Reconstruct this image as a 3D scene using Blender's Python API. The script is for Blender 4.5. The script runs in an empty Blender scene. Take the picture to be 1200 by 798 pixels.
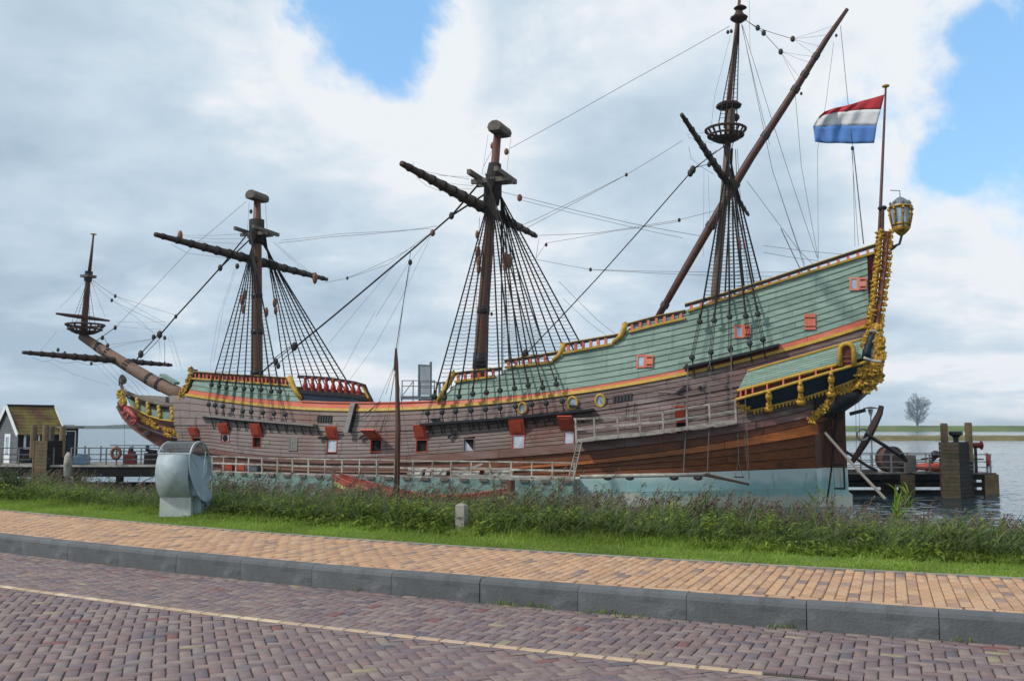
import bpy, math, random
import numpy as np
from math import sin, cos, pi, radians, sqrt
from mathutils import Vector, Matrix
random.seed(7); RNG = np.random.default_rng(7)
scene = bpy.context.scene
C = scene.collection

# ------------------------------------------------------------------ camera, sky, sun
EYE = 4.4; FPX = 1100.0; PITCH = math.atan(101/1100)
cam_d = bpy.data.cameras.new("camera"); cam = bpy.data.objects.new("camera", cam_d); C.objects.link(cam)
cam.location = (0, 0, EYE); cam.rotation_euler = (pi/2 + PITCH, 0, 0)
cam_d.sensor_width = 36; cam_d.lens = 36*FPX/1200; cam_d.clip_start = 0.1; cam_d.clip_end = 20000
scene.camera = cam
vs = scene.view_settings; vs.view_transform = 'Standard'; vs.look = 'None'; vs.exposure = 0.0; vs.gamma = 1

def pix_dir(px, py):
    x = (px-600)/FPX; y = -(py-399)/FPX
    return np.array([x, cos(PITCH)-y*sin(PITCH), sin(PITCH)+y*cos(PITCH)])
def W(px, py, Y):
    d = pix_dir(px, py); k = Y/d[1]
    return Vector((d[0]*k, Y, EYE+d[2]*k))
def G(px, py, z=0.0):
    d = pix_dir(px, py); k = (z-EYE)/d[2]
    return Vector((d[0]*k, d[1]*k, z))

SUN = Vector((-0.80, -0.30, 0.80)).normalized()
sun_el = math.asin(SUN.z); sun_az = math.atan2(SUN.x, SUN.y)
world = bpy.data.worlds.new("World"); scene.world = world; world.use_nodes = True
def build_world():
    nt = world.node_tree; N = nt.nodes; L = nt.links; N.clear()
    out = N.new('ShaderNodeOutputWorld'); bg = N.new('ShaderNodeBackground'); bg.inputs[1].default_value = 0.1
    L.new(bg.outputs[0], out.inputs[0])
    sky = N.new('ShaderNodeTexSky'); sky.sky_type = 'NISHITA'; sky.sun_disc = False
    sky.sun_elevation = sun_el; sky.sun_rotation = sun_az; sky.air_density = 1.0; sky.dust_density = 0.6; sky.ozone_density = 1.6
    tc = N.new('ShaderNodeTexCoord'); sep = N.new('ShaderNodeSeparateXYZ'); L.new(tc.outputs['Generated'], sep.inputs[0])
    def M(op, a, b=None, c=None, clamp=False):
        n = N.new('ShaderNodeMath'); n.operation = op; n.use_clamp = clamp
        for i, x in enumerate((a, b, c)):
            if x is None: continue
            if isinstance(x, (int, float)): n.inputs[i].default_value = x
            else: L.new(x, n.inputs[i])
        return n.outputs[0]
    zc = M('MAXIMUM', sep.outputs[2], 0.0)
    den = M('ADD', zc, 0.22)
    u = M('DIVIDE', sep.outputs[0], den); v = M('DIVIDE', sep.outputs[1], den)
    cb = N.new('ShaderNodeCombineXYZ'); L.new(u, cb.inputs[0]); L.new(v, cb.inputs[1])
    def noise(scale, detail, rough, off, dist=0.0, vec=None):
        mp = N.new('ShaderNodeMapping'); mp.inputs['Location'].default_value = off
        L.new(vec or cb.outputs[0], mp.inputs[0])
        n = N.new('ShaderNodeTexNoise'); n.inputs['Scale'].default_value = scale; n.inputs['Detail'].default_value = detail
        n.inputs['Roughness'].default_value = rough; n.inputs['Distortion'].default_value = dist
        L.new(mp.outputs[0], n.inputs['Vector']); return n.outputs[0]
    n1 = noise(1.1, 9, 0.62, (3.1, 1.7, 0.4), 0.3)
    n2 = noise(1.15, 8, 0.50, (0.4, 6.0, 2.0), 0.2)
    n3 = noise(3.4, 9, 0.56, (8.0, 2.0, 1.0), 0.2)
    n4 = noise(4.2, 10, 0.60, (1.0, 4.0, 7.0), 0.2, tc.outputs['Generated'])
    # gaps of blue sky: around a few directions, edges broken by noise
    hole = None
    for (px, py, r, k) in ((452, 36, 0.085, 1.0), (1190, 115, 0.105, 1.0), (1155, 40, 0.055, 1.0), (1300, 60, 0.20, 1.0), (1120,185,0.05,1.0), (420,-20,0.08,1.0)):
        d = Vector(pix_dir(px, py)).normalized()
        vd = N.new('ShaderNodeVectorMath'); vd.operation = 'DISTANCE'; L.new(tc.outputs['Generated'], vd.inputs[0]); vd.inputs[1].default_value = d
        e = M('SUBTRACT', 1.0, M('DIVIDE', vd.outputs['Value'], r))
        hole = e if hole is None else M('MAXIMUM', hole, e)
    hole = M('MAXIMUM', hole, M('SUBTRACT', M('MULTIPLY', M('SUBTRACT', n1, 0.62), 3.0), 0.2))
    edge = M('ADD', hole, M('MULTIPLY', M('SUBTRACT', n4, 0.5), 3.0))
    gap = N.new('ShaderNodeMapRange'); gap.interpolation_type = 'SMOOTHSTEP'
    L.new(edge, gap.inputs[0]); gap.inputs[1].default_value = 0.14; gap.inputs[2].default_value = 0.54
    # cloud tone: bright puffs and blue-grey undersides
    tone = M('ADD', M('MULTIPLY', n2, 0.95), M('MULTIPLY', n3, 0.34))
    tone = M('ADD', tone, M('MULTIPLY', M('SUBTRACT', n4, 0.5), 0.35))
    # bright rim near the gaps
    rim = M('MULTIPLY', M('MAXIMUM', M('ADD', hole, 0.45), 0.0), 0.30)
    tone = M('ADD', tone, rim)
    # lower sky to the left is a thicker grey bank
    west = M('MULTIPLY', M('MAXIMUM', M('SUBTRACT', -0.05, sep.outputs[0]), 0.0), M('SUBTRACT', 0.42, zc, clamp=True))
    tone = M('SUBTRACT', tone, M('MULTIPLY', west, 0.75))
    cr = N.new('ShaderNodeValToRGB'); L.new(tone, cr.inputs[0]); e = cr.color_ramp.elements
    e[0].position = 0.45; e[0].color = (0.41, 0.53, 0.65, 1)
    e[1].position = 0.76; e[1].color = (0.86, 0.90, 0.94, 1)
    a = e.new(0.56); a.color = (0.52, 0.645, 0.765, 1)
    a = e.new(0.65); a.color = (0.63, 0.74, 0.84, 1)
    mul = N.new('ShaderNodeVectorMath'); mul.operation = 'SCALE'; L.new(cr.outputs[0], mul.inputs[0]); mul.inputs[3].default_value = 10.0
    # clear sky, a little desaturated by thin veil
    skm = N.new('ShaderNodeVectorMath'); skm.operation = 'SCALE'; L.new(sky.outputs[0], skm.inputs[0]); skm.inputs[3].default_value = 1.0
    add = N.new('ShaderNodeVectorMath'); add.operation = 'ADD'; L.new(skm.outputs[0], add.inputs[0]); add.inputs[1].default_value = (1.5, 3.4, 5.6)
    mx = N.new('ShaderNodeMix'); mx.data_type = 'RGBA'
    L.new(gap.outputs[0], mx.inputs[0]); L.new(mul.outputs[0], mx.inputs[6]); L.new(add.outputs[0], mx.inputs[7])
    L.new(mx.outputs[2], bg.inputs[0])
build_world()
sl = bpy.data.lights.new("sun", 'SUN'); sl.energy = 3.0; sl.angle = radians(4); sl.color = (1.0, 0.95, 0.87)
so = bpy.data.objects.new("sun", sl); C.objects.link(so); so.location = (-30, -10, 60)
so.rotation_euler = (-SUN).to_track_quat('-Z', 'Y').to_euler()

# ------------------------------------------------------------------ materials
def mat(name, col, rough=0.8, var=0.0, scale=3.0, stretch=(1, 1, 1), bump=0.0, bscale=None, objvar=0.0, cols=None, metal=0.0, island=False, spec=0.3, detail=6, extra=None, trans=0.0):
    m = bpy.data.materials.new(name); m.use_nodes = True
    nt = m.node_tree; N = nt.nodes; L = nt.links
    b = N['Principled BSDF']; b.inputs['Roughness'].default_value = rough; b.inputs['Metallic'].default_value = metal
    b.inputs['Specular IOR Level'].default_value = spec
    b.inputs['Base Color'].default_value = (*col, 1)
    tc = N.new('ShaderNodeTexCoord'); mp = N.new('ShaderNodeMapping'); mp.inputs['Scale'].default_value = stretch
    L.new(tc.outputs['Object'], mp.inputs[0])
    nz = N.new('ShaderNodeTexNoise'); nz.inputs['Scale'].default_value = scale; nz.inputs['Detail'].default_value = detail; nz.inputs['Roughness'].default_value = 0.62
    L.new(mp.outputs[0], nz.inputs[0])
    last = None
    if cols:   # random pick per object or per island
        r = N.new('ShaderNodeNewGeometry').outputs['Random Per Island'] if island else N.new('ShaderNodeObjectInfo').outputs['Random']
        cr = N.new('ShaderNodeValToRGB'); cr.color_ramp.interpolation = 'CONSTANT'; els = cr.color_ramp.elements
        while len(els) > 1: els.remove(els[-1])
        els[0].position = 0; els[0].color = (*cols[0][1], 1)
        for p, c in cols[1:]:
            q = els.new(p); q.color = (*c, 1)
        L.new(r, cr.inputs[0]); last = cr.outputs[0]
    def mixrgb(fac, a, bcol, mode='MIX'):
        x = N.new('ShaderNodeMix'); x.data_type = 'RGBA'; x.blend_type = mode
        for i, q in ((0, fac), (6, a), (7, bcol)):
            if isinstance(q, (float, int)): x.inputs[i].default_value = q
            elif isinstance(q, tuple): x.inputs[i].default_value = (*q, 1)
            else: L.new(q, x.inputs[i])
        return x.outputs[2]
    if last is None: last = mixrgb(0.0, tuple(col), tuple(col))
    if objvar:
        oi = N.new('ShaderNodeObjectInfo'); mr = N.new('ShaderNodeMapRange'); L.new(oi.outputs['Random'], mr.inputs[0])
        mr.inputs[3].default_value = 1-objvar; mr.inputs[4].default_value = 1+objvar
        sc = N.new('ShaderNodeVectorMath'); sc.operation = 'SCALE'; L.new(last, sc.inputs[0]); L.new(mr.outputs[0], sc.inputs[3]); last = sc.outputs[0]
    if var:
        mr = N.new('ShaderNodeMapRange'); L.new(nz.outputs[0], mr.inputs[0]); mr.inputs[1].default_value = 0.3; mr.inputs[2].default_value = 0.7
        mr.inputs[3].default_value = 1-var; mr.inputs[4].default_value = 1+var
        sc = N.new('ShaderNodeVectorMath'); sc.operation = 'SCALE'; L.new(last, sc.inputs[0]); L.new(mr.outputs[0], sc.inputs[3]); last = sc.outputs[0]
    if extra: last = extra(N, L, last, mixrgb, tc)
    L.new(last, b.inputs['Base Color'])
    if trans: b.inputs['Transmission Weight'].default_value = trans
    if bump:
        nb = nz
        if bscale:
            nb = N.new('ShaderNodeTexNoise'); nb.inputs['Scale'].default_value = bscale; nb.inputs['Detail'].default_value = 5; L.new(mp.outputs[0], nb.inputs[0])
        bp = N.new('ShaderNodeBump'); bp.inputs['Strength'].default_value = bump; bp.inputs['Distance'].default_value = 0.03
        L.new(nb.outputs[0], bp.inputs['Height']); L.new(bp.outputs[0], b.inputs['Normal'])
    return m
def stain(colour, scale, lo, hi, stretch=(1, 1, 1), amount=0.8, detail=5):
    def f(N, L, last, mix, tc):
        mp = N.new('ShaderNodeMapping'); mp.inputs['Scale'].default_value = stretch; L.new(tc.outputs['Object'], mp.inputs[0])
        n = N.new('ShaderNodeTexNoise'); n.inputs['Scale'].default_value = scale; n.inputs['Detail'].default_value = detail; L.new(mp.outputs[0], n.inputs[0])
        r = N.new('ShaderNodeMapRange'); r.inputs[1].default_value = lo; r.inputs[2].default_value = hi; r.inputs[4].default_value = amount; L.new(n.outputs[0], r.inputs[0])
        return mix(r.outputs[0], last, colour)
    return f
def chain(*fs):
    def f(N, L, last, mix, tc):
        for g in fs: last = g(N, L, last, mix, tc)
        return last
    return f
def fade_x(colour, x0, x1, amt=1.0):      # timber left unvarnished towards one end of the hull (noise-broken edge)
    def f(N, L, last, mix, tc):
        sp = N.new('ShaderNodeSeparateXYZ'); L.new(tc.outputs['Object'], sp.inputs[0])
        n = N.new('ShaderNodeTexNoise'); n.inputs['Scale'].default_value = 0.5; n.inputs['Detail'].default_value = 4; L.new(tc.outputs['Object'], n.inputs[0])
        a = N.new('ShaderNodeMath'); a.operation = 'MULTIPLY_ADD'; L.new(n.outputs[0], a.inputs[0]); a.inputs[1].default_value = 9; L.new(sp.outputs[0], a.inputs[2])
        r = N.new('ShaderNodeMapRange'); r.inputs[1].default_value = x0+4.5; r.inputs[2].default_value = x1+4.5; r.inputs[4].default_value = amt; L.new(a.outputs[0], r.inputs[0])
        return mix(r.outputs[0], last, colour)
    return f
GRAIN = (0.5, 3, 9)
M_ = {}
M_['plank'] = mat('weathered_plank', (0.150, 0.107, 0.096), 0.7, 0.5, 2.2, GRAIN, 0.5, 4, 0.26, extra=chain(fade_x((0.25, 0.208, 0.195), 14, 30, 0.75), stain((0.30, 0.26, 0.26), 0.9, 0.52, 0.78, (0.4, 1, 2), 0.6), stain((0.045, 0.035, 0.035), 1.3, 0.58, 0.74, (1.6, 1, 0.35), 0.65), stain((0.17, 0.064, 0.045), 0.35, 0.48, 0.66, (0.6, 1, 1.5), 0.65)))
M_['plank_brown'] = mat('brown_plank', (0.165, 0.052, 0.02), 0.5, 0.5, 2.0, GRAIN, 0.4, 4, 0.24, spec=0.4, extra=chain(stain((0.25, 0.064, 0.016), 0.8, 0.5, 0.72, (0.5, 1, 2), 0.7), stain((0.03, 0.015, 0.01), 1.2, 0.56, 0.72, (1, 1, 0.6), 0.7), fade_x((0.16, 0.085, 0.07), 17, 26, 0.85)))
M_['wale'] = mat('varnished_wale', (0.36, 0.105, 0.022), 0.45, 0.4, 1.8, GRAIN, 0.3, 4, 0.1, spec=0.45, extra=chain(stain((0.14, 0.05, 0.02), 0.9, 0.5, 0.7, (0.6, 1, 2), 0.7), fade_x((0.16, 0.088, 0.07), 16, 22, 0.9)))
M_['wale2'] = mat('redbrown_wale', (0.17, 0.085, 0.07), 0.55, 0.35, 2.0, GRAIN, 0.4, 4, 0.12, extra=stain((0.24, 0.2, 0.2), 0.8, 0.5, 0.7, (0.5, 1, 2), 0.5))
M_['green'] = mat('green_paint_board', (0.196, 0.280, 0.232), 0.6, 0.24, 2.0, (0.4, 2, 6), 0.2, 5, 0.13, extra=chain(stain((0.25, 0.34, 0.30), 0.7, 0.5, 0.75, (0.5, 1, 1), 0.5), stain((0.09, 0.15, 0.12), 1.6, 0.55, 0.75, (2.2, 1, 0.3), 0.6)))
M_['red'] = mat('salmon_red_paint', (0.60, 0.15, 0.09), 0.55, 0.18, 2.0, (0.5, 2, 5), 0.1, 5, 0.1, extra=stain((0.62, 0.3, 0.22), 1.0, 0.5, 0.72, (0.5, 1, 1), 0.6))
M_['lid_red'] = mat('orange_red_lid_paint', (0.38, 0.06, 0.03), 0.55, 0.25, 3.0, objvar=0.15, extra=stain((0.25, 0.06, 0.04), 3.0, 0.5, 0.68, amount=0.6))
M_['baluster_red'] = mat('baluster_red', (.30, .035, .022), .5, .15, 4)
M_['dark_red'] = mat('dark_red_paint', (0.12, 0.02, 0.012), 0.6, 0.2)
M_['yellow'] = mat('ochre_yellow_paint', (0.46, 0.285, 0.045), 0.5, 0.22, 4.0, objvar=0.1)
M_['gold'] = mat('gilded_carving', (0.46, 0.26, 0.035), 0.45, 0.35, 5.0, bump=0.8, bscale=9, metal=0.25, objvar=0.12, extra=stain((0.10, 0.05, 0.012), 4.0, 0.52, 0.66, amount=0.75))
M_['black'] = mat('black_paint', (0.018, 0.018, 0.022), 0.45, 0.2)
M_['navy'] = mat('navy_paint', (0.012, 0.025, 0.045), 0.5, 0.3)
def bands(N, L, last, mix, tc):      # cream scum line near the water, fresh pale paint along the top edge
    sp = N.new('ShaderNodeSeparateXYZ'); L.new(tc.outputs['Object'], sp.inputs[0])
    n = N.new('ShaderNodeTexNoise'); n.inputs['Scale'].default_value = 0.9; n.inputs['Detail'].default_value = 5; L.new(tc.outputs['Object'], n.inputs[0])
    a = N.new('ShaderNodeMath'); a.operation = 'MULTIPLY_ADD'; L.new(n.outputs[0], a.inputs[0]); a.inputs[1].default_value = 0.9; L.new(sp.outputs[2], a.inputs[2])
    r = N.new('ShaderNodeMapRange'); r.inputs[1].default_value = 0.95; r.inputs[2].default_value = 1.2; r.inputs[3].default_value = 0.85; r.inputs[4].default_value = 0.0; L.new(a.outputs[0], r.inputs[0])
    last = mix(r.outputs[0], last, (0.66, 0.64, 0.54))
    r = N.new('ShaderNodeMapRange'); r.inputs[1].default_value = 1.75; r.inputs[2].default_value = 2.1; r.inputs[4].default_value = 0.8; L.new(a.outputs[0], r.inputs[0])
    return mix(r.outputs[0], last, (0.66, 0.74, 0.73))
M_['boot'] = mat('pale_teal_boottop', (0.40, 0.60, 0.59), 0.55, 0.12, 1.0, (0.7, 1, 1), extra=chain(stain((0.26, 0.50, 0.50), 0.4, 0.42, 0.6, (0.5, 1, 1.8), 0.6), fade_x((0.42, 0.47, 0.44), 12, 24, 0.55), bands, stain((0.28, 0.22, 0.13), 1.6, 0.58, 0.74, (2.4, 1, 0.22), 0.5)))
M_['mastwood'] = mat('oiled_mast_wood', (0.12, 0.052, 0.034), 0.5, 0.4, 3.0, (4, 4, 0.4), 0.3, 5, 0.1)
M_['mizzenwood'] = mat('grey_brown_mast_wood', (0.13, 0.09, 0.07), 0.65, 0.35, 3.0, (4, 4, 0.4), 0.3, 5, 0.1)
M_['sparwood'] = mat('dark_spar_wood', (0.055, 0.032, 0.024), 0.6, 0.4, 4.0, (2, 2, 2), 0.3, 5, 0.1)
M_['lateenwood'] = mat('red_brown_spar_wood', (0.078, 0.035, 0.028), 0.5, 0.3, 3.0, (2, 2, 2), 0.2, 5)
M_['sprit'] = mat('worn_bowsprit_wood', (0.175, 0.11, 0.08), 0.7, 0.35, 2.0, (0.6, 4, 4), 0.4, 4)
M_['greywood'] = mat('grey_weathered_wood', (0.20, 0.185, 0.17), 0.85, 0.35, 3.0, (0.6, 3, 5), 0.4, 5, 0.15)
M_['capwood'] = mat('pale_grey_cap_wood', (0.125, 0.105, 0.09), 0.8, 0.35, 4.0, (1, 1, 1), 0.4)
M_['whitewood'] = mat('chalky_white_timber', (0.37, 0.355, 0.32), 0.85, 0.35, 2.5, (0.8, 2, 3), 0.3, 5, 0.25, extra=stain((0.13, 0.105, 0.08), 1.5, 0.48, 0.66, amount=0.7))
M_['rope'] = mat('tarred_rope', (0.022, 0.020, 0.020), 0.85, 0.3, 8)
M_['line'] = mat('grey_rope', (0.13, 0.12, 0.115), 0.9, 0.2, 8)
M_['block'] = mat('tarred_block', (0.04, 0.032, 0.028), 0.6, 0.3, 6, objvar=0.3)
M_['deadeye'] = mat('greenish_black_deadeye', (0.018, 0.027, 0.027), 0.55, 0.3, 6, objvar=0.2)
M_['woodblock'] = mat('oiled_block_wood', (0.20, 0.085, 0.045), 0.55, 0.3, 6, objvar=0.25)
M_['glass'] = mat('window_glass', (0.30, 0.37, 0.45), 0.12, 0.5, 1.4, spec=0.7)
M_['pane_white'] = mat('pale_sky_pane', (0.42, 0.46, 0.52), 0.2, 0.3, 3, spec=0.6)  # sky reflected in the port panes is put into this pale base colour
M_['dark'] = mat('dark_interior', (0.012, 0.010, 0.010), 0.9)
M_['iron'] = mat('dark_iron', (0.03, 0.03, 0.032), 0.5, 0.3, 5, metal=0.3)
M_['steel'] = mat('painted_grey_steel', (0.10, 0.12, 0.14), 0.5, 0.2, 3)
M_['lead'] = mat('lead_grey', (0.16, 0.18, 0.19), 0.5, 0.2, 4, metal=0.3)
M_['copper'] = mat('brown_plank_tuck', (0.10, 0.045, 0.028), 0.55, 0.4, 2.0, (3, 1, 0.6), 0.3, 4, 0.1)

# ------------------------------------------------------------------ mesh helpers
def link_obj(name, data, parent=None):
    o = bpy.data.objects.new(name, data); C.objects.link(o)
    if parent is not None: o.parent = parent
    return o
def thing(name, label, cat, loc=(0, 0, 0), rz=0.0, group=None):
    o = bpy.data.objects.new(name, None); C.objects.link(o); o.location = loc; o.rotation_euler = (0, 0, rz)
    o.empty_display_size = 0.3
    o['label'] = label; o['category'] = cat
    if group: o['group'] = group
    return o
def tag(o, label=None, cat=None, group=None, kind=None):
    if label: o['label'] = label
    if cat: o['category'] = cat
    if group: o['group'] = group
    if kind: o['kind'] = kind
    return o
def V(p): return Vector(p)
class MB:
    def __init__(s): s.v = []; s.f = []
    def add(s, vs, fs):
        b = len(s.v); s.v.extend([tuple(p) for p in vs]); s.f.extend([tuple(i+b for i in q) for q in fs]); return s
    def box(s, c, size, R=None):
        x, y, z = (q/2 for q in size); c = V(c); P = []
        for dz in (-z, z):
            for dx, dy in ((-x, -y), (x, -y), (x, y), (-x, y)):
                p = Vector((dx, dy, dz)); P.append(c + (R @ p if R else p))
        return s.add(P, [(0, 3, 2, 1), (4, 5, 6, 7), (0, 1, 5, 4), (1, 2, 6, 5), (2, 3, 7, 6), (3, 0, 4, 7)])
    def beam(s, a, b, w, h, up=(0, 0, 1)):
        a = V(a); b = V(b); d = (b-a).normalized(); u = V(up)
        sd = d.cross(u)
        if sd.length < 1e-3: sd = d.cross(Vector((1, 0, 0)))
        sd.normalize(); u = sd.cross(d); P = []
        for q in (a, b):
            for i, j in ((-1, -1), (1, -1), (1, 1), (-1, 1)): P.append(q + sd*(i*w/2) + u*(j*h/2))
        return s.add(P, [(0, 1, 2, 3), (7, 6, 5, 4), (0, 4, 5, 1), (1, 5, 6, 2), (2, 6, 7, 3), (3, 7, 4, 0)])
    def tube(s, pts, r, n=6, cap=True, flat=1.0):
        pts = [V(p) for p in pts]; m = len(pts)
        rs = r if hasattr(r, '__len__') else [r]*m
        P = []; nx = None
        for i, p in enumerate(pts):
            d = (pts[min(i+1, m-1)] - pts[max(i-1, 0)]).normalized()
            if nx is None:
                a = Vector((0, 0, 1)) if abs(d.z) < 0.9 else Vector((1, 0, 0)); nx = (a - d*a.dot(d)).normalized()
            else: nx = (nx - d*nx.dot(d)).normalized()
            ny = d.cross(nx)
            for k in range(n):
                t = 2*pi*k/n; P.append(p + (nx*cos(t) + ny*sin(t)*flat)*rs[i])
        F = [(i*n+k, i*n+(k+1) % n, (i+1)*n+(k+1) % n, (i+1)*n+k) for i in range(m-1) for k in range(n)]
        if cap: F += [tuple(reversed(range(n))), tuple(range((m-1)*n, m*n))]
        return s.add(P, F)
    def lathe(s, c, prof, n=12, R=None):
        c = V(c); P = []; m = len(prof)
        for r, z in prof:
            for k in range(n):
                p = Vector((r*cos(2*pi*k/n), r*sin(2*pi*k/n), z)); P.append(c + (R @ p if R else p))
        F = [(i*n+k, i*n+(k+1) % n, (i+1)*n+(k+1) % n, (i+1)*n+k) for i in range(m-1) for k in range(n)]
        F += [tuple(reversed(range(n))), tuple(range((m-1)*n, m*n))]
        return s.add(P, F)
    def ball(s, c, r, n=8, m=5, R=None, jit=0.0):
        rx, ry, rz = r if hasattr(r, '__len__') else (r, r, r); c = V(c); P = []
        for i in range(m+1):
            a = pi*i/m
            for k in range(n):
                t = 2*pi*k/n; j = 1+random.uniform(-jit, jit)
                p = Vector((rx*sin(a)*cos(t)*j, ry*sin(a)*sin(t)*j, rz*cos(a)*j)); P.append(c + (R @ p if R else p))
        F = [(i*n+k, (i+1)*n+k, (i+1)*n+(k+1) % n, i*n+(k+1) % n) for i in range(m) for k in range(n)]
        return s.add(P, F)
    def sweep(s, top, bot, inn):   # solid strip: outer edge polylines top/bot and an inward vector per station
        m = len(top); P = []
        for a, b, w in zip(top, bot, inn):
            a = V(a); b = V(b); w = V(w); P += [b, a, a+w, b+w]
        F = []
        for i in range(m-1):
            q = i*4
            for k in range(4): F.append((q+k, q+4+k, q+4+(k+1) % 4, q+(k+1) % 4))
        F += [(0, 1, 2, 3), ((m-1)*4+3, (m-1)*4+2, (m-1)*4+1, (m-1)*4)]
        return s.add(P, F)
    def mesh(s, name, m=None, smooth=False):
        me = bpy.data.meshes.new(name); me.from_pydata(s.v, [], s.f)
        if m: me.materials.append(m)
        if smooth:
            me.polygons.foreach_set('use_smooth', [True]*len(me.polygons)); 
        me.update(); return me
    def build(s, name, m=None, parent=None, smooth=False):
        return link_obj(name, s.mesh(name, m, smooth), parent)
def np_mesh(name, Vt, Fc, m=None, parent=None, smooth=False, k=None):
    """Vt (n,3) array; Fc (f,k) array of equal-sized faces"""
    me = bpy.data.meshes.new(name); k = Fc.shape[1]; nf = len(Fc)
    me.vertices.add(len(Vt)); me.vertices.foreach_set('co', np.asarray(Vt, np.float32).ravel())
    me.loops.add(nf*k); me.loops.foreach_set('vertex_index', np.asarray(Fc, np.int32).ravel())
    me.polygons.add(nf); me.polygons.foreach_set('loop_start', np.arange(0, nf*k, k, dtype=np.int32))
    try: me.polygons.foreach_set('loop_total', np.full(nf, k, np.int32))
    except Exception: pass
    if smooth: me.polygons.foreach_set('use_smooth', np.ones(nf, bool))
    if m: me.materials.append(m)
    me.update(calc_edges=True); me.validate()
    return link_obj(name, me, parent)
def fix_normals(o):
    import bmesh
    bm = bmesh.new(); bm.from_mesh(o.data); bmesh.ops.recalc_face_normals(bm, faces=bm.faces); bm.to_mesh(o.data); bm.free(); return o

# ------------------------------------------------------------------ road frame (a gentle bend)
CX, CY, R0, A0 = 24.0, 60.0, 56.67, math.asin(-24/56.67)
ZR = 2.8; KH = 0.21; ZP = ZR + KH
RL, RR = -7.5, 8.0       # the bend runs out into straights on both sides
def RDnp(r, n):
    r = np.asarray(r, float); n = np.asarray(n, float); rc = np.clip(r, RL, RR)
    a = A0 + rc/R0; R = R0 - n; q = r-rc
    return CX + R*np.sin(a) + q*np.cos(a), CY - R*np.cos(a) + q*np.sin(a)
def RD(r, n, z=ZR):
    x, y = RDnp(r, n); return Vector((float(x), float(y), z))
def RA(r): return A0 + min(max(r, RL), RR)/R0
def to_rn(x, y):
    dx = x-CX; dy = CY-y; R = np.hypot(dx, dy); return (np.arctan2(dx, dy)-A0)*R0, R0-R
def bank_z(n):   # ground height behind the footpath: flat verge, then the slope into the water
    return np.interp(n, [2.0, 3.4, 4.2, 6.0, 9.0, 12.5, 14.5], [ZP-0.03, ZP-0.02, ZP-0.12, ZP-0.9, 1.0, -0.1, -1.2])

# ================================================================== GROUND, WATER, LAND
def ground():
    m_soil = mat('bank_soil', (0.10, 0.14, 0.035), 0.95, 0.4, 1.5, bump=0.5)
    rs = np.linspace(-75, 42, 118); ns = np.array([2.0, 2.6, 3.4, 3.8, 4.2, 5, 6, 7.5, 9, 11, 12.5, 14.5])
    P = []; 
    for r in rs:
        for n in ns:
            x, y = RDnp(r, n); P.append((x, y, float(bank_z(n)) + (RNG.normal(0, .02) if n > 2.7 else 0)))
    k = len(ns); F = [(i*k+j, i*k+j+1, (i+1)*k+j+1, (i+1)*k+j) for i in range(len(rs)-1) for j in range(k-1)]
    o = np_mesh('grass_verge_ground', np.array(P), np.array(F), m_soil); tag(fix_normals(o), kind='structure')
    # sub-base under road and footpath, out to far behind the camera
    joint = mat('joint_sand', (0.045, 0.038, 0.034), 0.95, 0.35, 30, extra=stain((0.05, 0.07, 0.02), 1.5, 0.58, 0.7, amount=0.7))
    def sheet(name, r0, r1, n0, n1, z, m, nr=70, nn=6):
        P = []; F = []
        R_ = np.linspace(r0, r1, nr); N_ = np.linspace(n0, n1, nn)
        for r in R_:
            for n in N_: p = RD(r, n, z); P.append(tuple(p))
        F = [(i*nn+j, i*nn+j+1, (i+1)*nn+j+1, (i+1)*nn+j) for i in range(nr-1) for j in range(nn-1)]
        o = np_mesh(name, np.array(P), np.array(F), m); tag(fix_normals(o), kind='structure'); return o
    road = sheet('road', -75, 42, -30, 0.02, ZR-0.012, joint)
    path = sheet('footpath', -75, 42, 0.10, 2.02, ZP-0.010, mat('path_joint_sand', (0.13, 0.085, 0.055), 0.95, 0.35, 30))
    return road, path
ROAD, PATH = ground()

def brick_mesh_np(cx, cy, L_, W_, ang, z, h, frame):
    """Chamfered paver lattice as arrays; frame maps (r,n)->(x,y)"""
    ch = 0.008
    ca, sa = np.cos(ang), np.sin(ang)
    out = []
    for (hx, hy, zz) in ((L_/2, W_/2, -h), (L_/2, W_/2, -ch), (L_/2-ch, W_/2-ch, 0.0)):
        for sx, sy in ((-1, -1), (1, -1), (1, 1), (-1, 1)):
            lx = sx*hx; ly = sy*hy
            r = cx + lx*ca - ly*sa; n = cy + lx*sa + ly*ca
            x, y = frame(r, n); out.append(np.stack([x, y, z+zz], -1))
    P = np.stack(out, 1)    # (N,12,3)
    f = []
    for l in (0, 4):
        for k in range(4): f.append((l+k, l+(k+1) % 4, l+4+(k+1) % 4, l+4+k))
    f.append((8, 9, 10, 11))
    f = np.array(f); N = len(P)
    F = (f[None] + (np.arange(N)*12)[:, None, None]).reshape(-1, 4)
    return P.reshape(-1, 3), F
def single_brick(L_, W_, h):
    ch = 0.008; mb = MB(); P = []
    for (hx, hy, zz) in ((L_/2, W_/2, -h), (L_/2, W_/2, -ch), (L_/2-ch, W_/2-ch, 0.0)):
        for sx, sy in ((-1, -1), (1, -1), (1, 1), (-1, 1)): P.append((sx*hx, sy*hy, zz))
    f = [(l+k, l+(k+1) % 4, l+4+(k+1) % 4, l+4+k) for l in (0, 4) for k in range(4)] + [(8, 9, 10, 11)]
    return mb.add(P, f)
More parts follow.
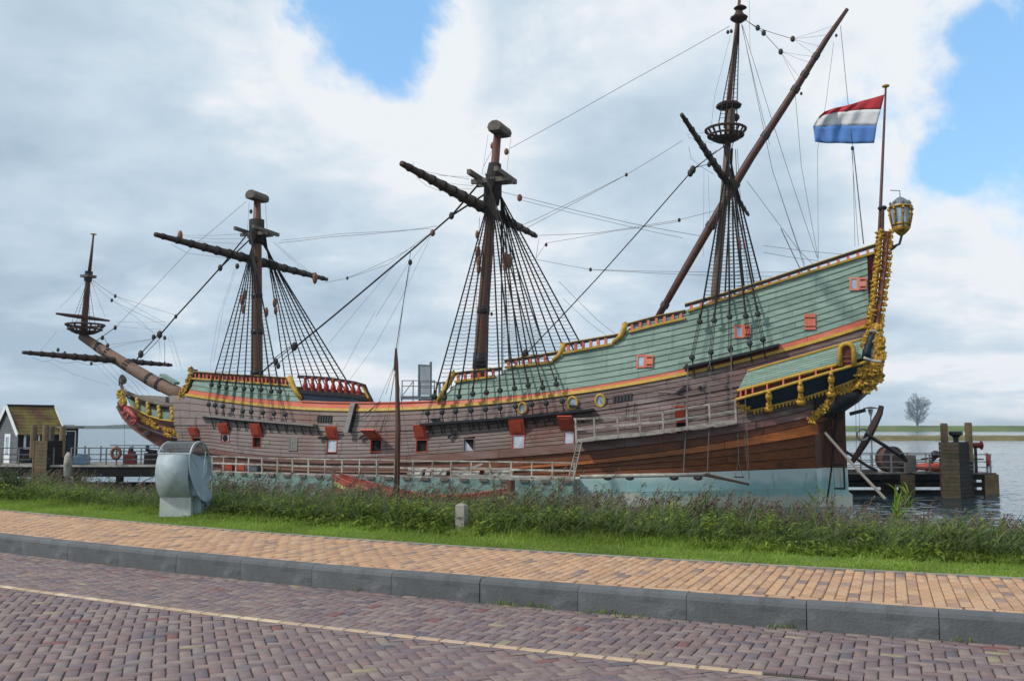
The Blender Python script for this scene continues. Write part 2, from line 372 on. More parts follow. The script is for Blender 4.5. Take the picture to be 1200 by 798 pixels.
ROADCOL = [(0, (0.178, 0.133, 0.133)), (0.16, (0.206, 0.157, 0.147)), (0.30, (0.152, 0.112, 0.117)), (0.42, (0.220, 0.171, 0.152)),
           (0.55, (0.172, 0.132, 0.133)), (0.68, (0.192, 0.133, 0.127)), (0.80, (0.197, 0.161, 0.157)), (0.90, (0.149, 0.121, 0.136)), (0.955, (0.250, 0.211, 0.145)), (0.975, (0.182, 0.085, 0.079)), (0.985, (0.115, 0.103, 0.118))]
PATHCOL = [(0, (0.431, 0.258, 0.152)), (0.2, (0.480, 0.294, 0.171)), (0.38, (0.382, 0.232, 0.143)), (0.55, (0.451, 0.294, 0.187)), (0.7, (0.412, 0.252, 0.160)), (0.86, (0.343, 0.211, 0.149)), (0.95, (0.225, 0.160, 0.143)), (0.98, (0.274, 0.196, 0.165))]
def paving():
    def bmats(nm, cols, sc=14):
        kw = dict(var=0.16, scale=sc, bump=0.25, bscale=60, cols=cols, rough=0.82)
        return mat(nm+'_brick', (0.2,)*3, **kw), mat(nm+'_brick_field', (0.2,)*3, island=True, **kw)
    def lay(parent, B, L_, W_, mats, zt, fieldname, nmax=300, jig=0.003):
        # B: array of (r, n, ang) ; largest in view first as single objects
        B = np.array(B); x, y = RDnp(B[:, 0], B[:, 1])
        inv = (np.abs(x/np.maximum(y, .1)) < 0.56) & (y > 5.2)
        d = np.hypot(x, y); d[~inv] += 1e3
        order = np.argsort(d); near = order[:nmax]; rest = order[nmax:]
        me = single_brick(L_, W_, 0.05).mesh('brick', mats[0])
        for i in near:
            r, n, a = B[i]; o = bpy.data.objects.new('brick', me); C.objects.link(o); o.parent = parent
            p = RD(r, n, zt + random.gauss(0, .0012)); o.location = p
            o.rotation_euler = (random.gauss(0, .008), random.gauss(0, .008), RA(r) + a + random.gauss(0, .008))
        b = B[rest]; k = len(b)
        Vt, F = brick_mesh_np(b[:, 0]+RNG.normal(0, .0012, k), b[:, 1]+RNG.normal(0, .0012, k), L_, W_, b[:, 2]+RNG.normal(0, .008, k), zt+RNG.normal(0, .0014, k), 0.03, RDnp)
        o = np_mesh(fieldname, Vt, F, mats[1], parent); tag(o, kind='stuff')
    w = 0.0862
    rm = bmats('road', ROADCOL)
    YL = -1.50; yw = 0.10
    B = []
    def visible(r, n, zz):
        return -27 < r < 9.5 and True
    # two courses along the kerb, then herringbone, a pale line course, herringbone again
    for c in range(2):
        nn = -0.055 - c*w
        for i in range(-150, 56): B.append((i*0.1724+(0.086 if c else 0), nn, 0))
    cut = MB()
    def clip_add(cs, lo_, hi_):
        """True when the brick lies whole between two lines; a brick that crosses one is cut there"""
        if max(q[1] for q in cs) <= hi_+1e-4 and min(q[1] for q in cs) >= lo_-1e-4: return True
        if min(q[1] for q in cs) > hi_-.012 or max(q[1] for q in cs) < lo_+.012: return False
        for lim_, sg in ((hi_, 1), (lo_, -1)):
            out = []
            for p, q in zip(cs, cs[1:]+cs[:1]):
                ip = (p[1]-lim_)*sg <= 0; iq = (q[1]-lim_)*sg <= 0
                if ip: out.append(p)
                if ip != iq: f_ = (lim_-p[1])/(q[1]-p[1]); out.append((p[0]+(q[0]-p[0])*f_, lim_))
            cs = out
            if len(cs) < 3: return False
        k = len(cs); P_ = [RD(p[0], p[1], ZR-.001) for p in cs]+[RD(p[0], p[1], ZR-.03) for p in cs]
        cut.add(P_, [tuple(range(k))]+[(i_, i_+k, (i_+1) % k+k, (i_+1) % k) for i_ in range(k)])
        return False
    def herring(n_hi, n_lo):
        x0, x1 = int(-27/w), int(9.5/w); y0, y1 = int(n_lo/w)-2, int(n_hi/w)+2
        for yy in range(y0, y1):
            for xx in range(x0, x1):
                d = (xx-yy) % 4
                if d == 0: r, n, a, hx, hy = (xx+1)*w, (yy+.5)*w, 0, w, w/2
                elif d == 3: r, n, a, hx, hy = (xx+.5)*w, (yy+1)*w, pi/2, w/2, w
                else: continue
                if not clip_add([(r-hx+.0035, n-hy+.0035), (r+hx-.0035, n-hy+.0035), (r+hx-.0035, n+hy-.0035), (r-hx+.0035, n+hy-.0035)], n_lo, n_hi): continue
                B.append((r, n, a))
    herring(-0.055-1.5*w-0.005, YL+yw/2-0.006)
    # nearer than the line the same bond runs at forty-five degrees
    lim = YL-yw/2+.008; c45, s45 = cos(pi/4), sin(pi/4)
    N_ = int(24/w)
    for yy in range(-N_, N_):
        for xx in range(-N_, N_):
            d = (xx-yy) % 4
            if d == 0: u, v, a, hx, hy = (xx+1)*w, (yy+.5)*w, 0, .0827, .0392
            elif d == 3: u, v, a, hx, hy = (xx+.5)*w, (yy+1)*w, pi/2, .0392, .0827
            else: continue
            r = (u*c45-v*s45)*1.0-8; n = (u*s45+v*c45)
            if n > lim+.12 or n < -5 or r < -22 or r > 9.5: continue
            cs = [(r+(x_*c45-y_*s45), n+(x_*s45+y_*c45)) for x_, y_ in ((-hx, -hy), (hx, -hy), (hx, hy), (-hx, hy))]
            if clip_add(cs, -99, lim): B.append((r, n, a+pi/4))
    o = cut.build('cut_brick_paving', rm[1], ROAD); fix_normals(o); tag(o, kind='stuff')
    lay(ROAD, B, 0.1655, 0.0785, rm, ZR, 'brick_paving')
    ym = mat('yellow_line_brick', (0.45, 0.3, 0.17), 0.8, 0.15, 14, objvar=0.15, cols=[(0, (0.46, 0.34, 0.23)), (.5, (.50, .40, .28)), (.8, (.38, .28, .21))])
    me = single_brick(0.204, 0.072, 0.05).mesh('line_brick', ym)
    for i in range(-110, 12):
        r = i*0.211
        o = bpy.data.objects.new('line_brick', me); C.objects.link(o); o.parent = ROAD
        o.location = RD(r, YL+random.gauss(0, .002), ZR+0.0035); o.rotation_euler = (0, 0, RA(r))
    # footpath: stacked running-bond columns at right angles to the kerb, one stretcher course by the kerb
    pm = bmats('path', PATHCOL)
    B = []
    for i in range(-128, 46): B.append((i*0.212, 0.165+0.038, 0))
    wp = 0.0935; ni = int(27/wp)
    for i in range(-ni, int(9.5/wp)):
        off = (i % 2)*0.106 - 0.02
        j = 0
        n = 0.27 + 0.105 - off
        while n < 1.95:
            if n-0.1 > 0.16: B.append((i*wp, n, pi/2))
            n += 0.212
    lay(PATH, B, 0.193, 0.0865, pm, ZP, 'brick_paving')
    # kerb stones, one metre long
    km = mat('kerb_concrete', (0.105, 0.112, 0.12), 0.75, 0.18, 5, bump=0.25, bscale=40, objvar=0.08,
             extra=chain(stain((0.028, 0.026, 0.022), 2.4, 0.52, 0.66, (1, 1, 2), 0.75), stain((0.19, 0.2, 0.21), 6, 0.6, 0.75, amount=0.5)))
    prof = [(-0.0, -0.12), (0.0, KH-0.045), (0.012, KH-0.016), (0.035, KH), (0.145, KH), (0.145, -0.12)]
    mb = MB(); L1 = 0.956
    P = []
    for sx in (-L1/2, L1/2):
        for n, z in prof: P.append((sx, n, z))
    k = len(prof)
    F = [(i, (i+1) % k, (i+1) % k + k, i+k) for i in range(k)] + [tuple(range(k))[::-1], tuple(range(k, 2*k))]
    mb.add(P, F); me = mb.mesh('kerb_stone', km)
    kerb = bpy.data.objects.new('kerb', None); C.objects.link(kerb); kerb['kind'] = 'structure'
    # the stones near the camera were measured from the photograph: joints every metre from r=2.25
    gj = G(1102, 752, ZR); rj = float(to_rn(gj.x, gj.y)[0]); SP = .962
    for i in range(-36, 8):
        r = rj + (i+.5)*SP
        o = bpy.data.objects.new('kerb_stone', me); C.objects.link(o); o.parent = kerb
        o.location = RD(r, random.gauss(0, .003), ZR + random.gauss(0, .002)); o.rotation_euler = (0, 0, RA(r)+random.gauss(0, .003))
paving()
def edging():
    me = MB().box((0, 0, -.06), (.985, .05, .12)).mesh('edging_stone', mat('edging_concrete', (.24, .235, .215), .85, .2, 8, objvar=.1))
    for i in range(-28, 11):
        o = bpy.data.objects.new('edging_stone', me); C.objects.link(o); o.parent = PATH; o.location = RD(i*1.0, 1.985, ZP+.004); o.rotation_euler = (0, 0, RA(i))
edging()

def water_and_land():
    m = bpy.data.materials.new('lake_water'); m.use_nodes = True; N = m.node_tree.nodes; L = m.node_tree.links
    b = N['Principled BSDF']; b.inputs['Base Color'].default_value = (0.03, 0.06, 0.07, 1); b.inputs['Roughness'].default_value = 0.1
    b.inputs['IOR'].default_value = 1.33
    tc = N.new('ShaderNodeTexCoord'); mp = N.new('ShaderNodeMapping'); mp.inputs['Scale'].default_value = (0.6, 1.0, 1); mp.inputs['Rotation'].default_value = (0, 0, 0.35); L.new(tc.outputs['Object'], mp.inputs[0])
    n1 = N.new('ShaderNodeTexNoise'); n1.inputs['Scale'].default_value = 1.5; n1.inputs['Detail'].default_value = 7; n1.inputs['Roughness'].default_value = 0.6; L.new(mp.outputs[0], n1.inputs[0])
    n2 = N.new('ShaderNodeTexNoise'); n2.inputs['Scale'].default_value = 0.05; n2.inputs['Detail'].default_value = 3; L.new(tc.outputs['Object'], n2.inputs[0])
    mu = N.new('ShaderNodeMath'); mu.operation = 'MULTIPLY'; L.new(n1.outputs[0], mu.inputs[0]); 
    mr = N.new('ShaderNodeMapRange'); L.new(n2.outputs[0], mr.inputs[0]); mr.inputs[1].default_value = 0.3; mr.inputs[2].default_value = 0.7; mr.inputs[3].default_value = 0.6; mr.inputs[4].default_value = 1.3
    L.new(mr.outputs[0], mu.inputs[1])
    n3 = N.new('ShaderNodeTexNoise'); n3.inputs['Scale'].default_value = 5.0; n3.inputs['Detail'].default_value = 4; L.new(mp.outputs[0], n3.inputs[0])
    def slope(src, k):
        a = N.new('ShaderNodeVectorMath'); a.operation = 'SUBTRACT'; L.new(src, a.inputs[0]); a.inputs[1].default_value = (.5, .5, .5)
        c = N.new('ShaderNodeVectorMath'); c.operation = 'MULTIPLY'; L.new(a.outputs[0], c.inputs[0]); c.inputs[1].default_value = (k, k, 0); return c.outputs[0]
    ad = N.new('ShaderNodeVectorMath'); ad.operation = 'ADD'; L.new(slope(n1.outputs['Color'], .95), ad.inputs[0]); L.new(slope(n3.outputs['Color'], .5), ad.inputs[1])
    sc = N.new('ShaderNodeVectorMath'); sc.operation = 'SCALE'; L.new(ad.outputs[0], sc.inputs[0]); L.new(mr.outputs[0], sc.inputs[3])
    up = N.new('ShaderNodeVectorMath'); up.operation = 'ADD'; L.new(sc.outputs[0], up.inputs[0]); up.inputs[1].default_value = (0, 0, 1)
    nm = N.new('ShaderNodeVectorMath'); nm.operation = 'NORMALIZE'; L.new(up.outputs[0], nm.inputs[0]); L.new(nm.outputs[0], b.inputs['Normal'])
    S = 9000
    o = np_mesh('water', np.array([(-S, 5, 0), (S, 5, 0), (S, S, 0), (-S, S, 0)], float), np.array([(0, 1, 2, 3)]), m); tag(o, kind='structure')
    md = mat('lake_bed', (0.05, 0.06, 0.05), 0.9)
    o = np_mesh('ground', np.array([(-S, -60, -2.5), (S, -60, -2.5), (S, S, -2.5), (-S, S, -2.5)], float), np.array([(0, 1, 2, 3)]), md); tag(o, kind='structure')
    # far dike on the right with a reed strip before it
    gm = mat('dike_grass', (0.085, 0.125, 0.03), 0.9, 0.35, 0.02, (1, 3, 3), extra=stain((0.14, 0.14, 0.06), 0.05, 0.5, 0.65))
    rm = mat('reed_strip', (0.16, 0.13, 0.06), 0.9, 0.35, 0.15, (1, 1, 1), extra=stain((0.06, 0.09, 0.03), 0.12, 0.5, 0.62))
    def ridge(name, x0, x1, Y0, prof, m, nx=160, jit=0.2, slope=0.0):
        P = []; k = len(prof)
        for i in range(nx):
            x = x0+(x1-x0)*i/(nx-1); 
            e = min(1, min(i, nx-1-i)/6)
            for (dy, z) in prof: P.append((x, Y0+dy+slope*(x-x0), (z+(random.uniform(-jit, jit) if z > 0.3 else 0))*e - (1-e)*.4))
        F = [(i*k+j, i*k+j+1, (i+1)*k+j+1, (i+1)*k+j) for i in range(nx-1) for j in range(k-1)]
        o = np_mesh(name, np.array(P), np.array(F), m); tag(fix_normals(o), kind='structure'); return o
    ridge('far_dike', -260, 900, 880, [(0, -1), (8, 0.2), (14, 4.0), (22, 5.2), (30, 5.4), (40, 3), (60, -1)], gm, jit=0.12)
    ridge('reed_strip', 90, 520, 305, [(0, -0.5), (1.0, 0.1), (1.6, 1.0), (5, 1.35), (22, 1.45), (24, .2), (26, -.5)], rm, 300, jit=0.12)
    fm = mat('far_shore_woods', (0.045, 0.065, 0.055), 0.9, 0.4, 0.02)
    P = []; nx = 500
    for i in range(nx):
        x = -2300+i*4.8; h = 9.5+2.5*(math.sin(i*.13)+math.sin(i*.037+1)) + random.uniform(-2, 2)
        h = max(h, 7.0)
        if i in range(120, 150): h += 5
        for dy, z in ((0, -1), (2, h*.8), (12, h), (60, h), (64, -1)): P.append((x, 2150+dy, z))
    F = [(i*5+j, i*5+j+1, (i+1)*5+j+1, (i+1)*5+j) for i in range(nx-1) for j in range(4)]
    o = np_mesh('far_shore', np.array(P), np.array(F), fm); tag(fix_normals(o), kind='structure')
water_and_land()

# ================================================================== THE SHIP
HEAD = math.atan2(0.371, -0.928)          # bow points away to the left
SO = Vector((18.7, 52.5, 0.0))            # waterline at the sternpost; local x forward, y to port (towards the bank), z up
SF = Vector((cos(HEAD), sin(HEAD), 0)); ST = Vector((-sin(HEAD), cos(HEAD), 0))
SHIP = thing('sailing_ship', 'three-masted wooden replica sailing ship with green upper boards, red gun port lids and gilded stern', 'ship', SO, HEAD)
_ho = np.array(SO); _f = np.array(SF); _t = np.array(ST); _eye = np.array([0, 0, EYE])
def UN(px, py, t=0.0):       # photograph point -> (s, t, z) on the ship's own plane at breadth t
    d = pix_dir(px, py); e = _eye - _ho
    k = (t - e @ _t)/(d @ _t); q = e + k*d
    return np.array([q @ _f, t, q[2]])
ZL = np.array([-1.5, 0, 1.5, 3, 4.5, 6, 8, 11, 15.])
STN = np.array([-2.6, -1.3, 0.3, 1.2, 3, 5.5, 9, 14, 22, 30, 35, 39, 41.5, 43.2, 44.4, 45.2, 46.0])
BT = np.array([
 [.10, .10, .10, .12, .5, 2.3, 2.6, 2.2, 1.7],
 [.12, .12, .15, .3, 1.6, 2.8, 2.8, 2.4, 1.9],
 [.20, .25, .9, 1.9, 2.9, 3.1, 3.0, 2.6, 2.1],
 [.30, .55, 1.5, 2.5, 3.2, 3.3, 3.15, 2.7, 2.2],
 [1.0, 1.6, 2.7, 3.4, 3.7, 3.65, 3.4, 2.95, 2.4],
 [2.2, 2.9, 3.7, 4.2, 4.25, 4.05, 3.7, 3.2, 2.6],
 [3.6, 4.1, 4.6, 4.85, 4.8, 4.45, 4.0, 3.5, 3.0],
 [4.5, 4.8, 5.1, 5.2, 5.05, 4.7, 4.2, 3.7, 3.2],
 [4.9, 5.15, 5.3, 5.35, 5.15, 4.8, 4.4, 4, 3.5],
 [4.8, 5.1, 5.3, 5.35, 5.2, 4.9, 4.6, 4.2, 3.8],
 [4.3, 4.7, 5.0, 5.15, 5.1, 4.8, 4.5, 4.2, 3.8],
 [3.2, 3.8, 4.3, 4.6, 4.65, 4.5, 4.3, 4.0, 3.6],
 [2.2, 2.8, 3.5, 3.95, 4.2, 4.15, 4.0, 3.7, 3.4],
 [1.2, 1.8, 2.6, 3.2, 3.6, 3.7, 3.65, 3.4, 3.1],
 [.5, 1.0, 1.8, 2.5, 3.0, 3.25, 3.3, 3.1, 2.9],
 [.2, .3, .9, 1.7, 2.3, 2.7, 2.9, 2.8, 2.6],
 [.15, .15, .2, .6, 1.2, 1.9, 2.3, 2.3, 2.2]])
_sg = np.linspace(-2.6, 46, 487)
_bg = np.stack([np.interp(_sg, STN, BT[:, j]) for j in range(len(ZL))], 1)
for _ in range(3):
    w = np.ones(7)/7; pad = np.pad(_bg, ((3, 3), (0, 0)), 'edge'); _bg = np.stack([np.convolve(pad[:, j], w, 'valid') for j in range(len(ZL))], 1)
_zg = np.linspace(-1.5, 15, 166)
_bz = np.stack([np.interp(_zg, ZL, _bg[i]) for i in range(len(_sg))], 0)
for _ in range(2):
    w = np.ones(9)/9; pad = np.pad(_bz, ((0, 0), (4, 4)), 'edge'); _bz = np.stack([np.convolve(pad[i], w, 'valid') for i in range(len(_sg))], 0)
def hb(s, z):
    i = min(max((s+2.6)*10, 0), 485.999); j = min(max((z+1.5)*10, 0), 164.999)
    a, b = int(i), int(j); u, v = i-a, j-b
    return float((_bz[a, b]*(1-u)+_bz[a+1, b]*u)*(1-v) + (_bz[a, b+1]*(1-u)+_bz[a+1, b+1]*u)*v)
def UH(px, py, off=0.0, fn=None):    # photograph point -> point on the hull's port side
    t = 4.5; fn = fn or hb
    for _ in range(14):
        q = UN(px, py, t); t = 0.5*t + 0.5*(fn(q[0], q[2]) + off)
    q = UN(px, py, t); return q
def nrm(s, z):                       # plan normal of the port side
    e = 0.3; d = (hb(s+e, z)-hb(s-e, z))/(2*e); v = Vector((-d, 1, 0)); return v.normalized()
def HP(s, z, off=0.0):
    n = nrm(s, z); return Vector((s, hb(s, z), z)) + n*off
def fit(pts, deg=5, t=None):
    Q = np.array([UH(*p) for p in pts]); c = np.polyfit(Q[:, 0], Q[:, 2], min(deg, len(pts)-1))
    return lambda s: float(np.polyval(c, min(max(s, Q[:, 0].min()-1.2), Q[:, 0].max()+0.8)))
ZY = fit([(222, 464), (250, 468.5), (275, 473), (312, 476), (350, 478.5), (415, 481.5), (460, 482), (500, 480), (540, 476), (590, 471), (647, 465), (700, 457.5), (740, 452), (800, 440), (857, 428), (900, 417), (939, 405.5), (980, 394), (1017, 383)], 6)
ZRt = fit([(222, 456), (275, 464), (312, 468), (350, 470.5), (415, 472.5), (460, 472), (499, 471), (525, 469.5), (590, 464.5), (657, 457.5), (700, 451), (740, 444), (802, 432), (857, 418.5), (912, 405), (960, 390), (1017, 372)], 6)
ZO = fit([(253, 538), (300, 545), (400, 551), (500, 551), (600, 547), (678, 540), (770, 530), (862, 516), (910, 506), (960, 495)], 4)
ZW = fit([(253, 527), (348, 535.5), (436, 537), (502, 533), (590, 524), (640, 522), (690, 520), (770, 511), (820, 504), (870, 496), (960, 478)], 5)
ZU = fit([(253, 499), (360, 505), (450, 506), (560, 499), (660, 487), (742, 476), (800, 466), (862, 454), (960, 432)], 5)
ZB = fit([(250, 556), (350, 561), (450, 563), (560, 562), (690, 557), (800, 554), (880, 552), (955, 548)], 4)
def curve_pts(pts, off=0.0):
    Q = np.array([UH(*p, off) for p in pts]); Q = Q[np.argsort(Q[:, 0])]
    return lambda s: float(np.interp(s, Q[:, 0], Q[:, 2])), Q
# top of the boarding, traced from the photograph (green top / waist top / steps), as (s, z) runs
TOP_PX = [(1024, 296), (1000, 303), (950, 318), (900, 333), (850, 349), (807, 362), (803, 364), (770, 374), (738, 381.5), (726, 397), (718, 403.5), (690, 408.5), (660, 414.5), (652, 420), (647, 424), (620, 427.5), (591, 431), (587, 440), (560, 444), (534, 448), (527, 455), (519, 465), (513, 471)]
FORE_PX = [(353, 469), (347, 461), (341, 453), (337, 452), (300, 449.5), (262, 446.5), (227, 444.5), (221, 444)]
_a, QA = curve_pts(TOP_PX); _b, QB = curve_pts(FORE_PX)
S_W0 = QA[-1, 0]; S_W1 = QB[0, 0]; S_BOW = QB[-1, 0]
def ZT(s):
    if s <= S_W0: return max(_a(s), ZRt(s))
    if s >= S_W1: return max(_b(s), ZRt(s))
    return ZRt(s)
def s_stern(z):   # where the side ends at the stern
    return float(np.interp(z, [-1.5, 0, 2.5, 4.4, 5.4, 6.4, 8, 15], [1.6, 1.6, 1.6, 1.5, .5, -0.9, -1.25, -1.9]))

HULL = tag(bpy.data.objects.new('hull', None)); C.objects.link(HULL); HULL.parent = SHIP
UPPER = bpy.data.objects.new('upper_works', None); C.objects.link(UPPER); UPPER.parent = SHIP
def shell():
    mb = MB(); ss = list(np.arange(-2.0, 44.01, 0.5)) + [44.4, 44.8, 45.1, 45.4, 45.7, 46.0]
    K = 16
    for side in (1, -1):
        P = []; F = []
        for s in ss:
            zt = ZT(s) if s < S_BOW+.4 else ZRt(s)-2.0
            for k in range(K+1):
                z = -1.2 + (zt-0.03+1.2)*k/K
                se = max(s, s_stern(z)); 
                p = HP(se, z, -0.16); P.append((p.x, side*max(p.y, .1), z))
        k = K+1
        for i in range(len(ss)-1):
            for j in range(K):
                q = (i*k+j, i*k+j+1, (i+1)*k+j+1, (i+1)*k+j); F.append(q if side == -1 else q[::-1])
        mb.add(P, F)
        if side == 1: PP = P
    # close the stern and the deck
    k = K+1; zs = PP[0:k]
    P = [(p[0], p[1], p[2]) for p in zs] + [(p[0], -p[1], p[2]) for p in zs]
    mb.add(P, [(j, j+1, k+j+1, k+j) for j in range(K)])
    mb.build('shell', M_['dark_red'], HULL)
    md = MB(); P = []
    for s in ss:
        if s > S_BOW: break
        z = min(ZT(s)-0.55, 99); b = hb(s, z)-.15; P += [(s, b, z), (s, 0, z+.12), (s, -b, z)]
    n = len(P)//3
    md.add(P, [(i*3+j, i*3+j+1, i*3+j+4, i*3+j+3) for i in range(n-1) for j in range(2)]); md.build('deck', M_['greywood'], SHIP)
shell()
fb = MB()   # forecastle bulkhead at the beak
P = []
for side in (1, -1):
    for z in np.linspace(3.0, ZT(S_BOW), 8): P.append((S_BOW+.25, side*(hb(S_BOW, z)-.1), z))
fb.add(P, [(j, j+1, 8+j+1, 8+j) for j in range(7)]); fb.build('beakhead_bulkhead', M_['plank_brown'], SHIP)

# ---- gun ports: (opening x0,x1,y0,y1), (lid x0,x1,y0,y1), inside
PORTS = [((226, 236, 512, 524), (222, 232, 494, 505), 'dark', 0.0), ((259, 269, 508.5, 518), (257, 268, 495, 507), 'port', 0.0), ((296, 306, 512, 524), (295, 307, 496, 511.5), 'open', 0),
         ((383, 395, 515, 530), (383, 396, 499, 514), 'white', 0), ((434, 447.5, 515, 529.5), (431, 447, 507, 516), 'open', 1),
         ((487.5, 501, 515, 530), (486, 500, 498, 515), 'open', 0), ((543, 556, 514, 529), None, 'half', 0),
         ((600, 615, 509.5, 525.5), (597, 615, 491, 510), 'white', 0), ((660.5, 673, 505, 520), (656, 673, 489, 505), 'white', 0.4), ((791.5, 806, 494, 511), (791, 804.5, 476, 494), 'open', 0)]
HOLES = []
for (x0, x1, y0, y1), lid, kind, op in PORTS:
    c = UH((x0+x1)/2, (y0+y1)/2); a = UH(x0, (y0+y1)/2); b = UH(x1, (y0+y1)/2); u = UH((x0+x1)/2, y0); d = UH((x0+x1)/2, y1)
    HOLES.append((min(a[0], b[0]), max(a[0], b[0]), d[2], u[2]))

def strake(name, m, parent, zlo, zhi, s0, s1, o_lo, o_hi, thick=0.2, step=1.0, shared=None):
    n = max(2, int((s1-s0)/step)+1); top = []; bot = []; inn = []
    for i in range(n):
        s = s0+(s1-s0)*i/(n-1); a, b = zlo(s), zhi(s)
        if b < a+.012: b = a+.012
        top.append(HP(s, b, o_hi)); bot.append(HP(s, a, o_lo)); nn = nrm(s, (a+b)/2); inn.append(-nn*thick)
    return MB().sweep(top, bot, inn).build(name, m, parent)
def lower_hull():
    rows = []
    def band(f0, f1, n, mats, wale_last=False):
        for k in range(n):
            lo = (lambda s, k=k: f0(s)+(f1(s)-f0(s))*k/n); hi = (lambda s, k=k: f0(s)+(f1(s)-f0(s))*(k+1)/n)
            rows.append((lo, hi, mats[min(k, len(mats)-1)], wale_last and k == n-1))
    band(ZB, ZO, 4, ['plank_brown', 'plank_brown', 'plank_brown', 'wale'], True)
    band(ZO, ZW, 2, ['plank_brown', 'wale2'], True)
    band(ZW, ZU, 7, ['plank'], False)
    band(ZU, ZY, 4, ['plank'], False)
    for ri, (lo, hi, m, wale) in enumerate(rows):
        s_end = 45.6; zmid0 = lo(1.5)
        s_start = s_stern((lo(0.5)+hi(0.5))/2)
        if ri >= 13: s_start = min(s_start, -0.9)
        # butts
        cuts = [s_start]; s = s_start + random.uniform(2.5, 6.5)
        while s < s_end-2.5: cuts.append(s); s += random.uniform(5.2, 8)
        cuts.append(s_end)
        for a, b in zip(cuts[:-1], cuts[1:]):
            segs = [(a, b)]
            for (h0, h1, z0, z1) in HOLES:
                sm = (h0+h1)/2; l_, h_ = lo(sm), hi(sm); ov = min(h_, z1)-max(l_, z0)
                if ov > 0.45*(h_-l_):
                    ns = []
                    for (p, q) in segs:
                        if h0 >= q or h1 <= p: ns.append((p, q)); continue
                        if h0-p > .05: ns.append((p, h0))
                        if q-h1 > .05: ns.append((h1, q))
                    segs = ns
            off = random.uniform(-.008, .008) + (0.13 if wale else 0.0) + (0.045 if ri == 13 else 0)
            for (p, q) in segs:
                strake('plank', M_[m], HULL, lambda s, f=lo: f(s)+.034, lambda s, f=hi: f(s)-.0, p+.012, q-.012, off+.018, off-.006, 0.2+off, 0.9 if p < 38 else 0.45)
    # teal boot top down below the waterline
    for k in range(3):
        lo = lambda s, k=k: -1.1 + (ZB(s)+1.1)*k/3; hi = lambda s, k=k: -1.1 + (ZB(s)+1.1)*(k+1)/3
        strake('boottop_strake', M_['boot'], HULL, lo, hi, 1.6, 45.4, 0.012*k+0.0, 0.012*k, 0.2, 0.5)
lower_hull()

def upper():
    # yellow moulding over the whole length, red band above it
    S0 = -1.35
    strake('sheer_moulding', M_['yellow'], UPPER, lambda s: ZY(s)-.01, lambda s: ZY(s)+.17, S0, S_BOW+.2, .10, .08, .2, .6)
    mz0 = UH(912, 405)[0]; mz1 = UH(803, 432)[0]; w1 = UH(437, 472)[0]; w0 = UH(512, 471)[0]
    cuts = [S0, mz0]
    for a, b in ((S0, 1.8), (1.8, mz0)): strake('red_board', M_['red'], UPPER, lambda s: ZY(s)+.175, lambda s: ZRt(s), a+.01, b-.01, .03, .03, .16)
    strake('dark_red_board', M_['dark_red'], UPPER, lambda s: ZY(s)+.175, lambda s: ZRt(s), mz0+.01, mz1-.01, .0, .0, .16)
    s = mz1
    while s < S_BOW-1:
        e = min(s+6.3, S_BOW+.15); 
        if S_BOW-e < 2: e = S_BOW+.15
        strake('red_board', M_['red'], UPPER, lambda s: ZY(s)+.175, lambda s: ZRt(s), s+.01, e-.01, .03, .03, .16); s = e
    strake('waist_cap', M_['red'], UPPER, lambda s: ZRt(s)+.004, lambda s: ZRt(s)+.07, S_W0+.1, S_W1-.05, .12, .12, .38)
    # green clinker boards stepped up the castles
    H = 0.335
    for k in range(22):
        lo = lambda s, k=k: ZRt(s)+H*k+.004
        hi = lambda s, k=k: min(ZRt(s)+H*(k+1)+.0, ZT(s)-.002)
        ss = np.arange(S0, S_BOW+.15, .1); ok = np.array([ZT(s) > lo(s)+.06 for s in ss]); ok &= ~((ss > S_W0-.02) & (ss < S_W1+.02))
        if not ok.any(): break
        idx = np.where(ok)[0]; runs = np.split(idx, np.where(np.diff(idx) > 1)[0]+1)
        for r in runs:
            a, b = ss[r[0]], ss[r[-1]]
            if b-a < .3: continue
            cuts = [a]; s = a+random.uniform(3, 7)
            while s < b-2.5: cuts.append(s); s += random.uniform(5.5, 8)
            cuts.append(b)
            for p, q in zip(cuts[:-1], cuts[1:]): strake('green_board', M_['green'], UPPER, lo, hi, p+.006, q-.006, .062, .012, .16, .45)
upper()

def on_hull(pts, off): return [V(UH(x, y, off)) for x, y in pts]
def dense(pts, n=4):
    out = []
    for (a, b), (c, d) in zip(pts[:-1], pts[1:]):
        for i in range(n): out.append((a+(c-a)*i/n, b+(d-b)*i/n))
    out.append(pts[-1]); return out
def gold_lumps(name, path, r, m='gold', parent=SHIP, n=None, flat=0.6, jit=.25, seg=(7, 5)):
    """A carved piece: overlapping irregular knobs along a path"""
    mb = MB(); L_ = [0]
    for a, b in zip(path[:-1], path[1:]): L_.append(L_[-1]+(V(b)-V(a)).length)
    k = n or max(3, int(L_[-1]/(r*0.75)))
    for i in range(k+1):
        d = L_[-1]*i/k; j = max(q for q in range(len(L_)) if L_[q] <= d+1e-6); j = min(j, len(path)-2)
        u = (d-L_[j])/max(L_[j+1]-L_[j], 1e-6); p = V(path[j]).lerp(V(path[j+1]), u)
        mb.ball(p-Vector((0, r*.25, 0)), (r*.8, r*.5, r*.8), 6, 4, None, .15)
        for _ in range(5):
            rr = r*random.uniform(.28, .5); R = Matrix.Rotation(random.uniform(0, 6.28), 3, 'Y') @ Matrix.Rotation(random.uniform(-.5, .5), 3, 'X')
            q = p + Vector((random.uniform(-.75, .75)*r, random.uniform(.0, .35)*r, random.uniform(-.75, .75)*r))
            mb.ball(q, (rr*.62, rr*.6, rr*random.uniform(.9, 1.35)), 6, 4, R, .08)
    return mb.build(name, M_[m], parent, False)

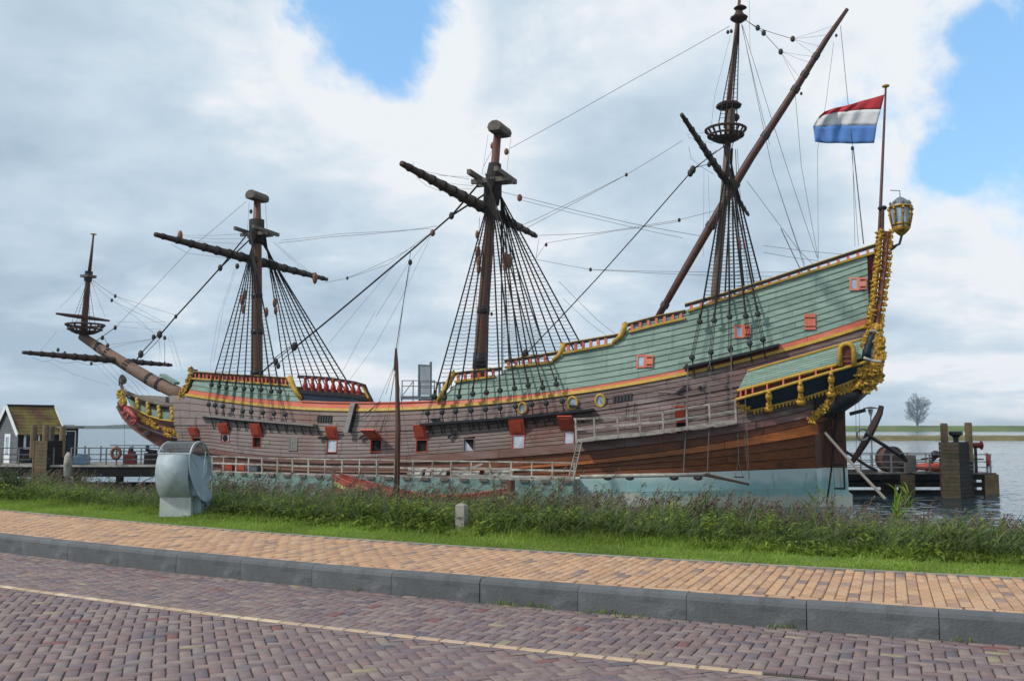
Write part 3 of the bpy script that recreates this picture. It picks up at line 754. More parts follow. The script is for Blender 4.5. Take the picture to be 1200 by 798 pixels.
# ---- rails
def rail(name, px, m, w, h, off=0.0, parent=SHIP):
    P = on_hull(dense(px, 4), off); mb = MB()
    top = [p+Vector((0, w/2, h/2)) for p in P]; bot = [p+Vector((0, w/2, -h/2)) for p in P]
    return mb.sweep(top, bot, [Vector((0, -w, 0))]*len(P)).build(name, M_[m], parent)
def balusters(rpx, lpx, xs, m, w, name='baluster', parent=SHIP, shape=False):
    rx = sorted(rpx); lx = sorted(lpx)
    for x in xs:
        y1 = np.interp(x, [a for a, _ in rx], [b for _, b in rx]); y0 = np.interp(x, [a for a, _ in lx], [b for _, b in lx])
        a = V(UH(x, y0)); b = Vector((a.x, a.y, UH(x, y1)[2]))
        mb = MB()
        if shape:
            h = b.z-a.z; mb.lathe(a, [(w*.45, 0), (w*.45, h*.08), (w*.28, h*.14), (w*.62, h*.34), (w*.55, h*.5), (w*.25, h*.72), (w*.4, h*.86), (w*.4, h)], 7)
        else: mb.beam(a, b, w, w*.9, (0, 1, 0))
        mb.build(name, M_[m], parent, shape)
FR_T = [(225, 435.5), (262, 438.3), (300, 440.6), (338, 443)]; FR_L = [(225, 443.5), (262, 445.6), (300, 448.4), (338, 451.5)]
rail('forecastle_rail', [(x, y+.5) for x, y in FR_T], 'black', .24, .10, .0); rail('forecastle_rail_moulding', [(x, y-.6) for x, y in FR_T], 'yellow', .27, .045, .02); rail('forecastle_lower_rail', FR_L, 'yellow', .16, .10, .1)
balusters(FR_T, FR_L, np.arange(229, 337, 4.6), 'red', .10)
Q1T = [(533, 437.8), (560, 434.5), (588, 431.5)]; Q1L = [(533, 447.3), (560, 443.6), (580, 440.8)]
Q2T = [(592, 423), (620, 418.8), (654, 413)]; Q2L = [(592, 431), (620, 427.5), (648, 424)]
Q3T = [(662, 403.5), (690, 398.5), (724, 392.5)]; Q3L = [(660, 414), (690, 408.3), (718, 403)]
Q4T = [(735, 380.5), (769, 371.5), (803, 364.5)]; Q4L = [(737, 389), (770, 380.5), (803, 373)]
Q5T = [(803, 357.5), (850, 344), (900, 328.5), (950, 312), (1000, 295.5), (1027, 287)]; Q5L = [(806, 364.5), (850, 350), (900, 334), (950, 318.5), (1000, 303.5), (1025, 296)]
for nm, T_, L_, st in (('quarterdeck_rail', Q1T, Q1L, 8.2), ('quarterdeck_rail', Q2T, Q2L, 8.6), ('poop_rail', Q3T, Q3L, 8.8), ('poop_rail', Q4T, Q4L, 9.5), ('poop_rail', Q5T, Q5L, 11.5)):
    rail(nm, [(x, y+.9) for x, y in T_], 'black', .26, .15, 0.0); rail(nm+'_moulding', [(x, y-.9) for x, y in T_], 'yellow', .30, .05, .02)
    rail('lower_rail', L_, 'yellow', .16, .12, .1)
    a = max(T_[0][0], L_[0][0]); b = min(T_[-1][0], L_[-1][0])
    balusters([(x, y+1.5) for x, y in T_], L_, np.arange(a+4, b-1, st), 'red', .15)
rail('forecastle_backing', [(x, (y+z)/2) for (x, y), (_, z) in zip(FR_T, FR_L)], 'dark_red', .06, .42, -.45)
for x_ in (234, 240, 259, 262, 282): MB().ball(UH(x_, 441.5+(x_-234)*.07, -.15), (.14, .1, .14), 6, 4).build('rail_bundle', M_['pane_white'], SHIP)
# black curved rail aft of the forecastle with turned red balusters
BT_ = [(350, 441.5), (372, 442.5), (395, 445), (415, 448.5), (427, 452)]; BL_ = [(350, 458.5), (372, 460.5), (395, 462), (415, 464), (430, 467)]
rail('waist_rail', BT_, 'black', .3, .2, 0); rail('waist_lower_rail', BL_, 'black', .25, .26, 0)
rail('waist_panel', [(x, y+5.2) for x, y in BL_], 'navy', .12, .42, -.05)
MB().tube(on_hull([(427, 452), (430, 459), (436, 469)], 0), [.14, .12, .09], 6).build('rail_end', M_['black'], SHIP)
MB().tube(on_hull([(424, 451), (428, 458), (432, 467)], .05), [.1, .1, .08], 6).build('rail_end_trim', M_['gold'], SHIP)
balusters(BT_, BL_, [357.5, 366, 374, 382.2, 390.3, 398, 405.5, 413.5, 420.5], 'baluster_red', .30, 'turned_baluster', SHIP, True)
# hances: carved scrolls at the steps of the rail
for path, r in (([(531, 436), (528, 444), (523, 453), (517, 463), (513, 470)], .2), ([(660, 403), (659, 409), (655, 416), (648, 422)], .16), ([(733, 379), (731, 386), (727, 394), (719, 401)], .17),
                ([(339, 442), (342, 449), (346, 458), (352, 466)], .19)):
    P = on_hull(path, .12); MB().tube(P, [r*1.15, r, r*.9, r*.7, r*.6][:len(P)], 7).build('hance_scroll', M_['yellow'], SHIP, True); gold_lumps('hance_carving', P, r*.7)
P = [V(UH(x, y, .1)) for x, y in ((223.5, 433), (222.5, 441), (219, 452), (214, 460), (209, 465))]
P[-1].y -= .3
gold_lumps('bow_bracket_carving', P, .26, n=14); MB().tube([p+Vector((-.32, -.05, 0)) for p in P], [.2, .2, .18, .16, .13], 7).build('bow_bracket', M_['black'], SHIP, True)

# ---- gun ports
def port_frame(name, s0, s1, z0, z1, w, o0, depth, m, parent):
    mb = MB(); sm = (s0+s1)/2; n = nrm(sm, (z0+z1)/2)
    def q(s, z, o): p = HP(s, z, 0); return p + n*o
    for (a, b, c, d) in ((s0-w, s1+w, z1, z1+w), (s0-w, s1+w, z0-w, z0), (s0-w, s0, z0, z1), (s1, s1+w, z0, z1)):
        P = [q(a, c, o0), q(b, c, o0), q(b, d, o0), q(a, d, o0), q(a, c, o0-depth), q(b, c, o0-depth), q(b, d, o0-depth), q(a, d, o0-depth)]
        mb.add(P, [(0, 1, 2, 3), (7, 6, 5, 4), (0, 4, 5, 1), (1, 5, 6, 2), (2, 6, 7, 3), (3, 7, 4, 0)])
    return mb.build(name, m, parent)
def plate(s0, s1, z0, z1, o0, o1):
    n = nrm((s0+s1)/2, (z0+z1)/2)
    q = lambda s, z, o: HP(s, z, 0)+n*o
    P = [q(s, z, o) for o in (o0, o1) for s, z in ((s0, z0), (s1, z0), (s1, z1), (s0, z1))]
    return MB().add(P, [(3, 2, 1, 0), (4, 5, 6, 7), (0, 1, 5, 4), (1, 2, 6, 5), (2, 3, 7, 6), (3, 0, 4, 7)])
for i, ((s0, s1, z0, z1), (o, lid, kind, op)) in enumerate(zip(HOLES, PORTS)):
    g = bpy.data.objects.new('gun_port', None); C.objects.link(g); g.parent = SHIP
    port_frame('port_frame', s0+.04, s1-.04, z0+.03, z1-.03, .045, .035, .3, M_['plank'] if kind == 'half' else M_['lid_red'], g)
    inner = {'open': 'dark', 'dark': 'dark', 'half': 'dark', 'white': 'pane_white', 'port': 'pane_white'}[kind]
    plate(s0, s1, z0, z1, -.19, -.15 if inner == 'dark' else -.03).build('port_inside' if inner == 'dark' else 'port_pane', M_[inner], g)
    if kind == 'half': 
        n = nrm(s0, z0); P = [HP(s1-.05, z0+.05, -.1), HP(s0+.1, z0+.05, -.1), HP(s1-.05, z1-.1, -.1)]; P += [p-n*.04 for p in P]
        MB().add(P, [(0, 1, 2), (5, 4, 3), (0, 3, 4, 1), (1, 4, 5, 2), (2, 5, 3, 0)]).build('port_pane', M_['pane_white'], g)
    if kind == 'port':
        c = HP((s0+s1)/2, (z0+z1)/2, -.02); MB().lathe(c, [(.2, 0), (.22, .03), (.12, .05)], 12, Matrix.Rotation(-pi/2, 3, 'X')).build('porthole', M_['dark'], g)
    if lid:
        lx0, lx1, ly0, ly1 = lid; n = nrm((s0+s1)/2, z1)
        a = UH(lx0, ly1, .1); b = UH(lx1, ly1, .1); sA, sB = sorted((a[0], b[0]))
        if op == 1: ang = radians(62)
        elif op == .4: ang = radians(38)
        else: ang = radians(22)
        Hh = (UH((lx0+lx1)/2, ly0, .2)[2]-UH((lx0+lx1)/2, ly1, .1)[2])/ (1 if op == 0 else .8) * (1.9 if op == 1 else 1.0)
        up = Vector((0, 0, cos(ang))) + n*sin(ang); th = n*cos(ang) - Vector((0, 0, sin(ang)))
        base = [HP(sA, z1+.05, .07), HP(sB, z1+.05, .07)]
        P = [base[0], base[1], base[1]+up*Hh, base[0]+up*Hh]; P += [p-th*.1 for p in P]
        L_ = MB().add(P, [(0, 1, 2, 3), (7, 6, 5, 4), (0, 4, 5, 1), (1, 5, 6, 2), (2, 6, 7, 3), (3, 7, 4, 0)]).build('port_lid', M_['lid_red'], g); fix_normals(L_)
        for f_ in (.2, .8):
            e_ = base[0].lerp(base[1], f_)+up*Hh*.9-th*.1; w_ = HP(sA+(sB-sA)*f_, z1+.05+Hh*1.25, .02); MB().tube([e_, w_], .014, 4, False).build('lid_rope', M_['rope'], g)
        P = [base[0].lerp(base[1], .18)+up*Hh*.15, base[0].lerp(base[1], .82)+up*Hh*.15, base[0].lerp(base[1], .82)+up*Hh*.85, base[0].lerp(base[1], .18)+up*Hh*.85]
        P = [p+th*.035 for p in P]+[p-th*.01 for p in P]
        fix_normals(MB().add(P, [(0, 1, 2, 3), (7, 6, 5, 4), (0, 4, 5, 1), (1, 5, 6, 2), (2, 6, 7, 3), (3, 7, 4, 0)]).build('lid_lining', M_['lid_red'], g))
# closed plank hatch between the second and third port
a = UH(338, 520); b = UH(349, 520); z1 = UH(343, 512)[2]; z0 = UH(343, 528)[2]
g = bpy.data.objects.new('closed_hatch', None); C.objects.link(g); g.parent = SHIP
sA, sB = sorted((a[0], b[0]))
for k in range(4): plate(sA+(sB-sA)*k/4+.01, sA+(sB-sA)*(k+1)/4-.01, z0, z1, -.05, .055).build('hatch_board', M_['greywood'], g)
# round windows
for (x, y, r) in ((613, 478.3, 6.6), (671.5, 472.5, 7.6), (704, 469.5, 7.2)):
    p = V(UH(x, y)); n = nrm(p.x, p.z); R = n.to_track_quat('Z', 'Y').to_matrix(); d = (Vector(W(0, 0, 1))-Vector(W(1, 0, 1))).length
    rr = r*0.047
    g = bpy.data.objects.new('round_window', None); C.objects.link(g); g.parent = SHIP
    P = [p+n*.1 + R @ Vector((cos(t)*rr*.8, sin(t)*rr*1.0, 0)) for t in np.linspace(0, 2*pi, 17)]
    MB().tube(P, .07, 6, False).build('window_frame', M_['yellow'], g, True)
    MB().lathe(p, [(rr*.85, 0), (rr*.85, .07), (rr*.8, .08)], 16, R).build('window_pane', M_['glass'], g)
    mb = MB(); mb.box(p+n*.09, (.03, .03, rr*1.5), R); mb.box(p+n*.09, (.03, rr*1.5, .03), R); mb.build('glazing_bar', M_['pane_white'], g)
# small hinged windows in the green boards
for (x0, x1, y0, y1, dx) in ((746.5, 757, 416, 431, 8.5), (861, 871.5, 381, 396, 8), (995.5, 1006, 325.5, 340.5, 9)):
    a = UH(x0, (y0+y1)/2); b = UH(x1, (y0+y1)/2); sA, sB = sorted((a[0], b[0])); z1 = UH((x0+x1)/2, y0)[2]; z0 = UH((x0+x1)/2, y1)[2]
    g = bpy.data.objects.new('shuttered_window', None); C.objects.link(g); g.parent = SHIP
    port_frame('window_frame', sA+.09, sB-.09, z0+.09, z1-.09, .1, .12, .14, M_['red'], g)
    plate(sA+.05, sB-.05, z0+.05, z1-.05, -.02, .075).build('window_pane', M_['glass'], g)
    sC = UH(x1+dx, (y0+y1)/2)[0]
    o = plate(sC, sA-.02, z0+.03, z1-.03, .10, .16); o.build('window_shutter', M_['red'], g)
    mb = plate(sC+.05, sA-.07, z0+.12, z0+.2, .16, .185); 
    mb.build('shutter_batten', M_['dark_red'], g); plate(sC+.05, sA-.07, z1-.2, z1-.12, .16, .185).build('shutter_batten', M_['dark_red'], g)
a = UH(942.5, 377); b = UH(955.5, 377); sA, sB = sorted((a[0], b[0])); z1 = UH(949, 368)[2]; z0 = UH(949, 386.5)[2]
g = bpy.data.objects.new('closed_shutter', None); C.objects.link(g); g.parent = SHIP
for k in range(4): plate(sA+(sB-sA)*k/4+.006, sA+(sB-sA)*(k+1)/4-.006, z0, z1, 0, .12).build('shutter_board', M_['red'], g)
for zz in (.2, .75): plate(sA+.02, sB-.02, z0+(z1-z0)*zz-.03, z0+(z1-z0)*zz+.03, .12, .14).build('shutter_hinge', M_['dark_red'], g)
# dark scupper gratings in the side
for (x0, x1, y0, y1) in ((371.5, 389.5, 487, 494.5), (718, 741, 463, 470)):
    a = UH(x0, (y0+y1)/2); b = UH(x1, (y0+y1)/2); sA, sB = sorted((a[0], b[0])); zc = UH((x0+x1)/2, (y0+y1)/2)[2]
    g = bpy.data.objects.new('side_grating', None); C.objects.link(g); g.parent = SHIP
    for k in range(6):
        u = sA+(sB-sA)*(k+.5)/6; zz = lambda s: zc + (ZU(s)-ZU((sA+sB)/2)); plate(u-.06, u+.06, zz(u)-.2, zz(u)+.2, 0, .09).build('grating_bar', M_['iron'], g)
# channels: long dark shelves that spread the shrouds
CH_F = [(237, 486), (280, 490.5), (320, 494), (372, 498)]; CH_M = [(497, 497.5), (540, 494.3), (580, 491.5), (620, 488), (660, 484), (697, 480)]; CH_Z = [(803, 431.5), (840, 423), (880, 413.5), (914, 404.5)]
for nm, px, w in (('fore_channel', CH_F, .5), ('main_channel', CH_M, .6), ('mizzen_channel', CH_Z, .5)):
    P = on_hull(dense(px, 4), 0); mb = MB(); mb.sweep([p+Vector((0, w, .06)) for p in P], [p+Vector((0, w, -.07)) for p in P], [Vector((0, -w-.1, 0))]*len(P)).build(nm, M_['greywood' if nm == 'fore_channel' else 'black'], SHIP)
# leaning boarding fender in the waist
MB().beam(UH(414, 472, .25), UH(405, 507, .45), .32, .1, (0, 1, 0)).build('boarding_fender', M_['greywood'], SHIP)
MB().beam(UH(416.5, 473, .12), UH(409, 505, .2), .25, .3, (0, 1, 0)).build('fender_backing', M_['black'], SHIP)

# ---- stern: tuck, sternpost, rudder, counter, quarter gallery, carvings
def poly_prism(name, pts_px, t, depth, m, parent=SHIP, fn=None, axis='t'):
    """outline traced at a given breadth, given real thickness across the ship"""
    P = [V(UN(x, y, t)) for x, y in pts_px]; k = len(P); Q = [p+Vector((0, -depth, 0)) for p in P]
    o = MB().add(P+Q, [tuple(range(k)), tuple(range(2*k-1, k-1, -1))]+[(i, i+k, (i+1) % k+k, (i+1) % k) for i in range(k)]).build(name, m, parent); return fix_normals(o)
# square tuck (flat stern below the counter), planked diagonally
P = []
ztk = float(UN(975, 548, .6)[2]); zs = [-1.2, 0, .9, ztk, 3.0, 3.8, 4.6, 5.2]
for j, (z0, z1) in enumerate(zip(zs[:-1], zs[1:])):
    a = hb(1.6, z0); b = hb(1.6, z1)
    mb = MB(); 
    for sd in (1, -1):
        P = [(1.58, sd*a, z0), (1.58, sd*b, z1), (1.2, 0.1*sd, z1-.0), (1.2, .1*sd, z0)]; P += [(p[0]+.3, p[1]*.98, p[2]) for p in P]
        mb.add(P, [(0, 1, 2, 3), (7, 6, 5, 4), (0, 4, 5, 1), (1, 5, 6, 2), (2, 6, 7, 3), (3, 7, 4, 0)])
    o = mb.build('tuck_plank', M_['boot'] if z1 <= ztk+.01 else M_['copper'], HULL); fix_normals(o)
def prism_sz(name, pts, w, m, parent):
    k = len(pts); P = [(s, w/2, z) for s, z in pts]+[(s, -w/2, z) for s, z in pts]
    return fix_normals(MB().add(P, [tuple(range(k)), tuple(range(2*k-1, k-1, -1))]+[(i, i+k, (i+1) % k+k, (i+1) % k) for i in range(k)]).build(name, m, parent))
zb = UN(985, 548, .2)[2]
prism_sz('sternpost', [(1.65, zb), (1.65, 5.6), (.8, 6.2), (.8, zb)], .5, M_['copper'], SHIP)
MB().beam((1.22, 0, -1.2), (1.22, 0, zb-.005), .5, .84, (1, 0, 0)).build('sternpost_foot', M_['boot'], SHIP)
rd = bpy.data.objects.new('rudder', None); C.objects.link(rd); rd.parent = SHIP
prism_sz('rudder_blade', [(.78, zb), (.78, 6.4), (.1, 6.4), (.12, 4.5), (.1, zb)], .36, M_['copper'], rd)
prism_sz('rudder_foot', [(.78, -1.2), (.78, zb-.01), (.1, zb-.01), (.06, .8), (-.12, .65), (-.12, -1.2)], .38, M_['boot'], rd)
for z in (1.0, 2.3, 3.6, 4.9): MB().box((.62, 0, z), (.8, .42, .10)).build('rudder_iron', M_['iron'], rd)
MB().tube([UN(982, 470, 1.2), UN(979, 500, .7), UN(975, 545, .6), UN(969, 590, .8)], .05, 5).build('rudder_chain', M_['rope'], SHIP)
MB().tube([UN(989, 548, .3), UN(990, 572, .3)], .05, 5).build('chain_end', M_['iron'], rd)
# counter: dark rounded underside below the gallery
mb = MB(); ring = []
for s, zt, zbm, w in ((1.5, 5.6, 4.7, 1.0), (.9, 5.9, 4.95, 1.0), (.2, 6.3, 5.2, 1.0), (-.6, 6.7, 5.75, .98), (-1.3, 7.0, 6.4, .95)):
    row = []
    for k in range(9):
        t = (k/8)*2-1; bw = hb(max(s, .3), 5.6)*w+.25; row.append((s, bw*t, zbm + (zt-zbm)*abs(t)**2.2*.55))
    ring.append(row)
P = [p for r in ring for p in r]; F = [(i*9+j, i*9+j+1, i*9+j+10, i*9+j+9) for i in range(4) for j in range(8)]
T2 = [(p[0], p[1], 7.0) for p in P]; n = len(P)
mb.add(P+T2, F+[tuple(n+q for q in f[::-1]) for f in F]+[(i*9+8, i*9+17, i*9+17+n, i*9+8+n) for i in range(4)]+[(i*9, i*9+n, i*9+9+n, i*9+9) for i in range(4)]+[(36+j, 36+j+n, 37+j+n, 37+j) for j in range(8)]+[(j, j+1, j+1+n, j+n) for j in range(8)])
fix_normals(mb.build('stern_counter', M_['black'], SHIP, True))
# transom (upper flat stern)
mb = MB(); zz = np.linspace(6.6, 14.3, 12)
P = []
for z in zz:
    s = s_stern(z)-.12; b = hb(s, z)+.05
    for sd in (1, -1): P.append((s, sd*b, z))
    for sd in (1, -1): P.append((s+.2, sd*b, z))
F = []
for j in range(11): F += [(j*4, j*4+1, j*4+5, j*4+4), (j*4+2, j*4+6, j*4+7, j*4+3), (j*4, j*4+4, j*4+6, j*4+2), (j*4+1, j*4+3, j*4+7, j*4+5)]
mb.add(P, F+[(0, 2, 3, 1), (44, 45, 47, 46)]); fix_normals(mb.build('transom', mat('purple_brown_stern_paint', (.10, .055, .06), .6, .3, 5), SHIP))
# gilded strip up the quarter
strip = [(1033, 272), (1031, 290), (1030, 310), (1027, 330), (1025, 350), (1022, 370), (1020, 385)]
P = [V(UH(x-1, y, .12)) for x, y in strip]; 
mb = MB(); NQ = 46
for i in range(NQ):
    u = i/(NQ-1)*(len(P)-1); j = min(int(u), len(P)-2); p = P[j].lerp(P[j+1], u-j)+Vector((0, .1, 0)); w_ = .25*(1+.22*sin(i*.9))
    mb.ball(p+Vector((.04*sin(i*1.7), 0, 0)), (w_, w_*.8, .085), 7, 4, Matrix.Rotation(.35*(-1)**i, 3, 'Y'), .08)
    if i % 3 == 0: mb.ball(p+Vector((0, .17, .03)), (.09, .1, .13), 6, 4)
mb.build('quarter_carving', M_['gold'], SHIP)
MB().tube([p+Vector((.02, -.06, 0)) for p in P], .17, 7).build('quarter_post', M_['yellow'], SHIP, True)
P2 = [p+Vector((-.55, -.1, 0)) for p in P]; 
for i in range(len(P2)-1): gold_lumps('stern_figure', [P2[i], P2[i+1]], .17, 'gold', SHIP, 3)
MB().tube([V(p)+Vector((-.32, -.05, 0)) for p in P], .15, 6).build('stern_trim', M_['plank_brown'], SHIP)
# quarter gallery
def gfn(s, z): return hb(s, 6.5)
def UG(px, py, off): return V(UH(px, py, off, gfn))
GR_T = [(876, 435), (900, 428), (940, 417), (980, 405.5), (1016, 396)]     # top of gallery roof
GR_E = [(864, 458), (895, 450), (925, 442), (955, 434), (983, 427)]         # eave
GR_R = [(862, 468.5), (900, 458), (940, 446), (980, 434), (1019, 423)]     # rail under windows
GR_B = [(878, 482), (905, 475.5), (940, 467), (975, 455.5), (1004, 444)]      # bottom of the navy panel
def surf(name, A, B, m, thick, nseg=1, mats=None, names=None):
    """planked surface between two 3-D polylines, split into nseg boards"""
    for k in range(nseg):
        a = [p.lerp(q, k/nseg+.0) for p, q in zip(A, B)]; b = [p.lerp(q, (k+1)/nseg-.004) for p, q in zip(A, B)]
        o = MB().sweep(a, b, [Vector((0, -thick, -.02))]*len(a)).build(name, m, QG); fix_normals(o)
QG = bpy.data.objects.new('quarter_gallery', None); C.objects.link(QG); QG.parent = SHIP
A = [UG(x, y, .06) for x, y in GR_T[:-1]+[(1012, 397)]]; B = [UG(x, y, .75) for x, y in GR_E[:-1]+[(1010, 419)]]
# each roof board laps over the one below
nb = 8
for k in range(nb):
    a = [p.lerp(q, k/nb) for p, q in zip(A, B)]; b = [p.lerp(q, (k+1)/nb) + Vector((0, .03, .0)) for p, q in zip(A, B)]
    fix_normals(MB().sweep(a, b, [Vector((0, -.06, -.05))]*len(a)).build('roof_board', M_['green'], QG))
def gtube(name, px, r, m, off, par=None): return MB().tube([UG(x, y, off) for x, y in dense(px, 3)], r, 7).build(name, M_[m], par or QG, True)
gtube('roof_ridge', GR_T, .065, 'yellow', .1); gtube('gallery_eave', GR_E, .095, 'yellow', .8); gtube('gallery_rail', GR_R, .085, 'yellow', .95)
A = [UG(x, y, .72) for x, y in GR_E]; B = [UG(x, y, .72) for x, y in [(863, 468), (895, 459.5), (925, 450.5), (955, 441.5), (983, 433)]]
surf('gallery_wall', A, B, M_['dark_red'], .3)
for x in (868, 874, 882, 899, 918, 937, 956, 974.5):
    ye = np.interp(x, [p[0] for p in GR_E], [p[1] for p in GR_E]); yr = np.interp(x, [p[0] for p in GR_R], [p[1] for p in GR_R])
    MB().beam(UG(x, ye, .86), UG(x, yr, .86), .085, .09, (0, 1, 0)).build('gallery_baluster', M_['red'], QG)
A = [UG(x, y, .88) for x, y in GR_R]; B = [UG(x, y, .35) for x, y in GR_B]
surf('gallery_panel', A, B, M_['navy'], .35)
MB().tube([UG(x, y, .38) for x, y in dense(GR_B, 3)], .05, 6).build('gallery_foot_moulding', M_['yellow'], QG)
for x in np.arange(884, 1000, 4.2):
    y = np.interp(x, [p[0] for p in GR_B], [p[1] for p in GR_B]); p = UG(x, y+1.5, .36); MB().ball(p, (.07, .05, .16), 5, 4).build('fringe_drop', M_['yellow'], QG)
def caryatid(x, y0, y1, off, w=.17, par=None):
    a = UG(x, y0, off); b = UG(x+.5, y1, off-.4); mb = MB(); d = b-a
    mb.ball(a+d*.08, (w*.75, w*.75, w*.95), 7, 5); mb.ball(a+d*.3, (w*1.15, w, w*1.7), 7, 5, jit=.1); mb.ball(a+d*.52, (w*.8, w*.8, w*1.3), 7, 5, jit=.1)
    mb.ball(a+d*.75, (w*1.0, w*.9, w*1.5), 7, 5, jit=.15); mb.ball(a+d*.97, (w*1.5, w*1.1, w*1.2), 7, 5, jit=.2)
    return mb.build('caryatid', M_['gold'], par or QG, True)
caryatid(901, 458, 480, 1.05); caryatid(938, 447.5, 472, 1.05); caryatid(974, 437, 463, 1.05)
gold_lumps('gallery_scroll', [UG(863, 470, .7), UG(868, 475, .6), UG(876, 480, .5)], .2, parent=QG, n=8)
# arched gallery door
p0 = UG(985, 428, .95); p1 = UG(1000.5, 424, .95); zt = UG(992, 403, .95).z
cx = (p0+p1)/2; hw = (p0-p1).length/2; zb_ = min(p0.z, p1.z)-.05; zs_ = zt-hw
arch = [Vector((cx.x+hw*c_, cx.y, z)) for c_, z in ((1, zb_), (1, zs_))] + [Vector((cx.x+hw*cos(a), cx.y, zs_+hw*sin(a))) for a in np.linspace(.3, pi-.3, 7)] + [Vector((cx.x-hw, cx.y, zs_)), Vector((cx.x-hw, cx.y, zb_))]
MB().tube([p+Vector((0, .05, 0)) for p in arch], .13, 6).build('door_arch', M_['yellow'], QG, True)
k = len(arch); fix_normals(MB().add(arch+[p+Vector((0, -.5, 0)) for p in arch], [tuple(range(k)), tuple(range(2*k-1, k-1, -1))]+[(i, i+k, (i+1) % k+k, (i+1) % k) for i in range(k)]).build('arched_door', M_['dark_red'], QG))
for q in (.3, .6): MB().box(cx+Vector((0, .03, 0))*1+Vector((0, 0, zb_-cx.z+(zs_-zb_)*q)), (hw*1.7, .05, .08)).build('door_rail', M_['plank_brown'], QG)
# great carving at the quarter, above and below the gallery end
c0 = [UG(x, y, .6) for x, y in ((1027, 384), (1030, 400), (1031, 415), (1029, 424))]
gold_lumps('quarter_figure', c0, .34, n=22)
gold_lumps('quarter_figure', [UG(x, y, .35) for x, y in ((1020, 385), (1016, 395), (1012, 407), (1010, 414))], .2, n=14)
MB().tube([UG(x, y, .5) for x, y in ((1024, 388), (1020, 400), (1016, 412), (1014, 420))], .2, 7).build('figure_back', M_['navy'], SHIP, True)
gold_lumps('quarter_trophy', [UG(x, y, .7) for x, y in ((1008, 436), (1018, 432), (1029, 428))], .36, n=12)
gold_lumps('quarter_trophy', [UG(x, y, .5) for x, y in ((1008, 447), (1018, 447), (1030, 440))], .36, n=13)
gold_lumps('quarter_trophy', [UG(x, y, .4) for x, y in ((1014, 457), (1022, 452))], .26, n=6)
gtube('quarter_band', [(1012, 419), (1022, 423), (1033, 424)], .07, 'whitewood', 1.1, SHIP)
gtube('quarter_band', [(1019, 388), (1026, 388), (1036, 396)], .07, 'whitewood', .7, SHIP)
fes = [(950, 493), (955, 487), (962, 483), (966, 477), (972, 468), (982, 460), (993, 455), (1004, 452), (1010, 447)]
P = [V(UH(x, y, .18+.03*i)) for i, (x, y) in enumerate(fes)]; 
for i in range(0, len(P)-1, 2): gold_lumps('stern_festoon', P[i:i+3] if i+3 <= len(P) else P[i:], .23, n=9)
P = [V(UH(x, y, .05)) for x, y in ((967, 488), (975, 476), (985, 468), (997, 463), (1008, 458))]
MB().tube(P, [.25, .42, .5, .45, .3], 8).build('counter_bracket', M_['black'], SHIP, True)
# stern lantern on its iron arm
def lantern():
    L_ = bpy.data.objects.new('stern_lantern', None); C.objects.link(L_); L_.parent = SHIP
    a = UN(1041, 291, 0); b = UN(1054, 286, 0); c = UN(1056.5, 277, 0); e = UN(1039, 297, 0)
    MB().tube([a, (V(a)+V(b))/2+Vector((0, 0, -.02)), b, c], .07, 6).build('lantern_arm', M_['iron'], L_)
    MB().tube([e, UN(1048, 291, 0), UN(1052, 287, 0)], .04, 5).build('arm_brace', M_['iron'], L_)
    MB().ball(UN(1045, 290, 0), .16, 7, 5).build('arm_scroll', M_['iron'], L_)
    base = V(UN(1056.5, 277, 0)); top = V(UN(1055, 231, 0)); h = (top.z-base.z)
    W_ = (V(UN(1070.5, 255, 0))-V(UN(1041, 255, 0))).length/2
    MB().lathe(base, [(.05, 0), (W_*.35, h*.06), (W_*.62, h*.14), (W_*.75, h*.2), (W_*.72, h*.22)], 12).build('lantern_cup', M_['gold'], L_, True)
    MB().lathe(base, [(W_*.62, h*.22), (W_*.82, h*.70)], 12).build('lantern_glass', M_['glass'], L_)
    for k in range(8):
        t = 2*pi*k/8+.2; d = Vector((cos(t), sin(t), 0)); mb = MB()
        mb.tube([base+d*W_*.68+Vector((0, 0, h*.2)), base+d*W_*.9+Vector((0, 0, h*.48)), base+d*W_*.92+Vector((0, 0, h*.74))], .05, 5)
        mb.ball(base+d*W_*.92+Vector((0, 0, h*.55)), .08, 5, 4); mb.ball(base+d*W_*.97+Vector((0, 0, h*.68)), .09, 5, 4)
        mb.build('lantern_rib', M_['gold'], L_, True)
    for z, r in ((.215, .74), (.3, .78), (.74, .98)): MB().lathe(base+Vector((0, 0, h*z)), [(W_*r, -.04), (W_*(r+.04), 0), (W_*r, .04)], 12).build('lantern_ring', M_['gold'], L_, True)
    MB().lathe(base, [(W_*.9, h*.745), (W_*.85, h*.8), (W_*.6, h*.9), (W_*.3, h*.97), (.06, h*1.0)], 12).build('lantern_roof', M_['lead'], L_)
    for k in range(8):
        t = 2*pi*k/8+.2; MB().ball(base+Vector((cos(t)*W_*.82, sin(t)*W_*.82, h*.83)), (.07, .07, .13), 5, 4).build('lantern_crest', M_['lead'], L_, True)
    MB().tube([base+Vector((0, 0, h*.98)), base+Vector((0, 0, h*1.16)), base+Vector((.5, 0, h*1.19))], .025, 4).build('wind_vane', M_['iron'], L_)
lantern()
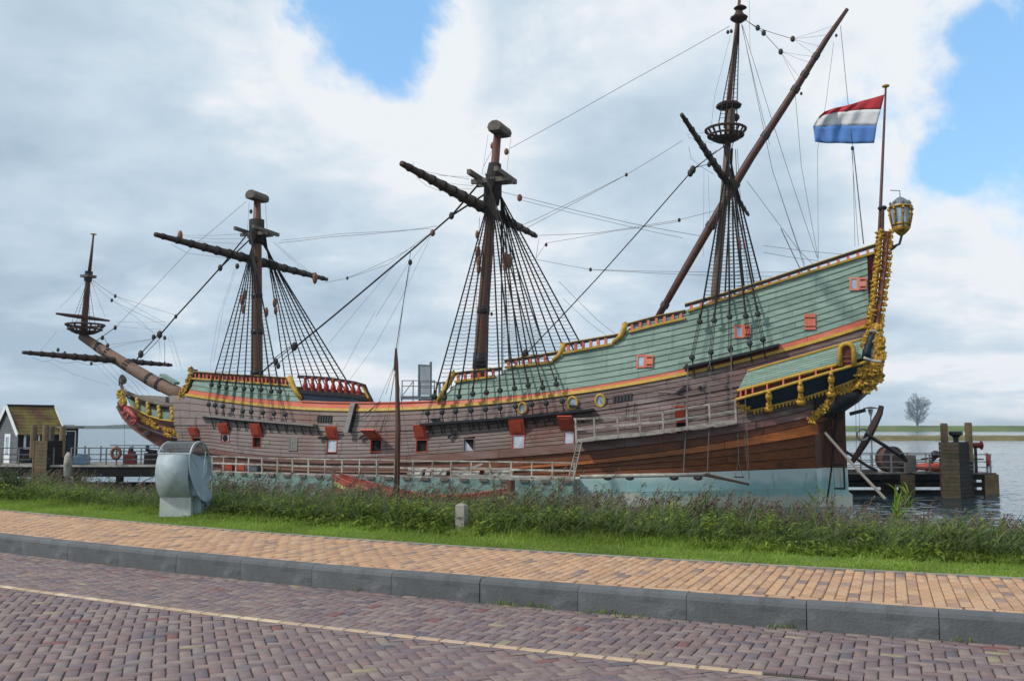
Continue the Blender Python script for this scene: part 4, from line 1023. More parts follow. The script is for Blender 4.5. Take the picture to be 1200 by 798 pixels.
# ensign staff
fp0 = V(UN(1030, 285, 0)); fp1 = V(UN(1038, 103, 0))
MB().tube([fp0+(fp0-fp1)*.05, fp0, fp1], [.10, .10, .055], 8).build('ensign_staff', M_['lateenwood'], SHIP, True)
MB().lathe(fp1, [(.05, 0), (.2, .05), (.2, .12), (.1, .17)], 10).build('staff_button', M_['yellow'], SHIP, True)
MB().tube([UN(1034, 278, .2), UN(1034.5, 243, .2)], .09, 6).build('staff_clamp', M_['lateenwood'], SHIP)
MB().lathe(V(UN(1034, 244, .1)), [(.2, -.1), (.26, 0), (.2, .1)], 10).build('staff_cap', M_['iron'], SHIP)

# ensign: three stripes in the wind
def flag():
    F_ = thing('ensign', 'red, white and blue horizontal striped flag blowing from the staff at the stern', 'flag', SHIP.location, HEAD)
    # edges of the stripes at the hoist and at the fly, traced as heights
    hx = [(1036.5, 111), (1032.5, 128.5), (1027.5, 147.5), (1024.5, 168)]
    fx = [(966, 130.5), (959, 137), (953, 148.5), (955, 167)]
    mx = [(1000, 121.5), (993, 130.5), (989, 147.5), (990, 168.5)]
    nu, nv = 26, 5
    cols = [('red_stripe', (.40, .035, .045)), ('white_stripe', (.60, .61, .63)), ('blue_stripe', (.08, .19, .46))]
    for k, (nm, c) in enumerate(cols):
        m = mat(nm+'_cloth', c, .85, .08, 3); P = []
        for i in range(nu+1):
            u = i/nu
            for j in range(nv+1):
                v = j/nv; q = []
                for A in (hx, mx, fx): q.append((A[k][0]*(1-v)+A[k+1][0]*v, A[k][1]*(1-v)+A[k+1][1]*v))
                w0, w1, w2 = (1-u)*(1-2*u), 4*u*(1-u), u*(2*u-1)
                x = q[0][0]*w0+q[1][0]*w1+q[2][0]*w2; y = q[0][1]*w0+q[1][1]*w1+q[2][1]*w2
                tt = u*1.0*(.24*sin(u*15+(k+v)*1.3)+.12*sin(u*27-(k+v)*2)) + .1*sin((k+v)*2.2)*u
                y += sin(u*14+k+v)*.5*u*(1 if j not in () else 1)
                P.append(UN(x, y, tt))
        F = [(i*(nv+1)+j, i*(nv+1)+j+1, (i+1)*(nv+1)+j+1, (i+1)*(nv+1)+j) for i in range(nu) for j in range(nv)]
        o = np_mesh(nm, np.array(P), np.array(F), m, F_, True)
        md = o.modifiers.new('cloth_thickness', 'SOLIDIFY'); md.thickness = .012
flag()

# ---- beakhead
def tb(s, z): return float(np.interp(s, [44.5, 46, 48, 50, 52, 54], [2.9, 2.2, 1.4, .8, .35, .2]))
def UB(px, py, k=1.0, off=0.0): return V(UH(px, py, off, lambda s, z: tb(s, z)*k))
def bpanel(name, T_, B_, m, k0, k1, thick, n=4, par=None):
    T_ = dense(T_, n); B_ = dense(B_, n)
    return fix_normals(MB().sweep([UB(x, y, k0) for x, y in T_], [UB(x, y, k1) for x, y in B_], [Vector((0, -thick, 0))]*len(T_)).build(name, M_[m], par or BK))
BK = bpy.data.objects.new('beakhead', None); C.objects.link(BK); BK.parent = SHIP
MB().tube([UB(x, y) for x, y in dense([(141, 448), (143.5, 456), (149, 461), (160, 465), (175, 470), (190, 474), (200, 475.5), (210, 472), (217, 466), (220, 458)], 3)], [.12]*6+[.17]*22, 7).build('head_rail', M_['capwood'], BK, True)
MB().tube([UB(141, 452), UB(141.5, 444), UB(144, 441)], [.13, .16, .2], 7).build('head_scroll', M_['capwood'], BK, True)
MB().ball(UB(144.5, 445.5), (.32, .2, .32), 8, 6, jit=.06).build('head_knob', M_['capwood'], BK, True)
G_T = [(147, 463.5), (158, 470), (172, 476), (188, 480), (205, 481.5), (223, 478)]; G_B = [(153, 475), (162, 481), (174, 487), (188, 491.5), (205, 493.5), (223, 491)]
for k in range(2):
    a = [(x0+(x1-x0)*k/2, y0+(y1-y0)*k/2) for (x0, y0), (x1, y1) in zip(G_T, G_B)]; b = [(x0+(x1-x0)*(k+.97)/2, y0+(y1-y0)*(k+.97)/2) for (x0, y0), (x1, y1) in zip(G_T, G_B)]
    bpanel('green_beak_board', a, b, 'green', 1.0, .97, .12)
for nm, px, r, m in (('beak_moulding', G_T, .06, 'black'), ('beak_moulding', G_B, .06, 'yellow')): MB().tube([UB(x, y, 1.0, .05) for x, y in dense(px, 3)], r, 6).build(nm, M_[m], BK)
G_D = [(141, 474), (148, 486), (160, 495), (174, 502), (190, 508), (205, 512), (224, 515)]
G_B2 = [(152, 476), (162, 482), (174, 488), (188, 492.5), (205, 494.5), (214, 493.5), (224, 492)]
bpanel('beak_cheek', G_B2, G_D, 'plank_brown', .93, .5, .12)
MB().tube([UB(x, y, .8) for x, y in dense([(152, 483), (165, 491), (180, 498), (195, 502), (210, 504), (224, 504)], 3)], .09, 6).build('cheek_rail', M_['wale2'], BK)
# stem knee of the beak
K_T = [(137, 471), (141, 480), (149, 489), (160, 497), (174, 504), (190, 510), (208, 514), (228, 517)]; K_B = [(138, 476), (145, 489), (154, 499), (166, 508), (180, 517), (196, 526), (214, 538), (232, 552)]
T_ = dense(K_T, 3); B_ = dense(K_B, 3)
fix_normals(MB().sweep([UN(x, y, .22) for x, y in T_], [UN(x, y, .22) for x, y in B_], [Vector((0, -.44, 0))]*len(T_)).build('beak_knee', mat('dark_red_knee', (.13, .045, .035), .6, .35, 2, GRAIN, .3), BK))
T_ = dense([(a, b+1.2) for a, b in K_B], 3)
MB().tube([UN(x, y, .0) for x, y in dense(K_B, 3)], .16, 6).build('knee_rubbing_strip', M_['wale2'], BK)
MB().ball(UN(172, 508, .3), (.4, .12, .2), 8, 5).build('knee_boss', M_['wale2'], BK, True)
MB().tube([UB(x, y) for x, y in ((228, 512), (236, 530), (244, 556))], .2, 6).build('stem', M_['plank_brown'], BK)
for x, y0, y1 in ((160.5, 467, 478.5), (173, 472, 484.5), (186, 476, 489), (201, 478, 491)):
    a = UB(x, y0, 1, .12); b = UB(x+1.5, y1, 1, .1); mb = MB(); d = b-a; w = .18
    mb.ball(a+d*.1, (w, w*.8, w*1.1), 7, 5); mb.ball(a+d*.45, (w*1.1, w*.9, w*1.5), 7, 5, jit=.1); mb.ball(a+d*.85, (w*.9, w*.8, w*1.3), 7, 5, jit=.1); mb.build('beak_figure', M_['yellow'], BK, True)
gold_lumps('figurehead_crown', [UB(140, 460, 1, .1), UB(143, 466, 1, .15), UB(145, 473, 1, .2)], .34, 'yellow', BK, 9)
M_['lion'] = mat('red_lion_paint', (.30, .055, .04), .5, .3, 5)
# red lion: body, head, forelegs, hind leg, tail
mb = MB(); Z = lambda x, y, o=.25: UB(x, y, 1.0, o)
mb.tube([Z(147, 478), Z(152, 482), Z(157, 487), Z(161, 491)], [.18, .22, .2, .14], 8); mb.ball(Z(144.5, 475.5), (.2, .2, .22), 8, 6, jit=.1)
mb.tube([Z(149, 481), Z(145, 485), Z(142, 483)], [.14, .1, .08], 6); mb.tube([Z(152, 485), Z(149, 490), Z(147, 489)], [.14, .1, .08], 6)
mb.tube([Z(160, 490), Z(156, 494), Z(153, 493)], [.16, .1, .08], 6); mb.tube([Z(161, 491), Z(158, 496), Z(155, 498)], [.15, .1, .07], 6)
mb.build('red_lion_figurehead', M_['lion'], BK, True)
for pts in ([(163, 486), (168, 490), (172, 493)], [(166, 492), (172, 495), (177, 497)], [(175, 492), (181, 497)], [(179, 500), (185, 502)], [(192, 502), (197, 505)], [(199, 503), (205, 508)], [(193, 508), (200, 511)], [(208, 510), (216, 514)], [(214, 511), (222, 516)]):
    gold_lumps('beak_scrollwork', [UB(x, y, .85, .15) for x, y in pts], .17, 'gold', BK)
for x, y in ((172, 466), (176, 466.5), (180, 467), (184, 467), (189, 467.5), (193, 467)):
    MB().beam(UB(x, y+6, .6), UB(x, y-2, .6), .12, .12, (0, 1, 0)).build('head_timber', M_['capwood'], BK)
MB().beam(UB(170, 467, .5), UB(200, 469, .5), .9, .5, (0, 0, 1)).build('head_grating', M_['greywood'], BK)
for x in (206, 211, 216): MB().beam(UB(x, 481, .9), UB(x, 470, .9), .12, .14, (0, 1, 0)).build('head_timber', M_['yellow'], BK)
bpanel('beak_lattice', [(152, 463), (165, 468.5), (180, 473), (195, 476), (208, 474.5), (221, 466)], [(152, 467), (165, 474), (180, 479), (195, 481.5), (208, 482), (221, 479)], 'black', .93, .93, .1)
bpanel('beak_backing', [(172, 478), (200, 477), (222, 468)], [(172, 500), (200, 508), (222, 515)], 'black', .4, .3, .1)

# ================================================================== MASTS, YARDS, RIGGING
def ln(name, pts, r, m='rope', n=4, parent=SHIP):
    return MB().tube([V(p) for p in pts], r, n, False).build(name, M_[m], parent)
def U0(x, y, t=0.0): return V(UN(x, y, t))
def px2m(x, y, px, t=0.0): return (U0(x, y, t)-U0(x+px, y, t)).length*.98
def mast(name, px, rad_px, m, bands=()):
    o = bpy.data.objects.new(name, None); C.objects.link(o); o.parent = SHIP
    P = [U0(*p) for p in px]; R_ = [px2m(*p, r) for p, r in zip(px, rad_px)]
    MB().tube(P, R_, 12).build('mast_pole', M_[m], o, True)
    for (y, h) in bands:
        ys = [p[1] for p in px]; x = np.interp(-y, [-v for v in ys], [p[0] for p in px]); r = np.interp(-y, [-v for v in ys], rad_px)
        x2 = np.interp(-(y-h), [-v for v in ys], [p[0] for p in px])
        MB().tube([U0(x, y), U0(x2, y-h)], px2m(x, y, r)*1.07, 12).build('mast_band', M_['black'], o, True)
    return o
FM = mast('foremast', [(301, 470), (301, 430), (301, 330), (301.3, 270), (301.5, 232)], [6.2, 5.9, 5.0, 4.3, 3.2], 'mastwood', [(392, 6), (350, 6), (440, 6)])
MM = mast('mainmast', [(560, 470), (562, 425), (569, 330), (576, 240), (583, 158)], [7.6, 7.2, 6.2, 5.4, 4.2], 'mastwood', [(368, 9), (432, 18)])
ZM = mast('mizzenmast', [(836, 380), (838.5, 340), (847, 250), (853, 165)], [5.8, 5.5, 4.8, 4.0], 'mizzenwood', [])
ZT_ = mast('mizzen_topmast', [(851, 150), (857, 90), (864, 25), (868, -14)], [3.4, 3.0, 2.2, 1.6], 'mastwood')
def capblock(cx, cy, w, h, par, t_len):
    c = U0(cx, cy); r = px2m(cx, cy, h/2)
    # a rounded cap laid athwart the mast head
    prof = []
    mb = MB(); L1 = t_len/2; P = []; K = 10
    for tt in (-L1, -L1*.93, L1*.93, L1):
        q = .85 if abs(tt) == L1 else 1
        for k in range(K):
            a = 2*pi*k/K; x = r*1.15*cos(a)*q; z = r*sin(a)*q
            if z < -r*.55: z = -r*.55
            P.append(c+Vector((x, tt, z)))
    mb.add(P, [(i*K+k, i*K+(k+1) % K, (i+1)*K+(k+1) % K, (i+1)*K+k) for i in range(3) for k in range(K)]+[tuple(range(K))[::-1], tuple(range(3*K, 4*K))])
    return fix_normals(mb.build('mast_cap', M_['capwood'], par))
capblock(301.5, 231.5, 22, 11, FM, 1.75); capblock(585.5, 153, 27, 15, MM, 1.9)
def crosstrees(cx, cy, par, half_t, half_s, th, m='capwood'):
    c = U0(cx, cy)
    for ds in (-.33, .33): MB().beam(c+Vector((ds*half_s*2.2, -half_t, 0)), c+Vector((ds*half_s*2.2, half_t, .06)), th, th*1.2).build('crosstree', M_[m], par)
    for dt in (-.42, .42): MB().beam(c+Vector((-half_s, dt, -th*1.1)), c+Vector((half_s, dt, -th*1.1)), th*.9, th*1.2).build('trestletree', M_[m], par)
crosstrees(301, 272, FM, 1.5, 1.1, .2); crosstrees(577, 208, MM, 1.7, 1.3, .26)
MB().tube([U0(301, 286), U0(301, 258)], px2m(301, 270, 7.5), 9).build('mast_head_wolding', M_['rope'], FM, True)
MB().tube([U0(575.3, 240), U0(577.5, 218), U0(580, 192)], [px2m(577, 218, 9), px2m(577, 218, 10), px2m(577, 218, 7)], 9).build('mast_head_wolding', M_['rope'], MM, True)
def top_ring(cx, cy, w_px, par, h, spokes=14):
    c = U0(cx, cy); r = px2m(cx, cy, w_px/2)
    ring = lambda rr, z, th: MB().tube([c+Vector((rr*cos(a), rr*sin(a), z)) for a in np.linspace(0, 2*pi, 25)], th, 5, False)
    ring(r, h, .085).build('top_rim', M_['sparwood'], par); ring(r*.88, h*.35, .07).build('top_hoop', M_['sparwood'], par)
    MB().lathe(c, [(.25, -.25), (r*.5, -.15), (r*.72, 0), (r*.72, .05)], 16).build('top_platform', M_['sparwood'], par)
    for k in range(spokes):
        a = 2*pi*k/spokes; MB().beam(c+Vector((r*.68*cos(a), r*.68*sin(a), 0)), c+Vector((r*cos(a), r*sin(a), h)), .09, .09).build('top_stave', M_['sparwood'], par)
top_ring(850.5, 163, 48, ZM, .55, 18)
MB().lathe(U0(854, 125), [(.3, -.2), (.75, -.05), (.78, .05), (.6, .2), (.3, .3)], 10).build('masthead_cap', M_['sparwood'], ZT_)
MB().tube([U0(855.5, 158, .3), U0(857.5, 128, .3)], [.28, .22], 7).build('topmast_heel', M_['mizzenwood'], ZT_)
for x, y in ((861, 158), (862, 138)): MB().ball(U0(x, y), .25, 6, 5).build('topmast_heel_block', M_['block'], ZT_)
MB().lathe(U0(866, 22), [(.2, -.25), (.5, -.05), (.54, .05), (.32, .2), (.18, .5)], 10).build('topmast_crosstrees', M_['sparwood'], ZT_)
MB().lathe(U0(867.5, 10), [(.2, -.1), (.4, 0), (.2, .15)], 10).build('topmast_collar', M_['sparwood'], ZT_)

def yard(name, cx, cy, xl, xr, r_px, m, cy2=None, parent=SHIP, t0=.0, lumps=True, tilt=0.0):
    """a spar slung athwart the ship through a photograph point; its ends found from their columns"""
    c = U0(cx, cy, t0)
    def solve(x):
        lo, hi = -14.0, 14.0
        f = lambda L_: (lambda wp: 600+FPX*wp[0]/(wp[1]*cos(PITCH)+(wp[2]-EYE)*sin(PITCH)))(np.array(SO)+_f*c.x+_t*(c.y+L_)+np.array([0, 0, c.z+tilt*L_]))
        for _ in range(40):
            mid = (lo+hi)/2
            if f(mid) > x: lo = mid
            else: hi = mid
        return (lo+hi)/2
    a, b = solve(xl), solve(xr); o = bpy.data.objects.new(name, None); C.objects.link(o); o.parent = parent
    r = px2m(cx, cy, r_px); pt = lambda L_: c+Vector((0, L_, tilt*L_))
    Ls = np.linspace(a, b, 9); P = [pt(l) for l in Ls]; fr = np.abs(np.linspace(-1, 1, 9))
    MB().tube(P, list(r*(1-.5*fr**1.6)), 9).build('yard_spar', M_[m], o, True)
    if lumps:
        for l in np.linspace(a*.93, b*.93, 15):
            q = 1-.5*abs(2*(l-a)/(b-a)-1)**1.6; MB().tube([pt(l-.09), pt(l+.09)], r*q*1.22, 7).build('yard_lashing', M_['rope'], o)
    return o, pt(a), pt(b)
FY, fyl, fyr = yard('fore_yard', 301, 306, 182, 383, 4.2, 'sparwood', t0=.0); 
MY, myl, myr = yard('main_yard', 573, 247, 471, 628, 5.6, 'sparwood')
ZY_, zyl, zyr = yard('crossjack_yard', 851, 213, 799, 877, 4.0, 'sparwood')
SY, syl, syr = yard('spritsail_yard', 138, 422.5, 27, 201, 3.0, 'sparwood', t0=0)
TY, tyl, tyr = yard('sprit_topsail_yard', 99, 372, 66, 128, 1.9, 'lateenwood', lumps=False)
o = bpy.data.objects.new('lateen_yard', None); C.objects.link(o); o.parent = SHIP
lp = [(768, 377), (797, 326), (851, 233), (880, 185), (932, 105), (968, 47), (993, 11)]
P = [U0(x, y, .6) for x, y in lp]; R_ = [px2m(x, y, r, .6) for (x, y), r in zip(lp, (3.8, 4.6, 5.4, 5.0, 4.6, 3.6, 2.4))]
MB().tube(P, R_, 10).build('yard_spar', M_['lateenwood'], o, True)
for x, y, r in ((932, 107, 5.6), (897, 160, 5.6), (861, 217, 6.4), (858, 221, 6.4), (833, 265, 6.3), (779, 358, 5.2), (943, 89, 5), (956, 68, 4.6)):
    i = np.interp(x, [p[0] for p in lp], range(len(lp))); j = int(min(i, len(lp)-2)); d = (P[j+1]-P[j]).normalized(); c = P[j].lerp(P[j+1], i-j)
    MB().tube([c-d*.16, c+d*.16], px2m(x, y, r), 8).build('yard_wolding', M_['block'], o)
# bowsprit with sprit topmast
BS = bpy.data.objects.new('bowsprit', None); C.objects.link(BS); BS.parent = SHIP
bp = [(221, 468), (205, 459), (180, 447), (150, 429), (120, 410), (96, 394)]; P = [U0(*p) for p in bp]
MB().tube(P, [px2m(*p, r*.88) for p, r in zip(bp, (7.5, 7.4, 7, 6.3, 5.4, 4.4))], 12).build('bowsprit_spar', M_['sprit'], BS, True)
for x in (188, 176, 152, 149, 127, 116):
    i = np.interp(-x, [-p[0] for p in bp], range(len(bp))); j = int(min(i, len(bp)-2)); d = (P[j+1]-P[j]).normalized(); c = P[j].lerp(P[j+1], i-j); r = np.interp(x, [96, 205], [4.3, 7.1])
    MB().tube([c-d*.14, c+d*.14], px2m(x, 440, r), 10).build('bowsprit_gammoning', M_['rope'], BS)
MB().beam(U0(207, 457, .0)+Vector((0, 0, .5)), U0(190, 448)+Vector((0, 0, .55)), .6, .2).build('bowsprit_chock', M_['green'], BS)
STM = bpy.data.objects.new('sprit_topmast', None); C.objects.link(STM); STM.parent = SHIP
P = [U0(98, 394), U0(99.5, 370), U0(103.5, 325), U0(104, 318)]; MB().tube(P, [px2m(99, 380, 3), px2m(99, 370, 2.9), px2m(104, 325, 2.2), px2m(104, 318, 2.1)], 8).build('topmast_pole', M_['lateenwood'], STM, True)
MB().tube([U0(104, 326), U0(107, 300), U0(109.5, 276)], [px2m(104, 320, 1.8), px2m(107, 300, 1.3), px2m(109, 276, .8)], 7).build('flag_pole', M_['lateenwood'], STM, True)
MB().lathe(U0(109.7, 275), [(.05, -.05), (.28, .02), (.1, .1)], 8).build('pole_truck', M_['yellow'], STM)
MB().tube([U0(103, 330), U0(104.5, 318)], .3, 7).build('masthead_lashing', M_['black'], STM); MB().box(U0(103.5, 324), (.8, .9, .2)).build('masthead_trestle', M_['capwood'], STM)
top_ring(99.5, 389, 33, STM, .55, 14)

def blk(x, y, r=.16, t=0.0, m='block', name='block', long_=1.35, P=None):
    p = P or U0(x, y, t); r *= .66 if r < .36 else .58; return MB().ball(p, (r, r*.8, r*long_), 7, 5).build(name, M_[m], SHIP, True)

# ---- shrouds: from each masthead to deadeyes on the channels, both sides, with ratlines
def shrouds(kind, head, up, low, chain_dy, offc, n_rat, head_t=.4, spread=.38, back=None, r=.052, y_first=None):
    hd = U0(*head); nS = len(up); U_ = []; L_ = []
    for (x, y) in up: U_.append(V(UH(x, y, offc)))
    for (x, y) in low: L_.append(V(UH(x, y, offc+.02)))
    for side in (1, -1):
        mir = lambda p: Vector((p.x, p.y*side*(.8 if side < 0 and kind == 'fore' else 1), p.z))
        tops = [hd + Vector(((i/(nS-1)-.5)*spread*2, head_t*side, -.1*(i % 3))) for i in range(nS)]
        for i in range(nS):
            u, l = mir(U_[i]), mir(L_[i])
            ln('shroud', [tops[i], u], r)
            if side == 1:
                d = (l-u).normalized()
                n = Vector((0, 1, 0)); R = n.to_track_quat('Z', 'Y').to_matrix()
                for p in (u, l): MB().lathe(p-n*.07, [(.09, 0), (.165, .03), (.165, .12), (.09, .15)], 9, R).build('deadeye', M_['deadeye'], SHIP, True)
                MB().tube([u+Vector((0,.02,.1)), u+Vector((0,.02,.45))], [.064, .04], 5).build('shroud_splice', M_['rope'], SHIP)
                for q in (-.08, 0, .08): ln('lanyard', [u+Vector((q, .02, 0)), l+Vector((q, .02, 0))], .018)
                ch = V(UH(low[i][0]+chain_dy[0], low[i][1]+chain_dy[1], .05))
                ln('chain_plate', [l, ch], .035, 'iron')
        # ratlines
        for k in range(1, n_rat):
            f = k/n_rat; z0 = max(u.z for u in U_)*0+U_[0].z
            pts = []
            zlev = max(p.z for p in U_)+.35 + (hd.z-.9 - max(p.z for p in U_)-.35)*f
            for i in range(nS):
                u = mir(U_[i]); t = tops[i]; g = (zlev-u.z)/(t.z-u.z); p = u.lerp(t, g)
                if pts: m_ = (pts[-1]+p)/2; pts.append(m_-Vector((0, 0, .035+.02*random.random())))
                pts.append(p)
            ln('ratline', pts, .0195, n=3)
FU = [(248, 451), (257, 452.5), (265.5, 454), (276, 454.5), (286, 455.5), (295.5, 456), (306, 456.5), (318, 458.5), (328, 458.5)]
FL = [(244.5, 474), (252, 475), (261, 476), (273, 479.5), (284.5, 482), (294.5, 482.5), (308, 483.5), (321, 484.5), (334, 485.5)]
shrouds('fore', (301, 268), FU, FL, (3, 17), .45, 38)
MU = [(509, 464), (521, 466), (538, 464.5), (554, 461.5), (570, 460), (586, 457.5), (603, 455), (619, 451.5), (636, 454), (652, 450)]
ML = [(501, 484), (518, 483), (534, 482), (552, 481), (569, 479.5), (586, 478), (604, 476), (623, 474), (640, 472.5), (659, 470)]
shrouds('main', (578, 205), MU, ML, (3, 22), .55, 54)
ZU_ = [(820, 377), (837, 375.5), (855, 371), (874, 370.5), (888, 368)]; ZL_ = [(811, 419), (833, 413), (856, 409), (878.5, 402.5), (894, 398)]
shrouds('mizzen', (854, 172), ZU_, ZL_, (3, 22), .45, 42, spread=.15)
# topmast shrouds over the mizzen top
for side in (1, -1):
    bs = [U0(x, 157)+Vector((0, 1.05*side, .4)) for x in (846, 853, 860)]; tp = [U0(866, 26)+Vector((0, .12*side, 0)) for _ in range(3)]
    for a, b in zip(bs, tp): ln('topmast_shroud', [a, b], .032)
    for k in range(1, 24): ln('ratline', [a.lerp(b, k/25) for a, b in zip(bs, tp)], .016, n=3)
    for i, x in enumerate((846, 853, 860)): ln('futtock_shroud', [bs[i], U0(852, 192)], .03)
    # sprit topmast shrouds
    bs = [U0(99.5+d, 388)+Vector((0, .75*side, .2)) for d in (-9, -3, 4)]; tp = U0(103.5, 327)
    for b in bs: ln('sprit_shroud', [b, tp], .02)
    for k in range(1, 14): ln('ratline', [b.lerp(tp, k/15) for b in bs], .009, n=3)
